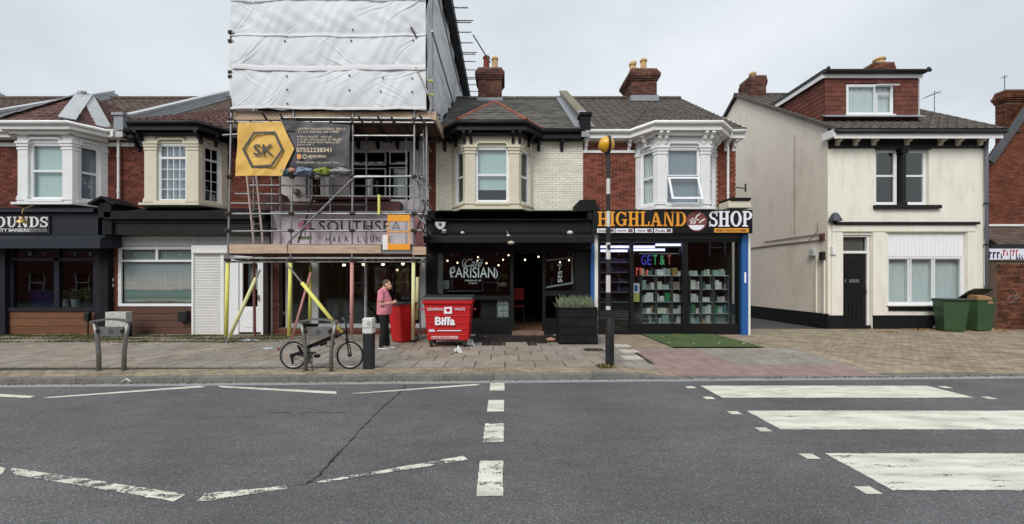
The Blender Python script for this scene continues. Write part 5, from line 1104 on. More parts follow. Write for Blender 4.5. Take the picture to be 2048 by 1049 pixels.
slab_poly(mb, ep, .06); slab_poly(mb, [(XR0-.1, 18.82, 10.7), (XR1+.2, 18.82, 10.7), (XR1+.2, 25.3, 6.8), (XR0-.1, 25.3, 6.8)], .06)
rf = mb.build('roof', MC['roof_underlay'], r)
tm_ = tile_mesh('roof_tile', TILEG, True); place_pieces('roof_tile', tile_items(ep, .32, .33, th=.05, bond=False), tm_, rf, 300)
mb = MB(); mb.obox((XR0-.11, 13.02, 6.83), (XR0-.11, 18.8, 10.66), .05, .11); mb.obox((XR0-.11, 18.85, 10.66), (XR0-.11, 25.3, 6.8), .05, .11); mb.build('verge', TILEG, rf)
ridge_run((XR0-.15, 18.8, 10.72), (XR1+.2, 18.8, 10.72), TILEG, rf, name='ridge_tiles', r=.09)
# dormer
dx0, dx1, dy, dz0, dz1 = X(1648, 13.9), X(1835, 13.9), 13.9, 7.5, Z(152, 13.9)
mb = MB(); wx0, wx1, wz0, wz1 = X(1692, dy), X(1785, dy), Z(230, dy), Z(170, dy)
wall_rects(mb, dx0, dx1, dz0, dz1, dy, dy+.12, ((wx0, wx1, wz0, wz1),)); mb.prism([(dx0, dy+.12, dz0+.02), (dx0, dy+.12, dz1), (dx0, 17.2, dz1), (dx0, 17.0, dz1-.3)], (.1, 0, 0)); mb.prism([(dx1-.1, dy+.12, dz0+.02), (dx1-.1, dy+.12, dz1), (dx1-.1, 17.2, dz1), (dx1-.1, 17.0, dz1-.3)], (.1, 0, 0))
dm = mb.build('dormer', mat('dormer_backing', lin(60, 34, 30), .9), r)
it = []
for (a, b, c, d_) in ((dx0, wx0-.03, dz0, dz1), (wx1+.03, dx1, dz0, dz1), (wx0-.03, wx1+.03, dz0, wz0-.08), (wx0-.03, wx1+.03, wz1+.03, dz1)):
    if d_ - c > .05: it += tile_items([(a, dy-.005, c), (b, dy-.005, c), (b, dy-.005, d_), (a, dy-.005, d_)], .27, .165, th=.03)
tl = tile_mesh('hung_tile', HUNG, False); place_pieces('hung_tile', it, tl, dm, 200)
ck = tile_items([(dx0-.005, dy, dz0), (dx0-.005, 16.6, dz1), (dx0-.005, dy, dz1)], .27, .165, th=.03)
Rs = Matrix(((0, 0, -1), (-1, 0, 0), (0, 1, 0)))
ck2 = []
z = dz0
j = 0
while z < dz1-.02:
    yb = dy + (z + .08 - dz0) / RS + .12; y = dy - (.13 if j % 2 else 0)
    while y < yb:
        a, b = max(y, dy), min(y+.27, yb)
        if b - a > .04: ck2.append((Vector((dx0-.012, (a+b)/2, z+.085)), Rs, (b-a-.004, .178, .03)))
        y += .27
    z += .165; j += 1
place_pieces('hung_tile', ck2, tl, dm, 100)
df = MB().box(dx0-.16, dx1+.14, dy-.2, 17.3, dz1+.02, dz1+.14).build('dormer_roof', mat('felt', lin(56, 60, 62), .8), dm)
BX('fascia', WHITE, dm, dx0-.1, dx1+.08, dy-.1, dy-.06, dz1-.12, dz1+.015); BX('barge_board', WHITE, dm, dx0-.14, dx0-.1, dy-.1, 16.6, dz1-.14, dz1+.015)
BX('corner_trim', LEADW, dm, dx1, dx1+.05, dy-.03, dy+.1, dz0, dz1-.13)
MB().tube([(dx0-.1, dy-.25, dz1+.06), (dx1+.2, dy-.25, dz1+.06)], .05, 8).build('gutter', BLACKPL, dm); MB().ball((dx1+.12, dy-.25, dz1+.12), .06).ball((dx0-.05, dy-.25, dz1+.14), .06).build('end_caps', BLACKPL, dm)
window(r, (wx0, dy), (wx1, dy), 0, wx1-wx0, wz0, wz1, d=-.02, cells=[(0, .63, 0, 1), (.66, 1, 0, .72)], back=NET, name='dormer_window')
a0, a1 = wx0+(wx1-wx0)*.655, wx1-.02; zt_, zb_ = wz1-.03, wz1-.24; mb = MB()
for xa, xb, za, zb2 in ((a0, a0+.05, 0, 1), (a1-.05, a1, 0, 1), (a0+.05, a1-.05, 0, .2), (a0+.05, a1-.05, .8, 1)):
    f = lambda x, s, n: (x, dy-.03-s*.25-n*.5, zt_ - s*.13 + n*.8*0 + n)
    mb.hexa([f(xa, za, 0), f(xb, za, 0), f(xb, zb2, 0), f(xa, zb2, 0)], [f(xa, za, .04), f(xb, za, .04), f(xb, zb2, .04), f(xa, zb2, .04)])
mb.build('open_vent', PVC, r)
BX('window_sill', WHITE, dm, wx0-.05, wx1+.05, dy-.08, dy-.006, wz0-.06, wz0-.003)
MB().prism([(dx0-.1, dy-.2, 7.53), (dx1+.1, dy-.2, 7.53), (dx1+.1, dy-.02, 7.65), (dx0-.1, dy-.02, 7.65)], (0, 0, .02)).build('flashing', LEAD, dm)
chimney(r, X(1492, 18.8), X(1521, 18.8), 18.4, 19.3, 10.0, Z(160, 18.8), BRICKCH, [((X(1505, 18.8), 18.8), .35, POTB, .14)], limit=150, fl=.35)
chimney(r, 16.1, 16.95, 17.0, 17.8, 9.5, Z(130, 17.2), BRICKOLD, [((16.6, 17.3), .35, POTB, .2)], limit=120, fl=.4)
# first floor paired sashes, column and sill
for a, b, k in ((1752, 1798, 0), (1810, 1857, 1)): window(r, (X(a, DR), DR), (X(b, DR), DR), 0, X(b, DR)-X(a, DR), Z(409, DR), Z(299, DR), d=.08, cells=[(0, 1, 0, .53), (0, 1, .53, 1)], fw=.06)
x0, x1 = X(1798.5, DR), X(1809.5, DR)
mb = MB().box(x0+.03, x1-.03, DR-.08, DR+.1, Z(404, DR), Z(310, DR)).box(x0-.05, x1+.05, DR-.14, DR+.1, Z(302, DR), Z(297.2, DR)).box(x0-.02, x1+.02, DR-.11, DR+.1, Z(308, DR), Z(302, DR)).box(x0, x1, DR-.1, DR+.1, Z(412, DR), Z(404, DR)); mb.build('column', BLACK, r, bevel=.01)
BX('lintel', BLACK, r, X(1752, D), X(1862, D), DR-.06, DR-.004, Z(299.5, D), Z(297.2, D))
BX('window_sill', BLACK, r, X(1747, D), X(1879, D), DR-.12, DR-.004, Z(418, D), Z(411, D), bevel=.01)
BX('cornice', BLACK, r, X(1668, D), X(1953, D), DR-.14, DR-.004, Z(450, D), Z(445, D)); BX('shop_fascia', RENDC, r, X(1664, D), X(1950, D), DR-.07, DR-.004, Z(464, D), Z(450.4, D), bevel=.01)
for a, b in ((1745, 1770), (1934, 1952), (1664, 1684)): BX('pilaster', RENDC, r, X(a, D), X(b, D), DR-.05, DR-.004, zp+.003, Z(464.4, D))
mb = MB(); x0, x1 = X(1687, DR), X(1741, DR)
mb.box(x0-.015, x0+.04, DR+.06, DR+.16, .1, Z(470, DR)); mb.box(x1-.06, x1+.015, DR+.06, DR+.16, .1, Z(470, DR)); mb.box(x0+.04, x1-.06, DR+.06, DR+.16, Z(507, DR), Z(502, DR)); mb.box(x0+.04, x1-.06, DR+.06, DR+.16, Z(474, DR), Z(470, DR)); dfm = mb.build('door_frame', WHITE, r)
BX('pane', GL, dfm, x0+.04, x1-.06, DR+.1, DR+.105, Z(502, DR), Z(474, DR)); BX('transom_back', mat('grey_card', lin(96, 92, 86), .8), dfm, x0+.04, x1-.06, DR+.2, DR+.21, Z(502, DR), Z(474, DR))
zd0, zd1 = .22, Z(508, DR); mb = MB().box(x0+.045, x1-.065, DR+.1, DR+.15, zd0, zd1); xm = (x0+x1)/2
for za, zb2 in ((1.55, zd1-.12), (1.28, 1.42), (zd0+.15, 1.15)):
    if zb2-za < .2: mb.box(x0+.06, x1-.08, DR+.085, DR+.1, za, za+.02); mb.box(x0+.06, x1-.08, DR+.085, DR+.1, zb2-.02, zb2)
    else:
        n = 1 if za > 1.2 else 5; w_ = (x1-x0-.25)/n
        for i in range(n): mb.box(x0+.11+w_*i, x0+.11+w_*(i+1)-.02, DR+.08, DR+.1, za, zb2)
dr = mb.build('door', mat('black_gloss_door', lin(20, 20, 22), .3, dirt=.1, dirtcol=lin(60, 60, 60)), r, bevel=.004)
BX('letter_plate', INOX, dr, X(1702, DR), X(1722, DR), DR+.07, DR+.085, Z(565.5, DR), Z(559, DR)); BX('door_number', INOX, dr, X(1693, DR), X(1696, DR), DR+.07, DR+.085, Z(565, DR), Z(559, DR)); MB().ball((x1-.11, DR+.07, Z(565, DR)), .025).build('lock', INOX, dr); BX('handle', INOX, dr, x1-.12, x1-.09, DR+.04, DR+.08, Z(588, DR), Z(580, DR))
BX('doorstep', BLACKM, r, x0-.0, x1+.0, DR-.02, DR+.25, .1, .215)
mb = MB(); xa, xb = X(1776, DR), X(1931, DR); n = 20; zf0, zf1 = Z(513, DR), Z(467, DR); mb.box(xa, xb, DR+.07, DR+.12, zf0, zf1)
fm_ = mb.build('fluted_panel', PVC, r)
for i in range(n): a = xa+(xb-xa)*i/n; MB().prism([(a+.01, DR+.07, zf0), (a+.03, DR+.045, zf0), (a+(xb-xa)/n-.03, DR+.045, zf0), (a+(xb-xa)/n-.01, DR+.07, zf0)], (0, 0, zf1-zf0-.01)).build('flute', PVC, fm_)
window(r, (xa, DR), (xb, DR), 0, xb-xa, Z(610, DR), zf0-.002, d=.06, cells=[(0, .29, 0, 1), (.31, .615, 0, 1), (.63, 1, 0, 1)], fw=.06, back=NET, backd=.2)
BX('wall_panel', BLACK, r, X(1778, D), X(1880, D), DR-.04, DR-.004, Z(622, D), Z(613, D)); BX('window_sill', WHITE, r, X(1774, D), X(1934, D), DR-.06, DR+.05, Z(612.6, D), Z(610, D))
# lamp, meters, pipes at the corner and the side wall
t = thing('wall_lantern', 'dark grey conical floodlight at the upper left corner of the white house front', 'outdoor light', P(1669, 436, DR)); c = P(1670, 443, DR-.1); MB().lathe((c.x, c.y, c.z), [(.2, 0), (.19, .06), (.1, .24), (.06, .29), (.02, .3)], 8).build('shade', mat('slate_grey_plastic', lin(60, 66, 74), .5), t); BX('bracket', BLACKPL, t, c.x-.03, c.x+.03, c.y, DR-.003, c.z-.03, c.z+.02)
def sw(y_, z_): return (XR0-.03, y_, z_)
def sp(px, py): D_ = XR0*F/(px-CX); return (XR0-.03, D_, Z(py, D_))
mb = MB().tube([sp(1500, 497), sp(1560, 489), sp(1630, 482), sp(1652, 479)], .02, 6).tube([sp(1530, 484), sp(1600, 474), sp(1652, 467)], .016, 6).tube([sp(1618, 482), sp(1637, 462), sp(1637, 445)], .009, 5).tube([sp(1591, 270), sp(1591, 470)], .008, 5); mb.build('cable', mat('cable_beige', lin(130, 116, 102), .7), r)
mb = MB()
for px, a, b in ((1634, 512, 626), (1650, 512, 630)): mb.tube([sp(px, a), sp(px, b)], .022, 8)
mb.tube([(X(1664, D), DR-.03, Z(500, D)), (X(1664, D), DR-.03, .12)], .018, 8).tube([(X(1667.5, D), DR-.03, Z(500, D)), (X(1667.5, D), DR-.03, Z(634, D))], .012, 8); mb.build('conduit', RENDC, r)
y_ = sp(1630, 500)[1]; BX('meter_box', GREYF, r, XR0-.14, XR0-.006, y_-.1, y_+.12, Z(512, y_), Z(499, y_), bevel=.01); y_ = sp(1648, 500)[1]; BX('junction_box', BLACKPL, r, XR0-.12, XR0-.006, y_-.08, y_+.08, Z(521, y_), Z(504, y_), bevel=.01); BX('alarm_box', mat('dark_red_plastic', lin(90, 50, 46), .5), r, XR0-.1, XR0-.006, y_-.06, y_+.1, Z(480, y_), Z(469, y_), bevel=.02)
BX('electric_box', WHITE, r, X(1661, D), X(1669, D), DR-.12, DR-.004, Z(510, D), Z(493, D), bevel=.01)
dp = MB().tube([(XR1+.02, DR-.08, 6.75), (XR1-.02, DR-.08, 6.4), (XR1+.0, DR-.08, .15)], .05, 12).build('downpipe', mat('grey_plastic', lin(112, 112, 122), .5), r, smooth=True)
MB().lathe((XR1-.01, DR-.08, Z(410, D)), [(.07, 0), (.07, .06)], 12).lathe((XR1-.01, DR-.08, Z(492, D)), [(.07, 0), (.07, .06)], 12).build('pipe_collar', BLACKPL, dp)
# aerials
def aerial(nm, label, x, y, z, h, s=1):
    t = thing(nm, label, 'aerial', (x, y, z)); MB().tube([(x, y, z), (x, y, z+h)], .016, 6).build('mast', STEEL, t)
    b0, b1 = Vector((x-.5*s, y-.1, z+h-.32*s)), Vector((x+.25*s, y+.05, z+h-.02)); MB().tube([b0, b1], .012, 6).build('boom', STEEL, t)
    for i in range(9): c = b0.lerp(b1, i/8); MB().tube([c+Vector((-.03, -.16, -.0))*s, c+Vector((.03, .16, .0))*s], .005, 5).build('element', STEEL, t)
    MB().tube([(x-.02, y, z+h-.1), (x+.2*s, y, z+h-.08)], .006, 5).tube([(x, y, z+h-.02), (x+.28*s, y, z+h-.12)], .005, 5).build('reflector', STEEL, t)
aerial('tv_aerial', 'thin TV aerial on a mast right of the red dormer', X(1869, 15.4), 15.4, 8.1, Z(182, 15.4)-8.1, 1)

# ================================================================== FAR RIGHT: brick gable, lean-to, sign, garden wall
DF = 15.2
r = thing('brick_gable_house', 'orange brick house with dark grey barge board at the right edge', 'house', (20.5, DF, .1))
xg, zg = X(1972, DF), Z(312, DF); sl = (Z(203, DF) - zg) / (X(2048, DF) - xg); xa = xg + 3.4; za = zg + 3.4*sl; xe = xa + 3.4
mb = MB(); mb.prism([(xg+.1, DF, .1), (xg+.1, DF, zg), (xa, DF, za), (xe, DF, zg), (xe, DF, .1)], (8, 6, 0)); wl = mb.build('wall', MORTARO, r)
hi = brick_items(xg+.1, xg+3.2, 3.3, za, DF, L=.225, H=.075, prof=lambda z: (xg+.1+max(0, (z-zg)/sl), 99))
place_pieces('brick', hi, ub(BRICKO), wl, 300)
mb = MB(); slab_poly(mb, [(xg-.25, DF-.35, zg-.2), (xa, DF-.35, za+.22), (xa+8, DF+5.65, za+.22), (xg-.25+8, DF+5.65, zg-.2)], .1); slab_poly(mb, [(xa, DF-.35, za+.22), (xe+.3, DF-.35, zg-.2), (xe+.3+8, DF+5.65, zg-.2), (xa+8, DF+5.65, za+.22)], .1); mb.build('roof', TILEG, r)
mb = MB(); mb.obox((xg-.28, DF-.37, zg-.33), (xa, DF-.37, za+.05), .05, .26); mb.obox((xe+.3, DF-.37, zg-.33), (xa, DF-.37, za+.05), .05, .26); mb.build('barge_board', mat('dark_grey_paint', lin(70, 78, 84), .5), r)
BX('iron_tie', STEELD, r, X(2026, DF), X(2038, DF), DF-.06, DF-.03, Z(266, DF), Z(264, DF))
DQ = 15.9; chimney(r, X(2012, DQ), X(2012, DQ)+1.9, DQ, DQ+.35, 6.8, Z(180, DQ), BRICKOLD, [], limit=160, fl=.7)
aerial('small_aerial', 'small aerial on the brick chimney at the right edge', X(2028, DQ), DQ+.3, Z(180, DQ), .75, .5)
mb = MB(); lean = [(X(1972, 14.6), 14.2, Z(492, 14.2)), (X(2048, 14.6)+2, 14.2, Z(492, 14.2)), (X(2048, 14.6)+2, DF-.02, Z(455, DF)), (X(1972, 14.6), DF-.02, Z(455, DF))]; slab_poly(mb, lean, .08); lr = mb.build('lean_to_roof', MC['roof_underlay'], r); place_pieces('roof_tile', tile_items(lean, .28, .18, th=.03), tile_mesh('roof_tile', TILEB, False), lr)
BX('flashing', WHITE, r, X(1972, DF), X(2048, DF)+2, DF-.1, DF-.013, Z(456, DF)+.05, Z(452, DF)+.05)
t = thing('shop_sign', 'white shop sign with dark and pink lettering above the garden wall', 'sign', (X(2010, 14.1), 14.1, Z(520, 14.1))); BX('sign_board', WL, t, X(1976, 14.1), X(2048, 14.1)+1.5, 14.05, 14.12, Z(522, 14.1), Z(497, 14.1)); BX('fascia', BLACKPL, t, X(1976, 14.1), X(2048, 14.1)+1.5, 14.02, 14.2, Z(497, 14.1)+.003, Z(492, 14.1)+.05)
INKB = mat('navy_ink', lin(40, 40, 80), .5); PK = mat('pink_ink', lin(190, 70, 90), .5)
scrawl(1978, 2006, 504, 517, 14.047, INKB, t, seed=5); scrawl(2006, 2036, 500, 512, 14.047, PK, t, seed=6); scrawl(2020, 2048, 508, 519, 14.047, INKB, t, seed=7)
t = thing('garden_wall', 'old weathered brick garden wall behind the green wheelie bins', 'wall', (X(2010, 13.35), 13.35, .1)); xw = XR1+.22; zt_ = Z(524, 13.3)
BX('mortar_core', MORTAR, t, xw, xw+5, 13.35, 13.57, .05, zt_); place_pieces('brick', brick_items(xw, xw+3.2, .1, zt_-.02, 13.35, proud=.014), ub(BRICKOLD), t, 300); BX('coping', mat('coping_stone', lin(78, 68, 62), .9, var=.3, dirt=.4), t, xw-.03, xw+5, 13.3, 13.62, zt_+.002, zt_+.08, bevel=.02)
mb = MB(); leafclump(mb, (X(2010, 13.3), 13.3, Z(545, 13.3)), .5, .04, .3, 60, .05, seed=9); o = mb.build('moss', mat('moss', lin(70, 68, 44), .95, var=.3), t, fix=False); o['kind'] = 'stuff'
GRA = mat('chalky_paint', lin(150, 146, 140), .9)
mb = MB()
for ps in ([(2015, 598), (2022, 592), (2030, 600), (2038, 594)], [(2018, 606), (2032, 603)], [(2026, 586), (2030, 596), (2034, 586), (2042, 592)]): mb.tube([P(a, b, 13.335) for a, b in ps], .008, 4)
mb.build('graffiti', GRA, t)

# ================================================================== SCAFFOLD
DS, DI = 10.6, 11.75
sc = thing('scaffold', 'galvanised tube scaffold wrapped in white sheeting in front of the hair salon', 'scaffold', (X(640, DS), 11.1, .1))
cp = MB().box(-.055, .055, -.055, .055, -.045, .045).box(-.02, .02, -.09, -.055, -.02, .02).box(.05, .09, -.03, .03, -.025, .025).mesh('coupler', STEELD, bevel=.008)
couplers = []
def tb(p0, p1, m=STEEL, rr=.026, name='tube'):
    return MB().tube([p0, p1], rr, 10).build(name, m, sc, smooth=False)
def T_(a, b, D0=DS, D1=None, **k): return tb(P(a[0], a[1], D0), P(b[0], b[1], D1 or D0), **k)
ZTOP = 11.4
stds = []
for (pt, pb, yb) in ((463, 452, 680), (587, 578, 680), (706, 703, 678), (829, 826, 690)):
    top = P(pt, 222, DS); bot = P(pb, yb, DS); bot.z = .1 + .05; s = (top.x - bot.x)/(top.z-bot.z)*.0
    tb(bot, Vector((top.x, DS, ZTOP)) if False else Vector((top.x, DS, top.z)), name='standard'); tb(Vector((top.x, DS+.02, top.z-.3)), Vector((top.x, DS+.02, ZTOP)), name='standard')
    stds.append((bot, top)); bp = MB().box(bot.x-.08, bot.x+.08, DS-.08, DS+.08, .1, .108).build('base_plate', STEELD, sc)
# inner standards
for px, py0 in ((512, 240), (548, 240), (624, 240), (735, 240), (842, 240)): tb(Vector((X(px, DI), DI-.1, .1)), Vector((X(px, DI), DI-.1, 11)), name='standard'); couplers += [P(px, 460, DI-.1), P(px, 355, DI-.1)]
# outer right upright beside the sheeting
T_((853, 60), (853, 430), D0=DS+.15, name='standard'); T_((846, 250), (850, 460), D0=DS+.4, name='standard')
T_((462, 64), (462, 225), D0=DS-.08, m=STEELD); 
for py in (66, 84, 146, 155): couplers.append(P(462, py, DS-.08)); tb(P(457, py, DS-.1), P(468, py, DS-.1), name='tube')
# ledgers
for a, b, D_ in (((455, 428), (842, 428), DS), ((458, 463), (842, 461), DS), ((452, 517), (850, 517), DS), ((455, 524), (846, 524), DS+.1), ((560, 236), (862, 238), DS), ((455, 244), (868, 246), DS-.05),
                 ((704, 272), (829, 272), DS), ((625, 353), (818, 353), DS), ((500, 371), (828, 373), DI-.15), ((540, 408), (732, 410), DI-.15), ((540, 425), (830, 425), DI-.15), ((446, 271), (476, 269), DS), ((704, 355), (828, 353), DS-.05)):
    T_(a, b, D0=D_, name='ledger')
for bot, top in stds:
    for py in (428, 462, 520, 241, 354): f = (Z(py, DS)-bot.z)/(top.z-bot.z); couplers.append(bot.lerp(top, f) + Vector((0, -.03, 0)))
for px_, y0_, y1_ in ((560, 258, 489), (660, 355, 489), (812, 250, 489)): T_((px_, y0_), (px_+1, y1_), D0=DI-.25, name='standard')
for a, b, D_ in (((600, 392), (838, 394), DS+.5), ((705, 300), (836, 301), DI-.2), ((600, 440), (842, 441), DI-.3), ((462, 407), (560, 408), DI-.3), ((470, 388), (560, 389), DI-.3)): T_(a, b, D0=D_, name='ledger')
for py in (270, 354, 398, 428, 461): tb(P(843, py, DS), Vector((X(843, DS), 12.0, Z(py, DS))), name='transom')
T_((596, 486), (640, 356), D0=DI-.3, name='brace', m=STEELD); T_((830, 470), (856, 400), D0=DS+.15, name='brace', m=STEELD); T_((838, 432), (862, 470), D0=DS+.2, name='brace', m=STEELD)
# braces
T_((707, 356), (575, 487), D0=DS-.06, name='brace'); T_((575, 530), (692, 676), D0=DS-.04, name='brace'); T_((520, 540), (452, 688), D0=DS+.25, D1=DS-.1, name='brace'); T_((622, 545), (582, 682), D0=DS+.3, D1=DS+.1, m=FOAMP, rr=.035, name='brace')
T_((508, 520), (510, 672), D0=DI-.3, m=mat('dull_pink_foam', lin(120, 68, 66), .8, var=.2), rr=.034, name='padded_tube')
T_((820, 350), (858, 385), D0=DS+.2, name='brace'); T_((832, 345), (850, 430), D0=DS+.3, name='brace'); T_((825, 425), (850, 448), D0=DS, name='brace'); T_((822, 55), (833, 75), D0=DS-.1, m=BLACKPL, name='brace'); T_((832, 135), (857, 190), D0=DS-.1, name='brace')
T_((758, 390), (758, 430), D0=DS-.1, m=FOAMY, rr=.034, name='padded_tube')
# transoms reaching to the wall
for px in (470, 500, 540, 578, 620, 660, 703, 745, 785, 826, 848):
    tb(P(px, 519, DS-.1), Vector((X(px, DS), 12.1, Z(519, DS))), name='transom', m=STEELD)
    tb(P(px, 243, DS-.12), Vector((X(px, DS), 12.1, Z(243, DS))), name='transom', m=STEELD)
for px, py in ((527, 232), (563, 236), (720, 240), (758, 240), (786, 242), (842, 238)): T_((px-4, py-8), (px+8, py+10), D0=DS-.25, D1=DS, m=STEELD, name='brace')
# foam padded lower poles
for (bot, top), m, y0, y1 in zip(stds, (FOAMY, FOAMY, FOAMP, FOAMW), (526, 526, 523, 524), (672, 672, 668, 680)):
    f0 = (Z(y0, DS)-bot.z)/(top.z-bot.z); f1 = (Z(y1, DS)-bot.z)/(top.z-bot.z); MB().tube([bot.lerp(top, f1), bot.lerp(top, f0)], .048, 12).build('foam_sleeve', m, sc, smooth=True)
MB().tube([P(604, 566, DS-.04), P(686, 668, DS-.04)], .05, 12).build('foam_sleeve', FOAMY, sc, smooth=True); MB().tube([P(512, 556, DS+.2), P(458, 676, DS-.07)], .046, 12).build('foam_sleeve', FOAMW, sc, smooth=True)
MB().tube([P(621, 532, DI-.1), P(620, 640, DI-.1)], .046, 12).build('foam_sleeve', FOAMY, sc, smooth=True); MB().tube([P(835, 555, DS+.3), P(833, 640, DS+.15)], .045, 12).build('foam_sleeve', FOAMW, sc, smooth=True)
MB().tube([P(851, 140, DS+.1), P(851, 190, DS+.1)], .045, 12).build('foam_sleeve', FOAMY, sc, smooth=True)
for py in (162, 190): T_((845, py), (866, py), D0=DS+.05, m=FOAMY, name='padded_tube')
place_pieces('coupler', [(c, None, (1, 1, 1)) for c in couplers], cp, sc)
# boards
def board(px0, px1, py0, py1, D_=DS-.04): return MB().box(X(px0, D_), X(px1, D_), D_-.0, D_+.038, Z(py1, D_), Z(py0, D_)).build('toe_board', BOARD, sc, bevel=.004)
board(463, 584, 223, 240, DS+.03); board(585, 704, 223, 240, DS+.031); board(705, 828, 223.5, 240.5, DS+.032); board(829, 870, 223, 240, DS+.033)
board(458, 574, 489, 507); board(576, 762, 490, 507); board(824, 852, 494, 510)
MB().box(X(869, DS), X(869, DS)+.04, DS, 12.0, Z(241, DS), Z(223, DS)).build('toe_board', BOARD, sc)
for (pa, pb, z_) in ((455, 852, Z(510, DS)), (463, 868, Z(241, DS))):
    n = 5
    for i in range(n):
        y0 = DS+.06 + i*.235; xx = X(pa, DS)
        for L0, L1 in ((0, .52), (.52, 1)): a = xx + (X(pb, DS)-xx)*L0; b = xx + (X(pb, DS)-xx)*L1 - .01; MB().box(a, b, y0, y0+.225, z_+.002*i, z_+.038+.002*i).build('deck_board', BOARDD, sc)
for k in range(8): x_ = X(470+k*55, DS); MB().box(x_, x_+.08, DS+.05, 12.2, Z(246, DS), Z(243, DS)).build('putlog', STEELD, sc)
# ladders inside
for k, (a0, b0, a1, b1) in enumerate(((494, 353, 508, 487), (513, 352, 526, 487))): MB().tube([P(a0, b0, 11.3), P(a1, b1, 11.3)], .03, 8).build('ladder_rail', mat('ladder_pink', lin(190, 168, 162), .6, var=.15), sc)
for i in range(9): f = i/8.5; MB().tube([P(494+14*f, 358+129*f, 11.3), P(513+13*f, 357+129*f, 11.3)], .014, 6).build('ladder_rung', INOX, sc)
# sheeting: front, right side, left side, back, roof
SHEET = mat('white_sheeting', lin(214, 217, 220), .55, var=.04, nscale=3, bump=.12, bscale=60, dirt=.12, dirtcol=lin(150, 155, 160), dscale=1.5, spec=.35)
import numpy as np
xs0, xs1 = X(465, DS), X(853, DS); zb_ = Z(221, DS)
BAND = [Z(221, DS), Z(141, DS), Z(70, DS), Z(4, DS), ZTOP + .2]
_r = random.Random(17); CRE = []
for bi in range(4):
    z0, z1 = BAND[bi], BAND[bi+1]
    for k in range(40):
        top = _r.random() < .5; x_ = _r.choice([xs0+.15, xs1-.15, _r.uniform(xs0, xs1), _r.uniform(xs0, xs1)]); mid = (xs0+xs1)/2
        an = _r.uniform(.25, .95) if x_ > mid + .3 else _r.uniform(1.9, 2.7) if x_ < mid - 1.2 else _r.uniform(.3, 2.8)
        if x_ > mid: an = math.pi - an if not top else an
        dx, dz = math.cos(an), math.sin(an)
        if top: x0_, z0_ = x_, z1; dz = -dz; dx = -abs(dx) if x_ > mid else abs(dx)
        else: x0_, z0_ = x_, z0; dx = -abs(dx) if x_ > mid else abs(dx)
        CRE.append((x0_, z0_, dx, dz, _r.uniform(.25, 1.7), _r.uniform(.008, .03), _r.uniform(.002, .011), z0, z1))
def foldarr(x, z):
    s = .02*np.sin(x*2.1+z*1.3+1) + .015*np.sin(x*3.7-z*2.9) + .006*np.sin(x*9+z*7+np.sin(z*5)*2) + .004*np.sin(x*17-z*11+np.sin(x*4)*2)
    for a, b in zip(BAND, BAND[1:]): f = np.clip((z-a)/(b-a), 0, 1); s = s + .035*np.sin(math.pi*f)**.8*(.7+.3*np.sin(x*1.1+a*3))
    for x0_, z0_, dx, dz, ln, wd, am, za, zb3 in CRE:
        u = (x-x0_)*dx + (z-z0_)*dz; v = -(x-x0_)*dz + (z-z0_)*dx + .03*np.sin(u*5+x0_); t = np.clip(u/ln, 0, 1); ins = (u > 0) & (u < ln) & (z > za-.02) & (z < zb3+.02)
        s = s + np.where(ins, am*np.sin(math.pi*t**.6)*(np.exp(-(v/wd)**2) - .6*np.exp(-((v-wd*1.7)/(wd*1.5))**2)), 0)
    return s
def fold(x, z): return float(foldarr(np.array([x]), np.array([z]))[0])
nu, nv = 300, 300
gu, gv = np.meshgrid(np.linspace(0, 1, nu+1), np.linspace(0, 1, nv+1)); gx = xs0+(xs1-xs0)*gu; gz_ = zb_+(ZTOP-zb_)*gv; gd = DS-.08-foldarr(gx, gz_); gz2 = gz_ + (.02*np.sin(gu*17)+.012*np.sin(gu*43))*(1-gv)**8
sh = MB(); sh.v = [Vector(q) for q in zip(gx.ravel().tolist(), gd.ravel().tolist(), gz2.ravel().tolist())]; sh.f = [(j*(nu+1)+i, j*(nu+1)+i+1, (j+1)*(nu+1)+i+1, (j+1)*(nu+1)+i) for j in range(nv) for i in range(nu)]
sh = sh.build('sheeting', SHEET, sc, smooth=True, fix=False); sh['label'] = 'creased white plastic front sheet'
SEAM = mat('white_seam', lin(216, 218, 221), .5, var=.03)
for py, h, a in ((140, 5, 470), (76, 1.6, 465), (220, 2.5, 465), (4, 2.5, 465)):
    z0 = Z(py, DS); MB().grid(lambda u, v: (X(a, DS)+(xs1-X(a, DS))*u, DS-.1-max(fold(X(a, DS)+(xs1-X(a, DS))*u, z0+.03), 0)-.004*math.sin(3.1*v), z0+.02*math.sin(u*7+py)+.008*math.sin(u*31)+h*.0136*2*(v-.5)), 90, 3).build('seam_band', SEAM, sc, smooth=True, fix=False)
tm = MB()
for a, b in ((575, 74), (573, 86), (708, 64), (705, 86), (828, 86), (703, 157), (768, 160), (826, 161), (579, 184), (703, 186), (764, 187), (826, 188), (579, 211), (707, 3), (829, 6), (578, 157)): c = P(a, b, DS); fz = fold(c.x, c.z); tm.box(c.x-.016, c.x+.016, DS-.115-fz, DS-.08-fz, c.z-.016, c.z+.016)
tm.build('tie_toggles', BLACKPL, sc)
XS = xs1+.02
def side(u, v):
    y = DS-.09 + u*9.4; zlo = zb_ if y < 12.1 else zb_ + (y-12.1)*.71 if y < 16.6 else zb_+3.2; zlo += .07*math.sin(y*7)+.05*math.sin(y*17); z = zlo + (11.15-zlo)*v
    return (XS + .08*noise.noise(Vector((y*.9, z*.9, 7))) + .09*max(0, math.sin((y*1.2+z*1.1)*3.3+2*noise.noise(Vector((y*.7, z*.7, 9))))) * (.5+noise.noise(Vector((y*.6, z*.6, 1)))) + .02*noise.noise(Vector((y*5, z*5, 2))), y, z)
MB().grid(side, 160, 90).build('sheeting', SHEET, sc, smooth=True, fix=False)
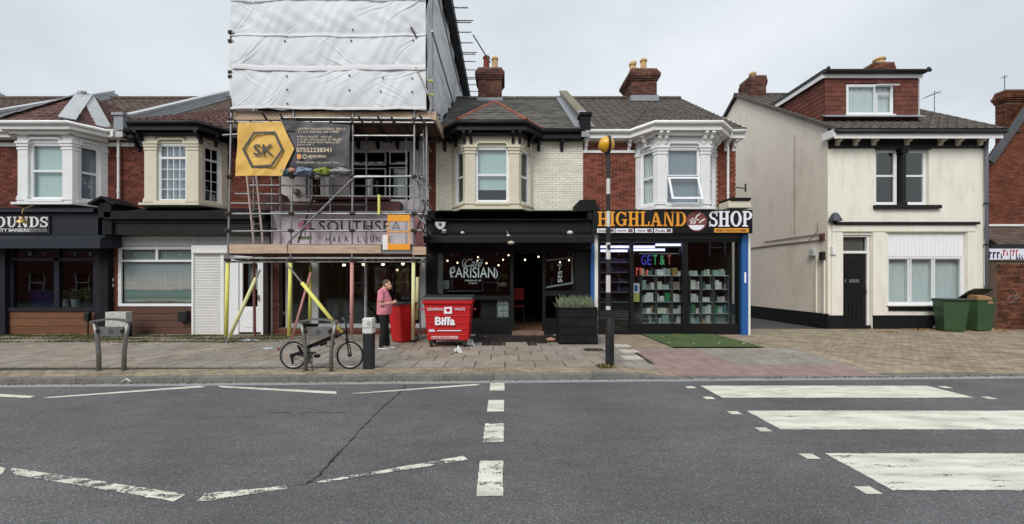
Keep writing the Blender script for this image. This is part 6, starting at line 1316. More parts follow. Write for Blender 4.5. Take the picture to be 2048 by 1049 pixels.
MB().grid(lambda u, v: (xs0-.02, DS+9.3*u, 6.9+4.4*v), 10, 10).build('sheeting', SHEET, sc, fix=False); MB().grid(lambda u, v: (xs0+(XS-xs0)*u, DS+9.35, 6.5+4.8*v), 10, 10).build('sheeting', SHEET, sc, fix=False)
for y_ in (10.75,): tb((XS+.13, y_, 6.5 + max(0, (y_-12.1)*.71)), (XS+.13, y_, 11.1), name='standard')
for z_ in (8.5, 10.1): tb((XS+.15, 10.5, z_), (XS+.15, min(12.1+(z_-6.45)/.71, 19), z_), name='ledger')
DRK = mat('dark_underside', lin(44, 46, 50), .7, var=.2)
MB().box(xs0-.3, XS+.35, DS-.1, DS+9.5, ZTOP-.2, ZTOP-.12).build('temporary_roof', DRK, sc)
for i in range(12): y0 = 11+i*.82; MB().box(XS+.1, XS+.34, y0, y0+.79, 11.0, ZTOP-.21).build('edge_board', DRK, sc)
for i in range(13):
    y0 = 11.4+i*.66; tb((XS-.1, y0, ZTOP-.26), (XS+.85+.12*(i % 3 == 1), y0, ZTOP-.26), name='roof_tube', m=STEEL)
    if i % 3 == 1: tb((XS-.1, y0, ZTOP-.33), (XS+.9, y0, ZTOP-.33), name='roof_tube', m=STEEL)
tb((XS+.9, 14.8, ZTOP-.3), (-.6, 16.0, 10.7), name='brace')
for k in range(3): tb(P(846+k*3, 210+k*10, DS+.3), P(880, 232+k*7, 11.6), name='brace', m=STEELD)

# banner
bn = thing('banner', 'yellow and dark grey contractor banner tied across the scaffold', 'banner', P(580, 300, DS-.12))
YEL = mat('yellow_banner', lin(222, 178, 84), .55, var=.08, nscale=3, dirt=.12, dirtcol=lin(150, 110, 50)); DG = mat('charcoal_banner', lin(62, 63, 68), .5, var=.12, nscale=4)
DB = DS - .2
def quadgrid(c, px, D_=DB, amp=.035, nu=40, nv=20):
    def f(u, v):
        a = Vector(px[0]).lerp(Vector(px[1]), u); b = Vector(px[3]).lerp(Vector(px[2]), u); q_ = b.lerp(a, v); p = P(q_.x, q_.y, D_); p.y += amp*(noise.noise(Vector((q_.x*.03, q_.y*.03, c))) + .5*noise.noise(Vector((q_.x*.08+q_.y*.05, q_.y*.06, c)))) ; return p
    return MB().grid(f, nu, nv)
mb = quadgrid(1, [(477, 246), (562, 243), (563, 352), (470, 352)]); m2 = quadgrid(1, [(562, 243), (589, 298), (589, 299), (563, 352)])
yo = MB(); yo.add(mb.v, mb.f)
def tri(u, v):
    pL = Vector((562, 243)).lerp(Vector((563, 352)), 1-v); pR = Vector((589, 298)); q_ = pL.lerp(pR, u); p = P(q_.x, q_.y, DB); p.y += .035*noise.noise(Vector((q_.x*.03, q_.y*.03, 1))); return p
yo.grid(tri, 10, 20); yo.build('yellow_panel', YEL, bn, smooth=True, fix=False)
quadgrid(2, [(561, 240), (700, 250), (697, 333), (561, 334)], D_=DB+.05, amp=.03).build('charcoal_panel', DG, bn, smooth=True, fix=False)
quadgrid(3, [(561, 240), (590, 262), (590, 262), (561, 262)], D_=DB+.03, amp=.02).build('folded_corner', DG, bn, smooth=True, fix=False)
DBt = DB - .04
hx = [(484, 299), (507, 264), (550, 263), (567, 300), (544, 334), (503, 336)]; hc = Vector((525, 299)); hi_ = [tuple(hc + (Vector(p)-hc)*.88) for p in hx]; mb = MB()
for i in range(6): j = (i+1) % 6; mb.prism([P(*hx[i], DBt), P(*hx[j], DBt), P(*hi_[j], DBt), P(*hi_[i], DBt)], (0, .008, 0))
HEXI = mat('banner_ink', lin(58, 58, 58), .5); mb.build('hexagon_emblem', HEXI, bn); tx('SK', 507, 547, 289, 311, DBt, HEXI, bn, bold=.012); BX('underline', HEXI, bn, X(506, DBt), X(541, DBt), DBt, DBt+.004, Z(313.5, DBt), Z(312.7, DBt))
CR = mat('banner_cream_ink', lin(214, 196, 168), .5)
for s_, a, b, c, d_ in (('CARPENTRY AND BUILDING WORKS', 594, 690, 256, 260), ('DOMESTIC AND COMMERCIAL', 597, 677, 262, 266), ('ROOFING - BRICKWORK', 600, 664, 272, 275.5), ('LOFT CONVERSIONS - ROOFING', 600, 684, 278, 281.5), ('EXTENSIONS - RENOVATIONS', 600, 680, 283.5, 287), ('PLASTERING', 600, 627, 288.5, 291.5), ('07552238341', 593, 663, 296, 305), ('@SKSB22', 616, 652, 310.5, 317), ('sksouthernbuildingservices@gmail.com', 593, 680, 324, 327)): (tx(s_, a, b, c, d_, DBt, CR, bn, bold=.012) if s_[0] in '0@' else scrawl(a, b, c, d_, DBt, CR, bn, seed=len(s_)))
mb = MB()
for y_ in (273.7, 279.7, 285.2, 290): disc(mb, 596, y_, 1.2, DBt, seg=8)
mb.build('bullets', CR, bn)
flatpoly([(594, 309), (602, 309), (602, 318), (594, 318)], DBt, .006, mat('icon_orange', lin(226, 150, 84), .5), bn, 'icon'); mb = MB()
for i in range(12): a = rad(i*30); b = rad(i*30+30); mb.prism([P(609+4.5*math.cos(a), 313.5+4.5*math.sin(a), DBt), P(609+4.5*math.cos(b), 313.5+4.5*math.sin(b), DBt), P(609+3.3*math.cos(b), 313.5+3.3*math.sin(b), DBt), P(609+3.3*math.cos(a), 313.5+3.3*math.sin(a), DBt)], (0, .006, 0))
mb.build('icon', CR, bn)
# bundled sacks and jackets lying on the deck rail under the banner
def lump(name, label, cat, px0, px1, py0, py1, D_, m, seed, parent=None):
    c = P((px0+px1)/2, (py0+py1)/2, D_); rx, rz = (px1-px0)/2/F*D_, (py1-py0)/2/F*D_; mb = MB().ball(c, 1, 34, 22, (rx, .14, rz*.85))
    for v in mb.v:
        d_ = v - c; n_ = noise.noise(v*9 + Vector((seed, 0, 0))); n2_ = noise.noise(v*22 + Vector((0, seed, 0))); v += Vector((d_.x*.25*n_ + .03*n2_, -.07*n_ + .04*n2_, d_.z*.6*noise.noise(v*11) + .025*n2_))
    o = mb.build(name, m, parent, smooth=True, fix=False)
    if not parent: tag(o, label, cat, 'bundles lying under the banner')
    return o
lump('cloth_bundle', 'teal and white rolled cloth at the left under the banner', 'bundle', 564, 583, 334, 352, DS-.05, mat('teal_cloth', lin(88, 128, 136), .9, var=.4, nscale=8), 1)
lump('cloth_bundle', 'peach coloured rolled cloth under the banner', 'bundle', 579, 595, 333, 350, DS-.05, mat('peach_cloth', lin(186, 138, 118), .9, var=.3, nscale=8), 2)
lump('cloth_bundle', 'large grey blue crumpled jacket under the banner', 'bundle', 591, 628, 332, 354, DS-.05, mat('bluegrey_cloth', lin(118, 134, 152), .9, var=.35, nscale=7), 3)
lump('cloth_bundle', 'lime green high visibility roll under the banner', 'bundle', 631, 667, 335, 350, DS-.05, mat('lime_cloth', lin(158, 176, 78), .9, var=.3, nscale=7), 4)
lump('cloth_bundle', 'grey and white rolled sheet at the right under the banner', 'bundle', 664, 703, 334, 352, DS-.05, mat('grey_roll', lin(150, 150, 152), .9, var=.4, nscale=12), 5)
T_((565, 352), (700, 351), D0=DS+.05, name='ledger')
# orange ladder gate / brick guard
t = thing('brick_guard', 'orange framed white mesh guard panel over the end of the salon sign', 'guard panel', P(795, 465, DS-.12)); ORG = mat('orange_frame', lin(236, 158, 36), .5, var=.05); Dg = DS-.14
BX('top_panel', ORG, t, X(775, Dg), X(820, Dg), Dg, Dg+.03, Z(443, Dg), Z(430, Dg)); BX('bottom_panel', ORG, t, X(775, Dg), X(820, Dg), Dg, Dg+.03, Z(500, Dg), Z(488, Dg)); mb = MB()
for a in (775, 818): mb.box(X(a, Dg), X(a+2, Dg), Dg, Dg+.028, Z(488, Dg), Z(443, Dg))
for b in (463,): mb.box(X(777, Dg), X(818, Dg), Dg+.002, Dg+.026, Z(b+2, Dg), Z(b, Dg))
mb.build('frame', ORG, t); mb = MB()
for i in range(14): a = 777+41*i/14; mb.box(X(a, Dg), X(a+.35, Dg), Dg+.01, Dg+.016, Z(488, Dg), Z(443, Dg))
for i in range(14): b = 443+45*i/14; mb.box(X(777, Dg), X(818, Dg), Dg+.017, Dg+.022, Z(b+.35, Dg), Z(b, Dg))
mb.build('wire_mesh', WHITE, t)
BX('backing_sheet', WHITE, t, X(765, Dg), X(776, Dg), Dg+.01, Dg+.03, Z(500, Dg), Z(470, Dg))
NETM = mat('red_netting', lin(150, 104, 104), .9, var=.35, nscale=9)
MB().prism([P(826, 432, DS+.35), P(844, 430, DS+.35), P(848, 505, DS+.35), P(838, 500, DS+.35), P(830, 512, DS+.35)], (0, .02, 0)).build('debris_netting', NETM, sc)

# ================================================================== STREET FURNITURE
def cycle_stand():
    t = thing('cycle_stand', '', 'cycle stand', (0, 0, .1), 'stainless cycle stands on the kerb side')
    for s in (-1, 1):
        pts = [(s*.235, 0, 0), (s*.24, 0, .35), (s*.27, 0, .65), (s*.32, 0, .9)]
        mb = MB().tube([(a, b, c+.1) for a, b, c in pts], [.036, .036, .034, .032], 14); mb.build('leg', INOX, t, smooth=True)
        MB().lathe((s*.235, 0, .1), [(.07, 0), (.07, .006), (.04, .012)], 14).build('base_flange', INOX, t)
    mb = MB(); pts = [(-.37+.74*i/12, .93+.05*math.sin(math.pi*i/12)) for i in range(13)]
    mb.prism([(a, -.045, b+.1) for a, b in pts] + [(a, -.045, b+.1-.035) for a, b in pts[::-1]], (0, .09, 0)); mb.build('top_rail', INOX, t)
    mb = MB(); mb.prism([(-.23, -.012, .92), (.23, -.012, .92), (.21, -.012, .74), (-.2, -.012, .74)], (0, .024, 0)); pl = mb.build('plate', mat('dull_plate', lin(120, 120, 118), .5, metal=.4, var=.25, nscale=9, dirt=.3), t)
    mb = MB().lathe((0, -.012, .83), [(.045, 0), (.045, -.004)], 14, axis='y'); mb.build('crest', mat('crest_grey', lin(78, 78, 76), .5), pl)
    for s in (-1, 1): MB().box(s*.23-.04, s*.23+.02, -.03, .03, .81, .87).build('clamp', BLACKPL, pl)
    return t
cs = cycle_stand(); cs.location = (X(223, 7.3), 7.3, .1); cs['label'] = 'curved stainless steel cycle stand on its own at the left'
cs2 = copy_tree(cs); cs2.location = (X(637, 7.28), 7.28, .1); cs2['label'] = 'stainless steel cycle stand with the folding bicycle locked behind it'

# bicycle
DBk = 7.42; bk = thing('bicycle', 'black folding bicycle with small wheels parked behind a cycle stand', 'bicycle', (X(643, DBk), DBk, .1))
rx_, fxw = X(587, DBk), X(700, DBk); zr = .1+.262; BLK = mat('bike_black', lin(16, 17, 19), .35); ALU = mat('bike_alloy', lin(176, 178, 178), .35, metal=.7)
def wheel(x, y):
    wm = MB(); n = 40; wm.tube([(x+.245*math.cos(2*math.pi*i/n), y, zr+.245*math.sin(2*math.pi*i/n)) for i in range(n)], .018, 8, close=True); tr = wm.build('wheel', RUBBER, bk, smooth=True)
    wm = MB(); wm.tube([(x+.222*math.cos(2*math.pi*i/n), y, zr+.222*math.sin(2*math.pi*i/n)) for i in range(n)], .011, 6, close=True); wm.build('rim', ALU, tr, smooth=True)
    wm = MB()
    for i in range(20): a = 2*math.pi*i/20; wm.tube([(x+.02*math.cos(a+.5), y+(.025 if i % 2 else -.025), zr+.02*math.sin(a+.5)), (x+.218*math.cos(a), y, zr+.218*math.sin(a))], .0016, 4)
    wm.build('spokes', ALU, tr); MB().lathe((x, y-.05, zr), [(.02, 0), (.03, .015), (.018, .02), (.018, .08), (.03, .085), (.02, .1)], 12, axis='y').build('hub', BLK, tr)
def mud(x, a0, a1, m):
    mb = MB(); n = 16
    for i in range(n):
        a = rad(a0+(a1-a0)*i/n); b = rad(a0+(a1-a0)*(i+1)/n); q = lambda t, r_, yy: (x+r_*math.cos(t), DBk+yy, zr+r_*math.sin(t))
        mb.hexa([q(a, .285, -.025), q(b, .285, -.025), q(b, .285, .025), q(a, .285, .025)], [q(a, .289, -.025), q(b, .289, -.025), q(b, .289, .025), q(a, .289, .025)])
    mb.build('mudguard', m, bk)
wheel(rx_, DBk); wheel(fxw, DBk); mud(rx_, 30, 165, ALU); mud(fxw, 60, 190, ALU)
B_ = lambda px, py: P(px, py, DBk)
MB().obox(B_(608, 698), B_(674, 671), .05, .075).build('frame', BLK, bk, bevel=.01)
MB().tube([B_(671, 676), B_(690, 664), B_(694, 672)], .022, 10).build('head_tube', BLK, bk); MB().tube([B_(614, 696), B_(617, 714)], .02, 10).build('bottom_bracket_tube', BLK, bk)
MB().tube([B_(622, 716), B_(617, 690), B_(621, 654)], .017, 12).build('seat_post', ALU, bk, smooth=True)
MB().tube([B_(617, 716), B_(587, 709)], .012, 8).tube([B_(612, 698), B_(588, 708)], .011, 8).build('rear_stays', BLK, bk)
for s in (-.05, .05): MB().tube([(B_(693, 678).x, DBk+s*.6, B_(693, 678).z), (B_(699, 700).x, DBk+s, B_(699, 700).z), (fxw, DBk+s, zr)], .013, 8).build('fork_blade', BLK, bk)
MB().tube([B_(694, 684), B_(693, 660), B_(690, 634)], .018, 12).build('handle_post', BLK, bk, smooth=True)
h = B_(690, 634); MB().tube([(h.x-.02, DBk-.27, h.z+.02), (h.x, DBk-.08, h.z), (h.x, DBk+.08, h.z), (h.x-.02, DBk+.27, h.z+.02)], .012, 10).build('handlebar', BLK, bk)
for s in (-1, 1): MB().tube([(h.x-.022, DBk+s*.18, h.z+.012), (h.x-.025, DBk+s*.29, h.z+.02)], .018, 10).build('grip', RUBBER, bk); MB().tube([(h.x+.01, DBk+s*.15, h.z), (h.x+.07, DBk+s*.22, h.z-.03)], .006, 6).build('brake_lever', ALU, bk)
mb = MB(); s0 = B_(620, 652)
mb.hexa([(s0.x-.13, DBk-.075, s0.z-.01), (s0.x+.15, DBk-.02, s0.z-.0), (s0.x+.15, DBk+.02, s0.z-.0), (s0.x-.13, DBk+.075, s0.z-.01)], [(s0.x-.14, DBk-.08, s0.z+.05), (s0.x+.14, DBk-.015, s0.z+.04), (s0.x+.14, DBk+.015, s0.z+.04), (s0.x-.14, DBk+.08, s0.z+.05)]); mb.build('saddle', BLK, bk, bevel=.015)
c = B_(622, 716); MB().lathe((c.x, DBk-.07, c.z), [(.085, 0), (.085, .004)], 28, axis='y').build('chainring', ALU, bk); MB().tube([(c.x, DBk-.08, c.z), (c.x+.1, DBk-.1, c.z+.12)], .01, 8).tube([(c.x, DBk+.08, c.z), (c.x-.1, DBk+.1, c.z-.12)], .01, 8).build('crank', BLK, bk)
for s in (-1, 1): BX('pedal', BLK, bk, c.x-s*.1-.045, c.x-s*.1+.045, DBk+s*.1, DBk+s*.19, c.z-s*.12-.012, c.z-s*.12+.012)
mb = MB(); mb.tube([(c.x, DBk-.065, c.z+.085), (rx_, DBk-.065, zr+.035)], .005, 5).tube([(c.x, DBk-.065, c.z-.085), (rx_, DBk-.065, zr-.035)], .005, 5); mb.build('chain', BLK, bk); MB().obox((rx_, DBk-.07, zr-.02), (rx_+.03, DBk-.07, zr-.15), .02, .035).build('derailleur', BLK, bk)
MB().tube([(c.x+.02, DBk-.03, c.z-.02), (c.x+.1, DBk-.14, .1)], .009, 8).build('kickstand', BLK, bk); MB().lathe((rx_, DBk-.06, zr), [(.04, 0), (.045, .01), (.04, .02)], 16, axis='y').build('sprocket', BLK, bk)
MB().obox(B_(588, 709), B_(618, 706), .03, .05).obox(B_(596, 690), B_(606, 712), .05, .03).build('chain_guard', BLK, bk); MB().ball(B_(634, 712), .05, 12, 8, (1.4, .6, .8)).build('hinge_box', BLK, bk); MB().obox(B_(640, 688), B_(652, 683), .06, .11).build('frame_clamp', BLK, bk, bevel=.01); MB().tube([B_(606, 656), B_(636, 650)], .03, 10).build('saddle_bag', BLK, bk)
BX('rear_reflector', RED, bk, rx_-.30, rx_-.28, DBk-.02, DBk+.02, zr+.1, zr+.14)
mb = MB(); cc = B_(662, 686); mb.tube([(cc.x+.1*math.cos(i/10*6.28), DBk-.06, cc.z+.06*math.sin(i/10*6.28)) for i in range(10)], .01, 6, close=True); mb.build('lock_cable', BLACKPL, bk)
mb = MB().tube([h, h+Vector((.08, -.03, -.12)), B_(700, 664), B_(694, 690)], .005, 5).tube([h, h+Vector((-.07, .03, -.1)), B_(676, 672), B_(630, 694)], .005, 5); mb.build('brake_cables', BLACKPL, bk)

# bollard
DL = 7.47; x_ = X(738, DL); t = thing('bollard', 'square black bollard with a white top beside the bicycle wheel', 'bollard', (x_, DL, .1))
BX('post', mat('bollard_black', lin(26, 28, 32), .6, var=.3, nscale=4, dirt=.3, dirtcol=lin(64, 62, 58)), t, x_-.09, x_+.09, DL-.09, DL+.09, .1, Z(667, DL), bevel=.012)
tp = BX('cap', mat('bollard_white', lin(214, 214, 210), .5, var=.1, dirt=.3, dirtcol=lin(130, 128, 120), dscale=9), t, x_-.098, x_+.098, DL-.098, DL+.098, Z(667, DL)+.002, Z(636, DL), bevel=.02)
disc_ = MB(); disc(disc_, 738, 648, 5, DL-.099, seg=14); disc_.build('arrow_disc', mat('faded_grey', lin(176, 178, 178), .5), tp); BX('cap_groove', BLACKPL, tp, x_-.1, x_+.1, DL-.1, DL+.1, Z(655.5, DL), Z(654.5, DL))

# belisha beacon
DBc = 7.62; x_ = X(1216.5, DBc); t = thing('belisha_beacon', 'tall black and white striped crossing pole with an amber globe', 'beacon', (x_, DBc, .1)); PB = mat('pole_black', lin(28, 29, 32), .5, var=.25, nscale=6, dirt=.25, dirtcol=lin(80, 78, 72)); PW = mat('pole_white', lin(208, 207, 200), .5, var=.08, dirt=.25, dirtcol=lin(120, 116, 104), dscale=5)
def cyl(a, b, rr, m, nm, dx=0): return MB().lathe((x_+dx, DBc, Z(b, DBc)), [(rr, 0), (rr, Z(a, DBc)-Z(b, DBc)-.001)], 20).build(nm, m, t, smooth=False)
for o in (MB().lathe((x_+.03, DBc, .1), [(.1, 0), (.1, .02), (.085, .03), (.082, Z(637, DBc)-.1-.05), (.07, Z(637, DBc)-.1)], 20).build('pole_base', PB, t),): autosmooth(o)
cyl(620, 637, .058, PB, 'pole_segment'); cyl(585, 612, .05, PB, 'pole_segment')
for a, b, m in ((612, 620, PW), (551, 585, PW), (519, 551, PB), (486, 519, PW), (454, 486, PB), (423, 454, PW), (389, 423, PB), (358, 389, PW), (308, 358, PB)): autosmooth(cyl(a, b, .044 if b > 480 else .038, m, 'pole_band'))
gl = P(1213, 290, DBc); MB().ball(gl, .155, 24, 16).build('globe', mat('amber_globe', lin(226, 168, 36), .3, var=.05, coat=.3), t, smooth=True)
MB().lathe((gl.x+.02, gl.y, gl.z-.2), [(.04, 0), (.045, .03), (.06, .07), (.05, .08)], 16).build('globe_neck', PB, t)
mb = MB(); mb.tube([(gl.x+.035+.0, gl.y-.03+.168*math.cos(a)*-1, gl.z+.165*math.sin(a)) for a in [rad(-80+i*16) for i in range(11)]], .012, 6); n = 24
sh_ = MB(); 
for i in range(n):
    a = rad(360*i/n); b = rad(360*(i+1)/n); q = lambda t_, r_, dx: (gl.x+dx+.03, gl.y+r_*math.cos(t_), gl.z+r_*math.sin(t_)); sh_.hexa([q(a, .155, -.022), q(b, .155, -.022), q(b, .175, -.022), q(a, .175, -.022)], [q(a, .155, .022), q(b, .155, .022), q(b, .175, .022), q(a, .175, .022)])
sh_.build('globe_strap', PB, t); BX('sticker', BLACKPL, t, x_-.03, x_+.03, DBc-.052, DBc-.045, Z(500, DBc), Z(490, DBc)); BX('door_plate', BLACKPL, t, x_-.0, x_+.06, DBc-.092, DBc-.07, .4, .75, bevel=.004)
W = MB(); random.seed(2); leafclump(W, (x_-.06, DBc-.05, .1), .17, .1, .03, 260, .05, seed=12); o = W.build('weeds', mat('dry_weed', lin(128, 118, 62), .9, var=.35, nscale=14), None, fix=False); tag(o, 'dry yellow weeds at the foot of the striped crossing pole', 'weeds', kind='stuff')

# ------------------------------------------------------------------ large red waste container
DC = 9.75; t = thing('waste_container', 'large red four wheeled waste container with a dark lid and white lettering', 'waste container', (X(893, DC), DC, .1))
BR = mat('container_red', lin(190, 24, 30), .42, var=.1, nscale=3, dirt=.3, dirtcol=lin(90, 24, 22), dscale=3); x0t, x1t, x0b, x1b = X(847, DC), X(942, DC), X(854, DC), X(936, DC); zt_, zb2 = Z(604, DC), Z(682, DC)
body = MB().hexa([(x0b, DC+.05, zb2), (x1b, DC+.05, zb2), (x1b, DC+.75, zb2), (x0b, DC+.75, zb2)], [(x0t, DC, zt_), (x1t, DC, zt_), (x1t, DC+.85, zt_), (x0t, DC+.85, zt_)]).build('body', BR, t, bevel=.02)
BX('rim', BR, body, x0t-.03, x1t+.03, DC-.04, DC+.9, Z(608, DC), Z(600, DC), bevel=.012)
for py in (618, 632, 646, 658, 670):
    f = (py-604)/78; mb = MB(); a = x0t+(x0b-x0t)*f; b = x1t+(x1b-x1t)*f; mb.box(a+.01, b-.01, DC-.012+.05*f, DC+.03+.05*f, Z(py+1, DC), Z(py-1, DC)); mb.build('rib', BR, body, bevel=.004)
LID = mat('grey_lid', lin(46, 48, 52), .5, var=.2, dirt=.3, dirtcol=lin(90, 90, 90)); mb = MB(); mb.prism([(x0t-.05, DC-.06, Z(600, DC)+.003), (x0t-.05, DC-.03, Z(595, DC)), (x0t-.05, DC+.4, Z(591, DC)), (x0t-.05, DC+.9, Z(594, DC)), (x0t-.05, DC+.93, Z(600, DC)+.003)], (x1t-x0t+.1, 0, 0)); mb.build('lid', LID, t, bevel=.012)
for s in (0, 1): xx = (x0t-.05, x1t+.05)[s]; MB().tube([(xx, DC+.2, Z(620, DC)), (xx+(.06, -.06)[1-s], DC+.2, Z(620, DC))], .025, 8).build('trunnion', BR, body)
for sx in (x0b+.08, x1b-.1):
    for sy in (DC+.14, DC+.66):
        c = MB().lathe((sx-.025, sy, .1+.075), [(.075, 0), (.08, .01), (.08, .04), (.075, .05)], 16, axis='x').build('castor', RUBBER, t); MB().hexa([(sx-.04, sy-.05, .18), (sx+.04, sy-.05, .18), (sx+.04, sy+.05, .18), (sx-.04, sy+.05, .18)], [(sx-.05, sy-.07, zb2), (sx+.05, sy-.07, zb2), (sx+.05, sy+.07, zb2), (sx-.05, sy+.07, zb2)]).build('fork', STEELD, c)
Dw = DC-.016
tx('GENERAL', 854, 887, 616, 621.5, Dw, WL, body, bold=.0); tx('WASTE', 909, 930, 616, 621.5, Dw, WL, body, bold=.0); flatpoly([(888, 615), (904, 614), (904, 628), (888, 628)], Dw, .02, WL, body, 'emblem_sheet'); flatpoly([(891, 619), (898, 617), (901, 622), (895, 625)], Dw-.003, .002, RED, body, 'emblem_mark')
tx('Biffa', 870, 910, 634, 651, Dw+.0, WL, body, bold=.035); tx('Biffa', 858, 870, 659, 664, Dw+.02, WL, body, bold=.04); BX('web_line', WL, body, X(874, Dw), X(922, Dw), Dw+.02, Dw+.04, Z(663, Dw), Z(661.3, Dw))
for s_, a, b in (('0800 307 307', 862, 888),): scrawl(864, 914, 674.2, 677.8, Dw+.027, RED, body, seed=9); BX('number_panel', mat('faded_label', lin(208, 170, 176), .6, var=.3, nscale=30), body, X(862, Dw), X(916, Dw), Dw+.03, Dw+.05, Z(679, Dw), Z(673, Dw))

def wheelie(name, label, x, y, w_, dpt, h, m, lidm, grp=None, openl=0, rot=0):
    t = thing(name, label, 'wheelie bin', (0, 0, 0), grp); b0, b1 = w_*.40, w_*.5
    body = MB().hexa([(-b0, -dpt*.36, .02), (b0, -dpt*.36, .02), (b0, dpt*.38, .02), (-b0, dpt*.38, .02)], [(-b1, -dpt*.5, h*.93), (b1, -dpt*.5, h*.93), (b1, dpt*.5, h*.93), (-b1, dpt*.5, h*.93)]).build('body', m, t, bevel=.025)
    MB().box(-b1-.02, b1+.02, -dpt*.53, dpt*.53, h*.9, h*.935).build('rim', m, t, bevel=.01)
    mb = MB(); l = dpt*1.12; pr = [(-l*.55, 0), (-l*.53, .03), (-l*.2, .06), (l*.4, .045), (l*.47, 0)]
    mb.prism([(-b1-.03, y_, z_) for y_, z_ in pr], (2*b1+.06, 0, 0))
    R_ = Matrix.Rotation(rad(openl), 4, 'X'); hy = l*.47
    for v in mb.v:
        q = Vector((v.x, v.y-hy, v.z, 1)); q = R_ @ q; v.x, v.y, v.z = q.x, q.y+hy, q.z+h*.938
    mb.build('lid', lidm, t, bevel=.01)
    MB().tube([(-b1+.05, dpt*.56, h*.9), (b1-.05, dpt*.56, h*.9)], .016, 8).build('handle', lidm, t)
    for s in (-1, 1): wl = MB().lathe((s*(b0+.0)-.025, dpt*.42, .1), [(.095, 0), (.1, .01), (.1, .04), (.095, .05)], 18, axis='x').build('wheel', RUBBER, t); MB().lathe((s*b0-.028, dpt*.42, .1), [(.05, 0), (.05, .056)], 12, axis='x').build('hub', LEAD, wl)
    t.location = (x, y, .1); t.rotation_euler = (0, 0, rad(rot)); return t
DWb = 10.45
wheelie('wheelie_bin', 'red wheelie bin with a grey lid behind the standing man', X(800, DWb), DWb+.3, .54, .6, 1.1, BR, LID, rot=-38)
GRN = mat('bin_green', lin(52, 80, 50), .5, var=.12, nscale=4, dirt=.3, dirtcol=lin(70, 84, 62), dscale=4); GRD = mat('bin_dark_green', lin(28, 46, 36), .5, var=.15, dirt=.3, dirtcol=lin(90, 100, 90))
g1 = wheelie('wheelie_bin', 'green wheelie bin with closed lid in front of the white house window', X(1908, 12.8), 12.9, .68, .5, 1.1, GRN, GRD, 'green wheelie bins', rot=-16)
g2 = wheelie('wheelie_bin', 'green wheelie bin with open lid and cardboard at the garden wall', X(1957, 13.0), 13.02, .68, .5, 1.12, GRN, GRD, 'green wheelie bins', openl=-38, rot=6)
MB().prism([(X(1898, 12.5), 12.6, Z(602, 12.6)), (X(1904, 12.5), 12.6, Z(602, 12.6)), (X(1904, 12.5), 12.6, Z(606, 12.6)), (X(1898, 12.5), 12.6, Z(606, 12.6))], (0, -.004, 0))
CARD = mat('cardboard', lin(168, 128, 88), .9, var=.15, nscale=6)
cb_ = MB().hexa([(X(1946, 12.9), 12.78, 1.02), (X(1978, 12.9), 12.78, 1.02), (X(1980, 12.9), 13.1, 1.02), (X(1948, 12.9), 13.1, 1.02)], [(X(1943, 12.9), 12.74, 1.27), (X(1974, 12.9), 12.78, 1.22), (X(1982, 12.9), 13.14, 1.3), (X(1948, 12.9), 13.1, 1.32)]).build('cardboard_box', CARD, None); tag(cb_, 'flattened brown cardboard sticking out of the open green bin', 'cardboard')

# planter
DP = 10.2; x0, x1 = X(1118, DP), X(1196, DP); t = thing('planter', 'black timber planter filled with grey green lavender by the cafe', 'planter', ((x0+x1)/2, DP, .1)); zt_ = Z(618, DP)
for i in range(4):
    a = .13+(zt_-.13)*i/4; b = .13+(zt_-.13)*(i+1)/4-.012; BX('plank', BLACKM, t, x0, x1, DP, DP+.03, a, b, bevel=.006); BX('plank', BLACKM, t, x0, x0+.03, DP+.032, DP+.6, a, b); BX('plank', BLACKM, t, x1-.03, x1, DP+.032, DP+.6, a, b); BX('plank', BLACKM, t, x0, x1, DP+.602, DP+.63, a, b)
BX('rim', BLACKM, t, x0-.02, x1+.02, DP-.02, DP+.65, zt_+.002, zt_+.03, bevel=.006); BX('soil', SOIL, t, x0+.03, x1-.03, DP+.032, DP+.6, zt_-.3, zt_+.032)
for sx in (x0+.04, x1-.04): BX('foot', BLACKM, t, sx-.03, sx+.03, DP+.02, DP+.6, .1, .128)
LAV = mat('lavender_leaf', lin(146, 158, 126), .85, var=.3, nscale=18, dirt=.2, dirtcol=lin(60, 66, 44), dscale=10)
random.seed(11)
for k in range(9):
    cx_ = x0+.1+(x1-x0-.2)*((k+.5)/9); mb = MB()
    for i in range(330):
        b0 = Vector((cx_+random.gauss(0, .06), DP+.32+random.uniform(-.24, .24), zt_+.02)); d_ = Vector((random.gauss(0, .45), random.gauss(0, .4), 1)).normalized(); l = random.uniform(.08, .3)*random.choice((.6, 1, 1.15)); sd = d_.orthogonal().normalized()*.005
        for q in range(4):
            p_ = b0 + d_*l*(q/4); s2 = Vector((random.gauss(0, 1), random.gauss(0, 1), .8)).normalized()*.03; mb.add([p_-sd, p_+s2, p_+sd], [(0, 1, 2)])
        mb.add([b0-sd*.5, b0+sd*.5, b0+d_*l], [(0, 1, 2)])
    for i in range(26):
        b0 = Vector((cx_+random.gauss(0, .07), DP+.32+random.uniform(-.25, .25), zt_+.05)); d_ = Vector((random.gauss(0, .4), random.gauss(0, .35), 1)).normalized(); l = random.uniform(.2, .36); sd = d_.orthogonal().normalized()*.006
        mb.add([b0-sd*.6, b0+sd*.6, b0+d_*l*.8+sd*1.2, b0+d_*l, b0+d_*l*.8-sd*1.2], [(0, 1, 2, 3, 4)])
    o = mb.build('lavender_plant', LAV, None, fix=False); tag(o, ['lavender clump at the left end of the black planter', 'second lavender clump from the left in the planter', 'third lavender clump from the left in the planter', 'fourth lavender clump from the left in the planter', 'middle lavender clump of the nine in the planter', 'fourth lavender clump from the right in the planter', 'third lavender clump from the right in the planter', 'second lavender clump from the right in the planter', 'lavender clump at the right end of the black planter'][k], 'plant', 'lavender plants in the planter')

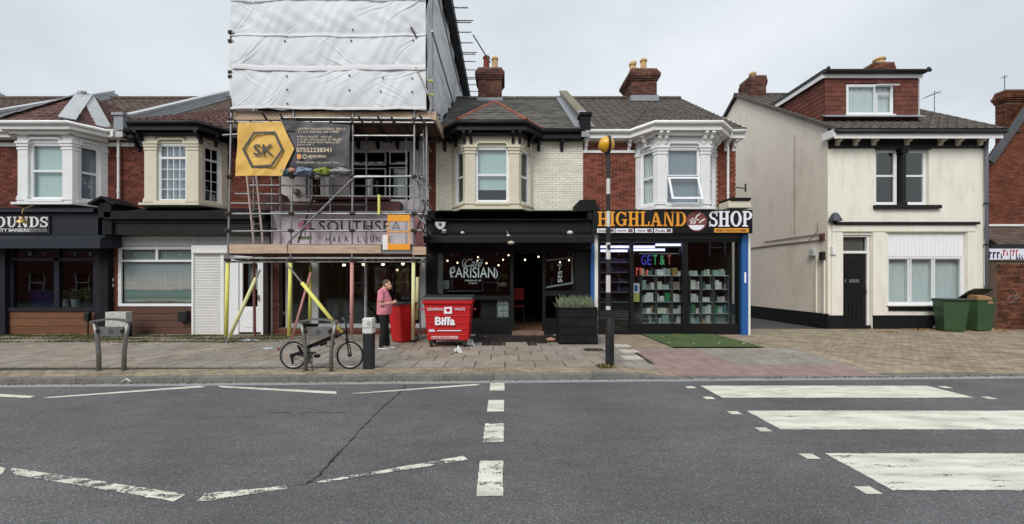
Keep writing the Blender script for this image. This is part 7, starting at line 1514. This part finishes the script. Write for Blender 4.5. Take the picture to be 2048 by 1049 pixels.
# litter
PAP = mat('white_litter', lin(214, 216, 218), .5, var=.1)
def litter(label, px, py, sx, sy, h, seed, m=PAP):
    p = G(px, py, .1); mb = MB().grid(lambda u, v: (p.x+(u-.5)*sx, p.y+(v-.5)*sy, .105 + (gz(p.x, p.y)-.1) + h*abs(noise.noise(Vector((u*3.1+seed, v*3.3, seed))))*1.8*math.sin(math.pi*u)), 12, 12); o = mb.build('litter', m, None, smooth=False, fix=False); tag(o, label, 'litter'); return o
litter('crumpled pale bag at the right wheel of the red container', 938, 692, .28, .25, .22, 3); litter('white paper cup wrapper in front of the red container', 915, 706, .22, .12, .14, 5); litter('flat pale plastic sheet left of the scaffold brace', 497, 682, .55, .16, .05, 7, mat('pale_blue_plastic', lin(178, 186, 196), .4, var=.1)); litter('small piece of plastic wrap on the slabs behind the bicycle', 535, 698, .3, .12, .04, 9, MC['pale_blue_plastic']); litter('white scrap lying at the foot of the yellow brace', 673, 674, .22, .12, .05, 11, MC['pale_blue_plastic'])
p = G(252, 768, 0); mb = MB().prism([(p.x-.09, p.y-.02, .005), (p.x+.0, p.y, .1), (p.x+.06, p.y, .06), (p.x+.07, p.y, .03), (p.x+.0, p.y, .075)], (.02, .06, 0)); o = mb.build('litter', PAP, None); tag(o, 'folded white paper scrap in the gutter by the left cycle stand', 'litter')
bb = thing('brown_bag', 'small pinkish paper bag lying on the cafe tiles by the planter', 'bag', G(1105, 684, .1)); p = G(1103, 684, .1); mb = MB().ball((p.x, p.y, .16), .12, 14, 8, (1.2, .8, .55))
for v in mb.v: v += Vector((.03*noise.noise(v*9), 0, .03*noise.noise(v*7)))
mb.build('sack', mat('pinkish_paper', lin(166, 120, 100), .9, var=.25), bb, smooth=True)
# ground cover
def scatter(name, label, cat, n, fx, m, s=(.02, .05), flat=True, seed=1):
    rr = random.Random(seed); mb = MB()
    for i in range(n):
        x_, y_, z_ = fx(rr); a = rr.uniform(0, 6.28); l = rr.uniform(*s); w_ = l*.45; c_, s_ = math.cos(a), math.sin(a)
        if flat: mb.add([(x_-c_*l, y_-s_*l, z_+rr.uniform(0, .02)), (x_-s_*w_, y_+c_*w_, z_+rr.uniform(0, .03)), (x_+c_*l, y_+s_*l, z_+rr.uniform(0, .02)), (x_+s_*w_, y_-c_*w_, z_)], [(0, 1, 2, 3)])
        else: mb.add([(x_-c_*.004, y_-s_*.004, z_), (x_+c_*.004, y_+s_*.004, z_), (x_+rr.gauss(0, .02), y_+rr.gauss(0, .02), z_+l)], [(0, 1, 2)])
    o = mb.build(name, m, None, fix=False); tag(o, label, cat, kind='stuff'); return o
LF = mat('dry_leaf', lin(150, 122, 84), .9, piece=.45, var=.2, nscale=9)
scatter('fallen_leaves', 'dry fallen leaves drifted along the white house and green bins', 'leaves', 900, lambda q: (q.uniform(13.6, 17.2), 13.42-abs(q.gauss(0, .22)), .105), LF, seed=4)
scatter('fallen_leaves', 'few dry leaves scattered over the brown paver forecourt', 'leaves', 140, lambda q: (q.uniform(3, 16), q.uniform(8, 13.2), .104), LF, s=(.015, .035), seed=6)
scatter('fallen_leaves', 'small patch of brown leaves in front of the black house door', 'leaves', 90, lambda q: (q.gauss(12.4, .25), q.gauss(12.6, .1), .104), LF, s=(.015, .04), seed=7)
scatter('fallen_leaves', 'pale yellow leaf bits lying on the green grass mat', 'leaves', 34, lambda q: (q.uniform(4.3, 6.4), q.uniform(9.9, 12.1), .13), mat('pale_leaf', lin(190, 184, 120), .9, piece=.3), s=(.012, .03), seed=16)
scatter('fallen_leaves', 'scattered brown leaves and scraps across the slabs in front of the shops', 'leaves', 150, lambda q: (q.uniform(-10, 3), q.uniform(8, 12), .104), LF, s=(.012, .03), seed=17)
MS = mat('pavement_moss', lin(86, 88, 44), .95, piece=.3, var=.3, nscale=10)
rr = random.Random(5); cents = [(rr.uniform(-15.5, -6.5), rr.uniform(10.6, 12.0), rr.uniform(.2, .6)) for _ in range(80)]
def mossf(q): c_ = q.choice(cents); y_ = c_[1] + q.gauss(0, .02 if q.random() < .7 else .1); y_ = 7.62 + .6*round((y_-7.62)/.6) + q.gauss(0, .02) if q.random() < .6 else y_; return (c_[0]+q.gauss(0, c_[2]), min(y_, 12.05), .1)
scatter('moss', 'green moss and weeds in the slab joints along the left shopfronts', 'moss', 16000, mossf, MS, s=(.008, .03), seed=8)
scatter('grass_tufts', 'thin weeds growing between slabs in front of the barber shop', 'weeds', 2600, lambda q: ((lambda c_: (c_[0]+q.gauss(0, c_[2]*.6), min(c_[1]+q.gauss(0, .05), 12.0), .1))(q.choice(cents[:26]))), mat('weed_green', lin(100, 106, 52), .9, var=.3), s=(.02, .07), flat=False, seed=9)
scatter('gutter_debris', 'fine brown debris and grit lying along the kerb gutter', 'debris', 1500, lambda q: ((lambda x_: (x_, kerb(x_)-.02-abs(q.gauss(0, .04)), .007))(q.uniform(-9, 10))), mat('grit', lin(88, 78, 62), .95, piece=.4), s=(.004, .014), seed=10)
scatter('pavement_debris', 'small crumbs and cigarette ends scattered on the footway slabs', 'debris', 420, lambda q: (q.uniform(-9, 3), q.uniform(7.3, 11.9), .102), mat('crumb', lin(170, 164, 150), .9, piece=.4), s=(.006, .018), seed=12)
WIRE = BX('drain_cover', STEELD, pave, X(1168, 9.5), X(1206, 9.5), 9.3, 9.65, .098, .104)

# ================================================================== MAN
DM = 9.72; mx_, my_ = X(768, DM), DM
SKIN = mat('skin', lin(216, 168, 146), .55, var=.05, nscale=20); SHIRT = mat('pink_polo', lin(214, 132, 146), .85, var=.14, nscale=7, bump=1, bscale=11); TRS = mat('black_trousers', lin(20, 20, 23), .85, var=.3, nscale=9, bump=1, bscale=12); HAIR = mat('short_brown_hair', lin(92, 74, 60), .9, var=.25, nscale=50, bump=.4, bscale=90)
man = thing('person', 'man in a pink polo shirt and black trousers looking down at his phone', 'person', (mx_, my_, .1))
def MP(x, y, z): return Vector((mx_+x, my_+y, .1+z))
def loft(mb, rings, seg=18):   # rings: (centre, rx, ry)
    base = len(mb.v)
    for i, (c, rx, ry) in enumerate(rings):
        for k in range(seg): t_ = 2*math.pi*k/seg; mb.v.append(c + Vector((rx*math.cos(t_), ry*math.sin(t_), 0)))
    for i in range(len(rings)-1):
        for k in range(seg): l = (k+1) % seg; mb.f.append((base+i*seg+k, base+i*seg+l, base+(i+1)*seg+l, base+(i+1)*seg+k))
    mb.f.append(tuple(base+k for k in range(seg-1, -1, -1))); mb.f.append(tuple(base+(len(rings)-1)*seg+k for k in range(seg)))
def limb(mb, pts, rs, seg=14):
    mb.tube(pts, rs, seg)
    for p_, r_ in zip(pts, rs): mb.ball(p_, r_*1.0, 12, 8)
def remesh(mb, name, m, parent, vox, sm=4):
    me = mb.mesh(name, m, off(parent)); o = bpy.data.objects.new(name, me); COL.objects.link(o)
    a = o.modifiers.new('r', 'REMESH'); a.mode = 'VOXEL'; a.voxel_size = vox; s = o.modifiers.new('s', 'SMOOTH'); s.iterations = sm; s.factor = .5
    dg = bpy.context.evaluated_depsgraph_get(); dg.update(); nm = bpy.data.meshes.new_from_object(o.evaluated_get(dg)); bpy.data.objects.remove(o); nm.materials.clear(); nm.materials.append(m); nm.shade_smooth(); nm.name = name
    o = bpy.data.objects.new(name, nm); return place(o, parent)
mb = MB()
# facing +x. head tilted down
hc = MP(.075, 0, 1.585); mb.ball(hc, .092, 20, 14, (1.0, .8, 1.2)); mb.ball(hc+Vector((.045, 0, -.055)), .07, 16, 10, (.95, .82, .95)); mb.ball(hc+Vector((.105, 0, -.045)), .02, 10, 8, (1.1, .7, 1.3)); mb.ball(hc+Vector((.075, 0, -.105)), .03, 10, 8)
for s in (-1, 1): mb.ball(hc+Vector((-.005, s*.08, -.02)), .028, 10, 8, (.8, .4, 1.2)); mb.ball(hc+Vector((.085, s*.03, .02)), .02, 8, 6, (.6, 1, .5))
mb.ball(hc+Vector((.1, 0, -.078)), .016, 8, 6, (.6, 1.3, .5))
limb(mb, [MP(-.005, 0, 1.40), MP(.03, 0, 1.53)], [.066, .058])
loft(mb, [(MP(-.02, 0, .95), .13, .16), (MP(0, 0, 1.1), .14, .165), (MP(-.01, 0, 1.3), .12, .18), (MP(-.02, 0, 1.42), .09, .16)])
hand = MP(.27, 0, 1.16)
arms = {}
for s in (-1, 1):
    sh_ = MP(-.02, s*.19, 1.39); el = MP(-.0, s*.235, 1.10) if s < 0 else MP(.02, s*.235, 1.11); wr = MP(.22, s*.07, 1.13); arms[s] = (sh_, el, wr)
    limb(mb, [sh_, sh_.lerp(el, .5), el], [.06, .05, .043]); limb(mb, [el, el.lerp(wr, .4), wr], [.043, .04, .027])
    pc = wr + Vector((.04, -s*.02, .012)); mb.ball(pc, .042, 12, 8, (1, .55, .75))
    for k in range(4): a = pc + Vector((.025-.008*abs(k-1.5), -s*.01, .022-.014*k)); mb.tube([a, a+Vector((.035, -s*.015, .008)), a+Vector((.045, -s*.035, .012))], [.0095, .009, .008], 7)
    mb.tube([pc+Vector((-.01, -s*.0, .025)), pc+Vector((.015, -s*.015, .05)), pc+Vector((.035, -s*.02, .052))], [.012, .011, .009], 7)
for s, fx_ in ((-1, -.03), (1, .05)): limb(mb, [MP(0, s*.09, .9), MP(.01, s*.1, .5), MP(fx_, s*.1, .09)], [.085, .06, .04]); 
body = remesh(mb, 'body', SKIN, man, .007, 3)
# polo shirt
mb = MB(); loft(mb, [(MP(.0, 0, .84), .175, .195), (MP(.01, 0, .95), .185, .2), (MP(.025, 0, 1.08), .19, .2), (MP(.01, 0, 1.22), .165, .205), (MP(-.01, 0, 1.34), .14, .205), (MP(-.02, 0, 1.41), .11, .17), (MP(-.01, 0, 1.455), .08, .085)], 28)
for s in (-1, 1): sh_, el, wr = arms[s]; limb(mb, [sh_+Vector((0, -s*.02, 0)), sh_.lerp(el, .45)], [.082, .073]); mb.tube([sh_.lerp(el, .4), sh_.lerp(el, .78)], [.073, .076], 16)
for v in mb.v: v += Vector((.008*math.sin(v.z*34+v.x*11), .006*math.sin(v.z*27+2), 0)) * (1 if v.z < 1.35 else .4)
shirt = remesh(mb, 'polo_shirt', SHIRT, man, .009, 3)
mb = MB(); mb.tube([MP(.0+.078*math.cos(a), .075*math.sin(a), 1.468-.02*math.cos(a)) for a in [2*math.pi*i/20 for i in range(20)]], .014, 8, close=True); mb.build('collar', SHIRT, shirt, smooth=True)
mb = MB(); loft(mb, [(MP(.0, 0, .78), .12, .17), (MP(.0, 0, .9), .14, .175), (MP(0, 0, 1.0), .14, .17)], 22)
for s, fx_ in ((-1, -.03), (1, .05)): limb(mb, [MP(0, s*.088, .82), MP(.015, s*.1, .5), MP(fx_, s*.1, .1)], [.105, .08, .066]); mb.tube([MP(fx_, s*.1, .2), MP(fx_+.01, s*.1, .045)], [.066, .072], 14)
for v in mb.v: v += Vector((.007*math.sin(v.z*40+v.x*9), .004*math.sin(v.z*33), 0))
remesh(mb, 'trousers', TRS, man, .009, 3)
SHO = mat('grey_trainers', lin(120, 116, 112), .7, var=.2)
for s, fx_ in ((-1, -.03), (1, .05)):
    mb = MB(); b = MP(fx_, s*.105, 0); loft(mb, [(b+Vector((.05, 0, .0)), .135, .045), (b+Vector((.05, 0, .03)), .14, .05), (b+Vector((.03, 0, .055)), .11, .046), (b+Vector((-.015, 0, .09)), .055, .042)], 18); o = mb.build('shoe', SHO, man, smooth=False, bevel=.006); MB().prism([(b.x+.05+.14*math.cos(a), b.y+.05*math.sin(a), .1) for a in [2*math.pi*i/18 for i in range(18)]], (0, 0, .022)).build('sole', WHITE, o)
mb = MB(); mb.ball(hc+Vector((-.012, 0, .014)), .096, 22, 14, (1.0, .84, 1.18)); keep = MB()
vs = [v for v in mb.v]; idx = {i for i, v in enumerate(vs) if (v.z - hc.z) > .035 - (v.x-hc.x)*-.55*(-1 if v.x > hc.x else 1)*0 and not (v.x > hc.x+.055 and v.z < hc.z+.075) or (v.x < hc.x-.02 and v.z > hc.z-.075)}
keep.v = vs; keep.f = [f for f in mb.f if all(i in idx for i in f)]; keep.build('hair', HAIR, man, smooth=True, fix=False)
for s in (-1, 1): MB().ball(hc+Vector((.088, s*.032, .002)), .009, 8, 6).build('eye', BLACKPL, man)
ph = MB().hexa([MP(.27, -.04, 1.155), MP(.33, -.04, 1.185), MP(.33, .035, 1.185), MP(.27, .035, 1.155)], [MP(.268, -.04, 1.163), MP(.328, -.04, 1.193), MP(.328, .035, 1.193), MP(.268, .035, 1.163)]).build('phone', BLACKPL, None, bevel=.003); tag(ph, 'dark mobile phone held in the hands of the man', 'phone')

# ================================================================== the opposite side of the street (seen only in reflections)
r = thing('terrace_row', 'long red brick terrace on the near side of the street behind the viewer', 'building', (0, -10, 0))
mb = MB(); wall_rects(mb, -80, 80, 0, 6.2, -10.2, -10, [(x_, x_+1.4, z_, z_+1.5) for x_ in range(-78, 78, 4) for z_ in (.8, 3.9)]); mb.box(-80, 80, -18, -10.25, 0, 6.0); mb.build('wall', mat('opposite_brick', lin(120, 70, 56), .9, var=.2, nscale=1), r)
mb = MB(); slab_poly(mb, [(-80, -9.8, 6.2), (80, -9.8, 6.2), (80, -14, 8.6), (-80, -14, 8.6)], .1); mb.build('roof', SLATE, r)
mb = MB()
for x_ in range(-78, 78, 4):
    for z_ in (.8, 3.9): mb.box(x_, x_+.1, -10.1, -10, z_, z_+1.5); mb.box(x_+1.3, x_+1.4, -10.1, -10, z_, z_+1.5); mb.box(x_+.1, x_+1.3, -10.1, -10, z_+.7, z_+.8)
mb.build('window_frames', PVC, r)
for o in list(bpy.data.objects):
    if o.type == 'EMPTY' and o.get('label') == '': print('no label', o.name)
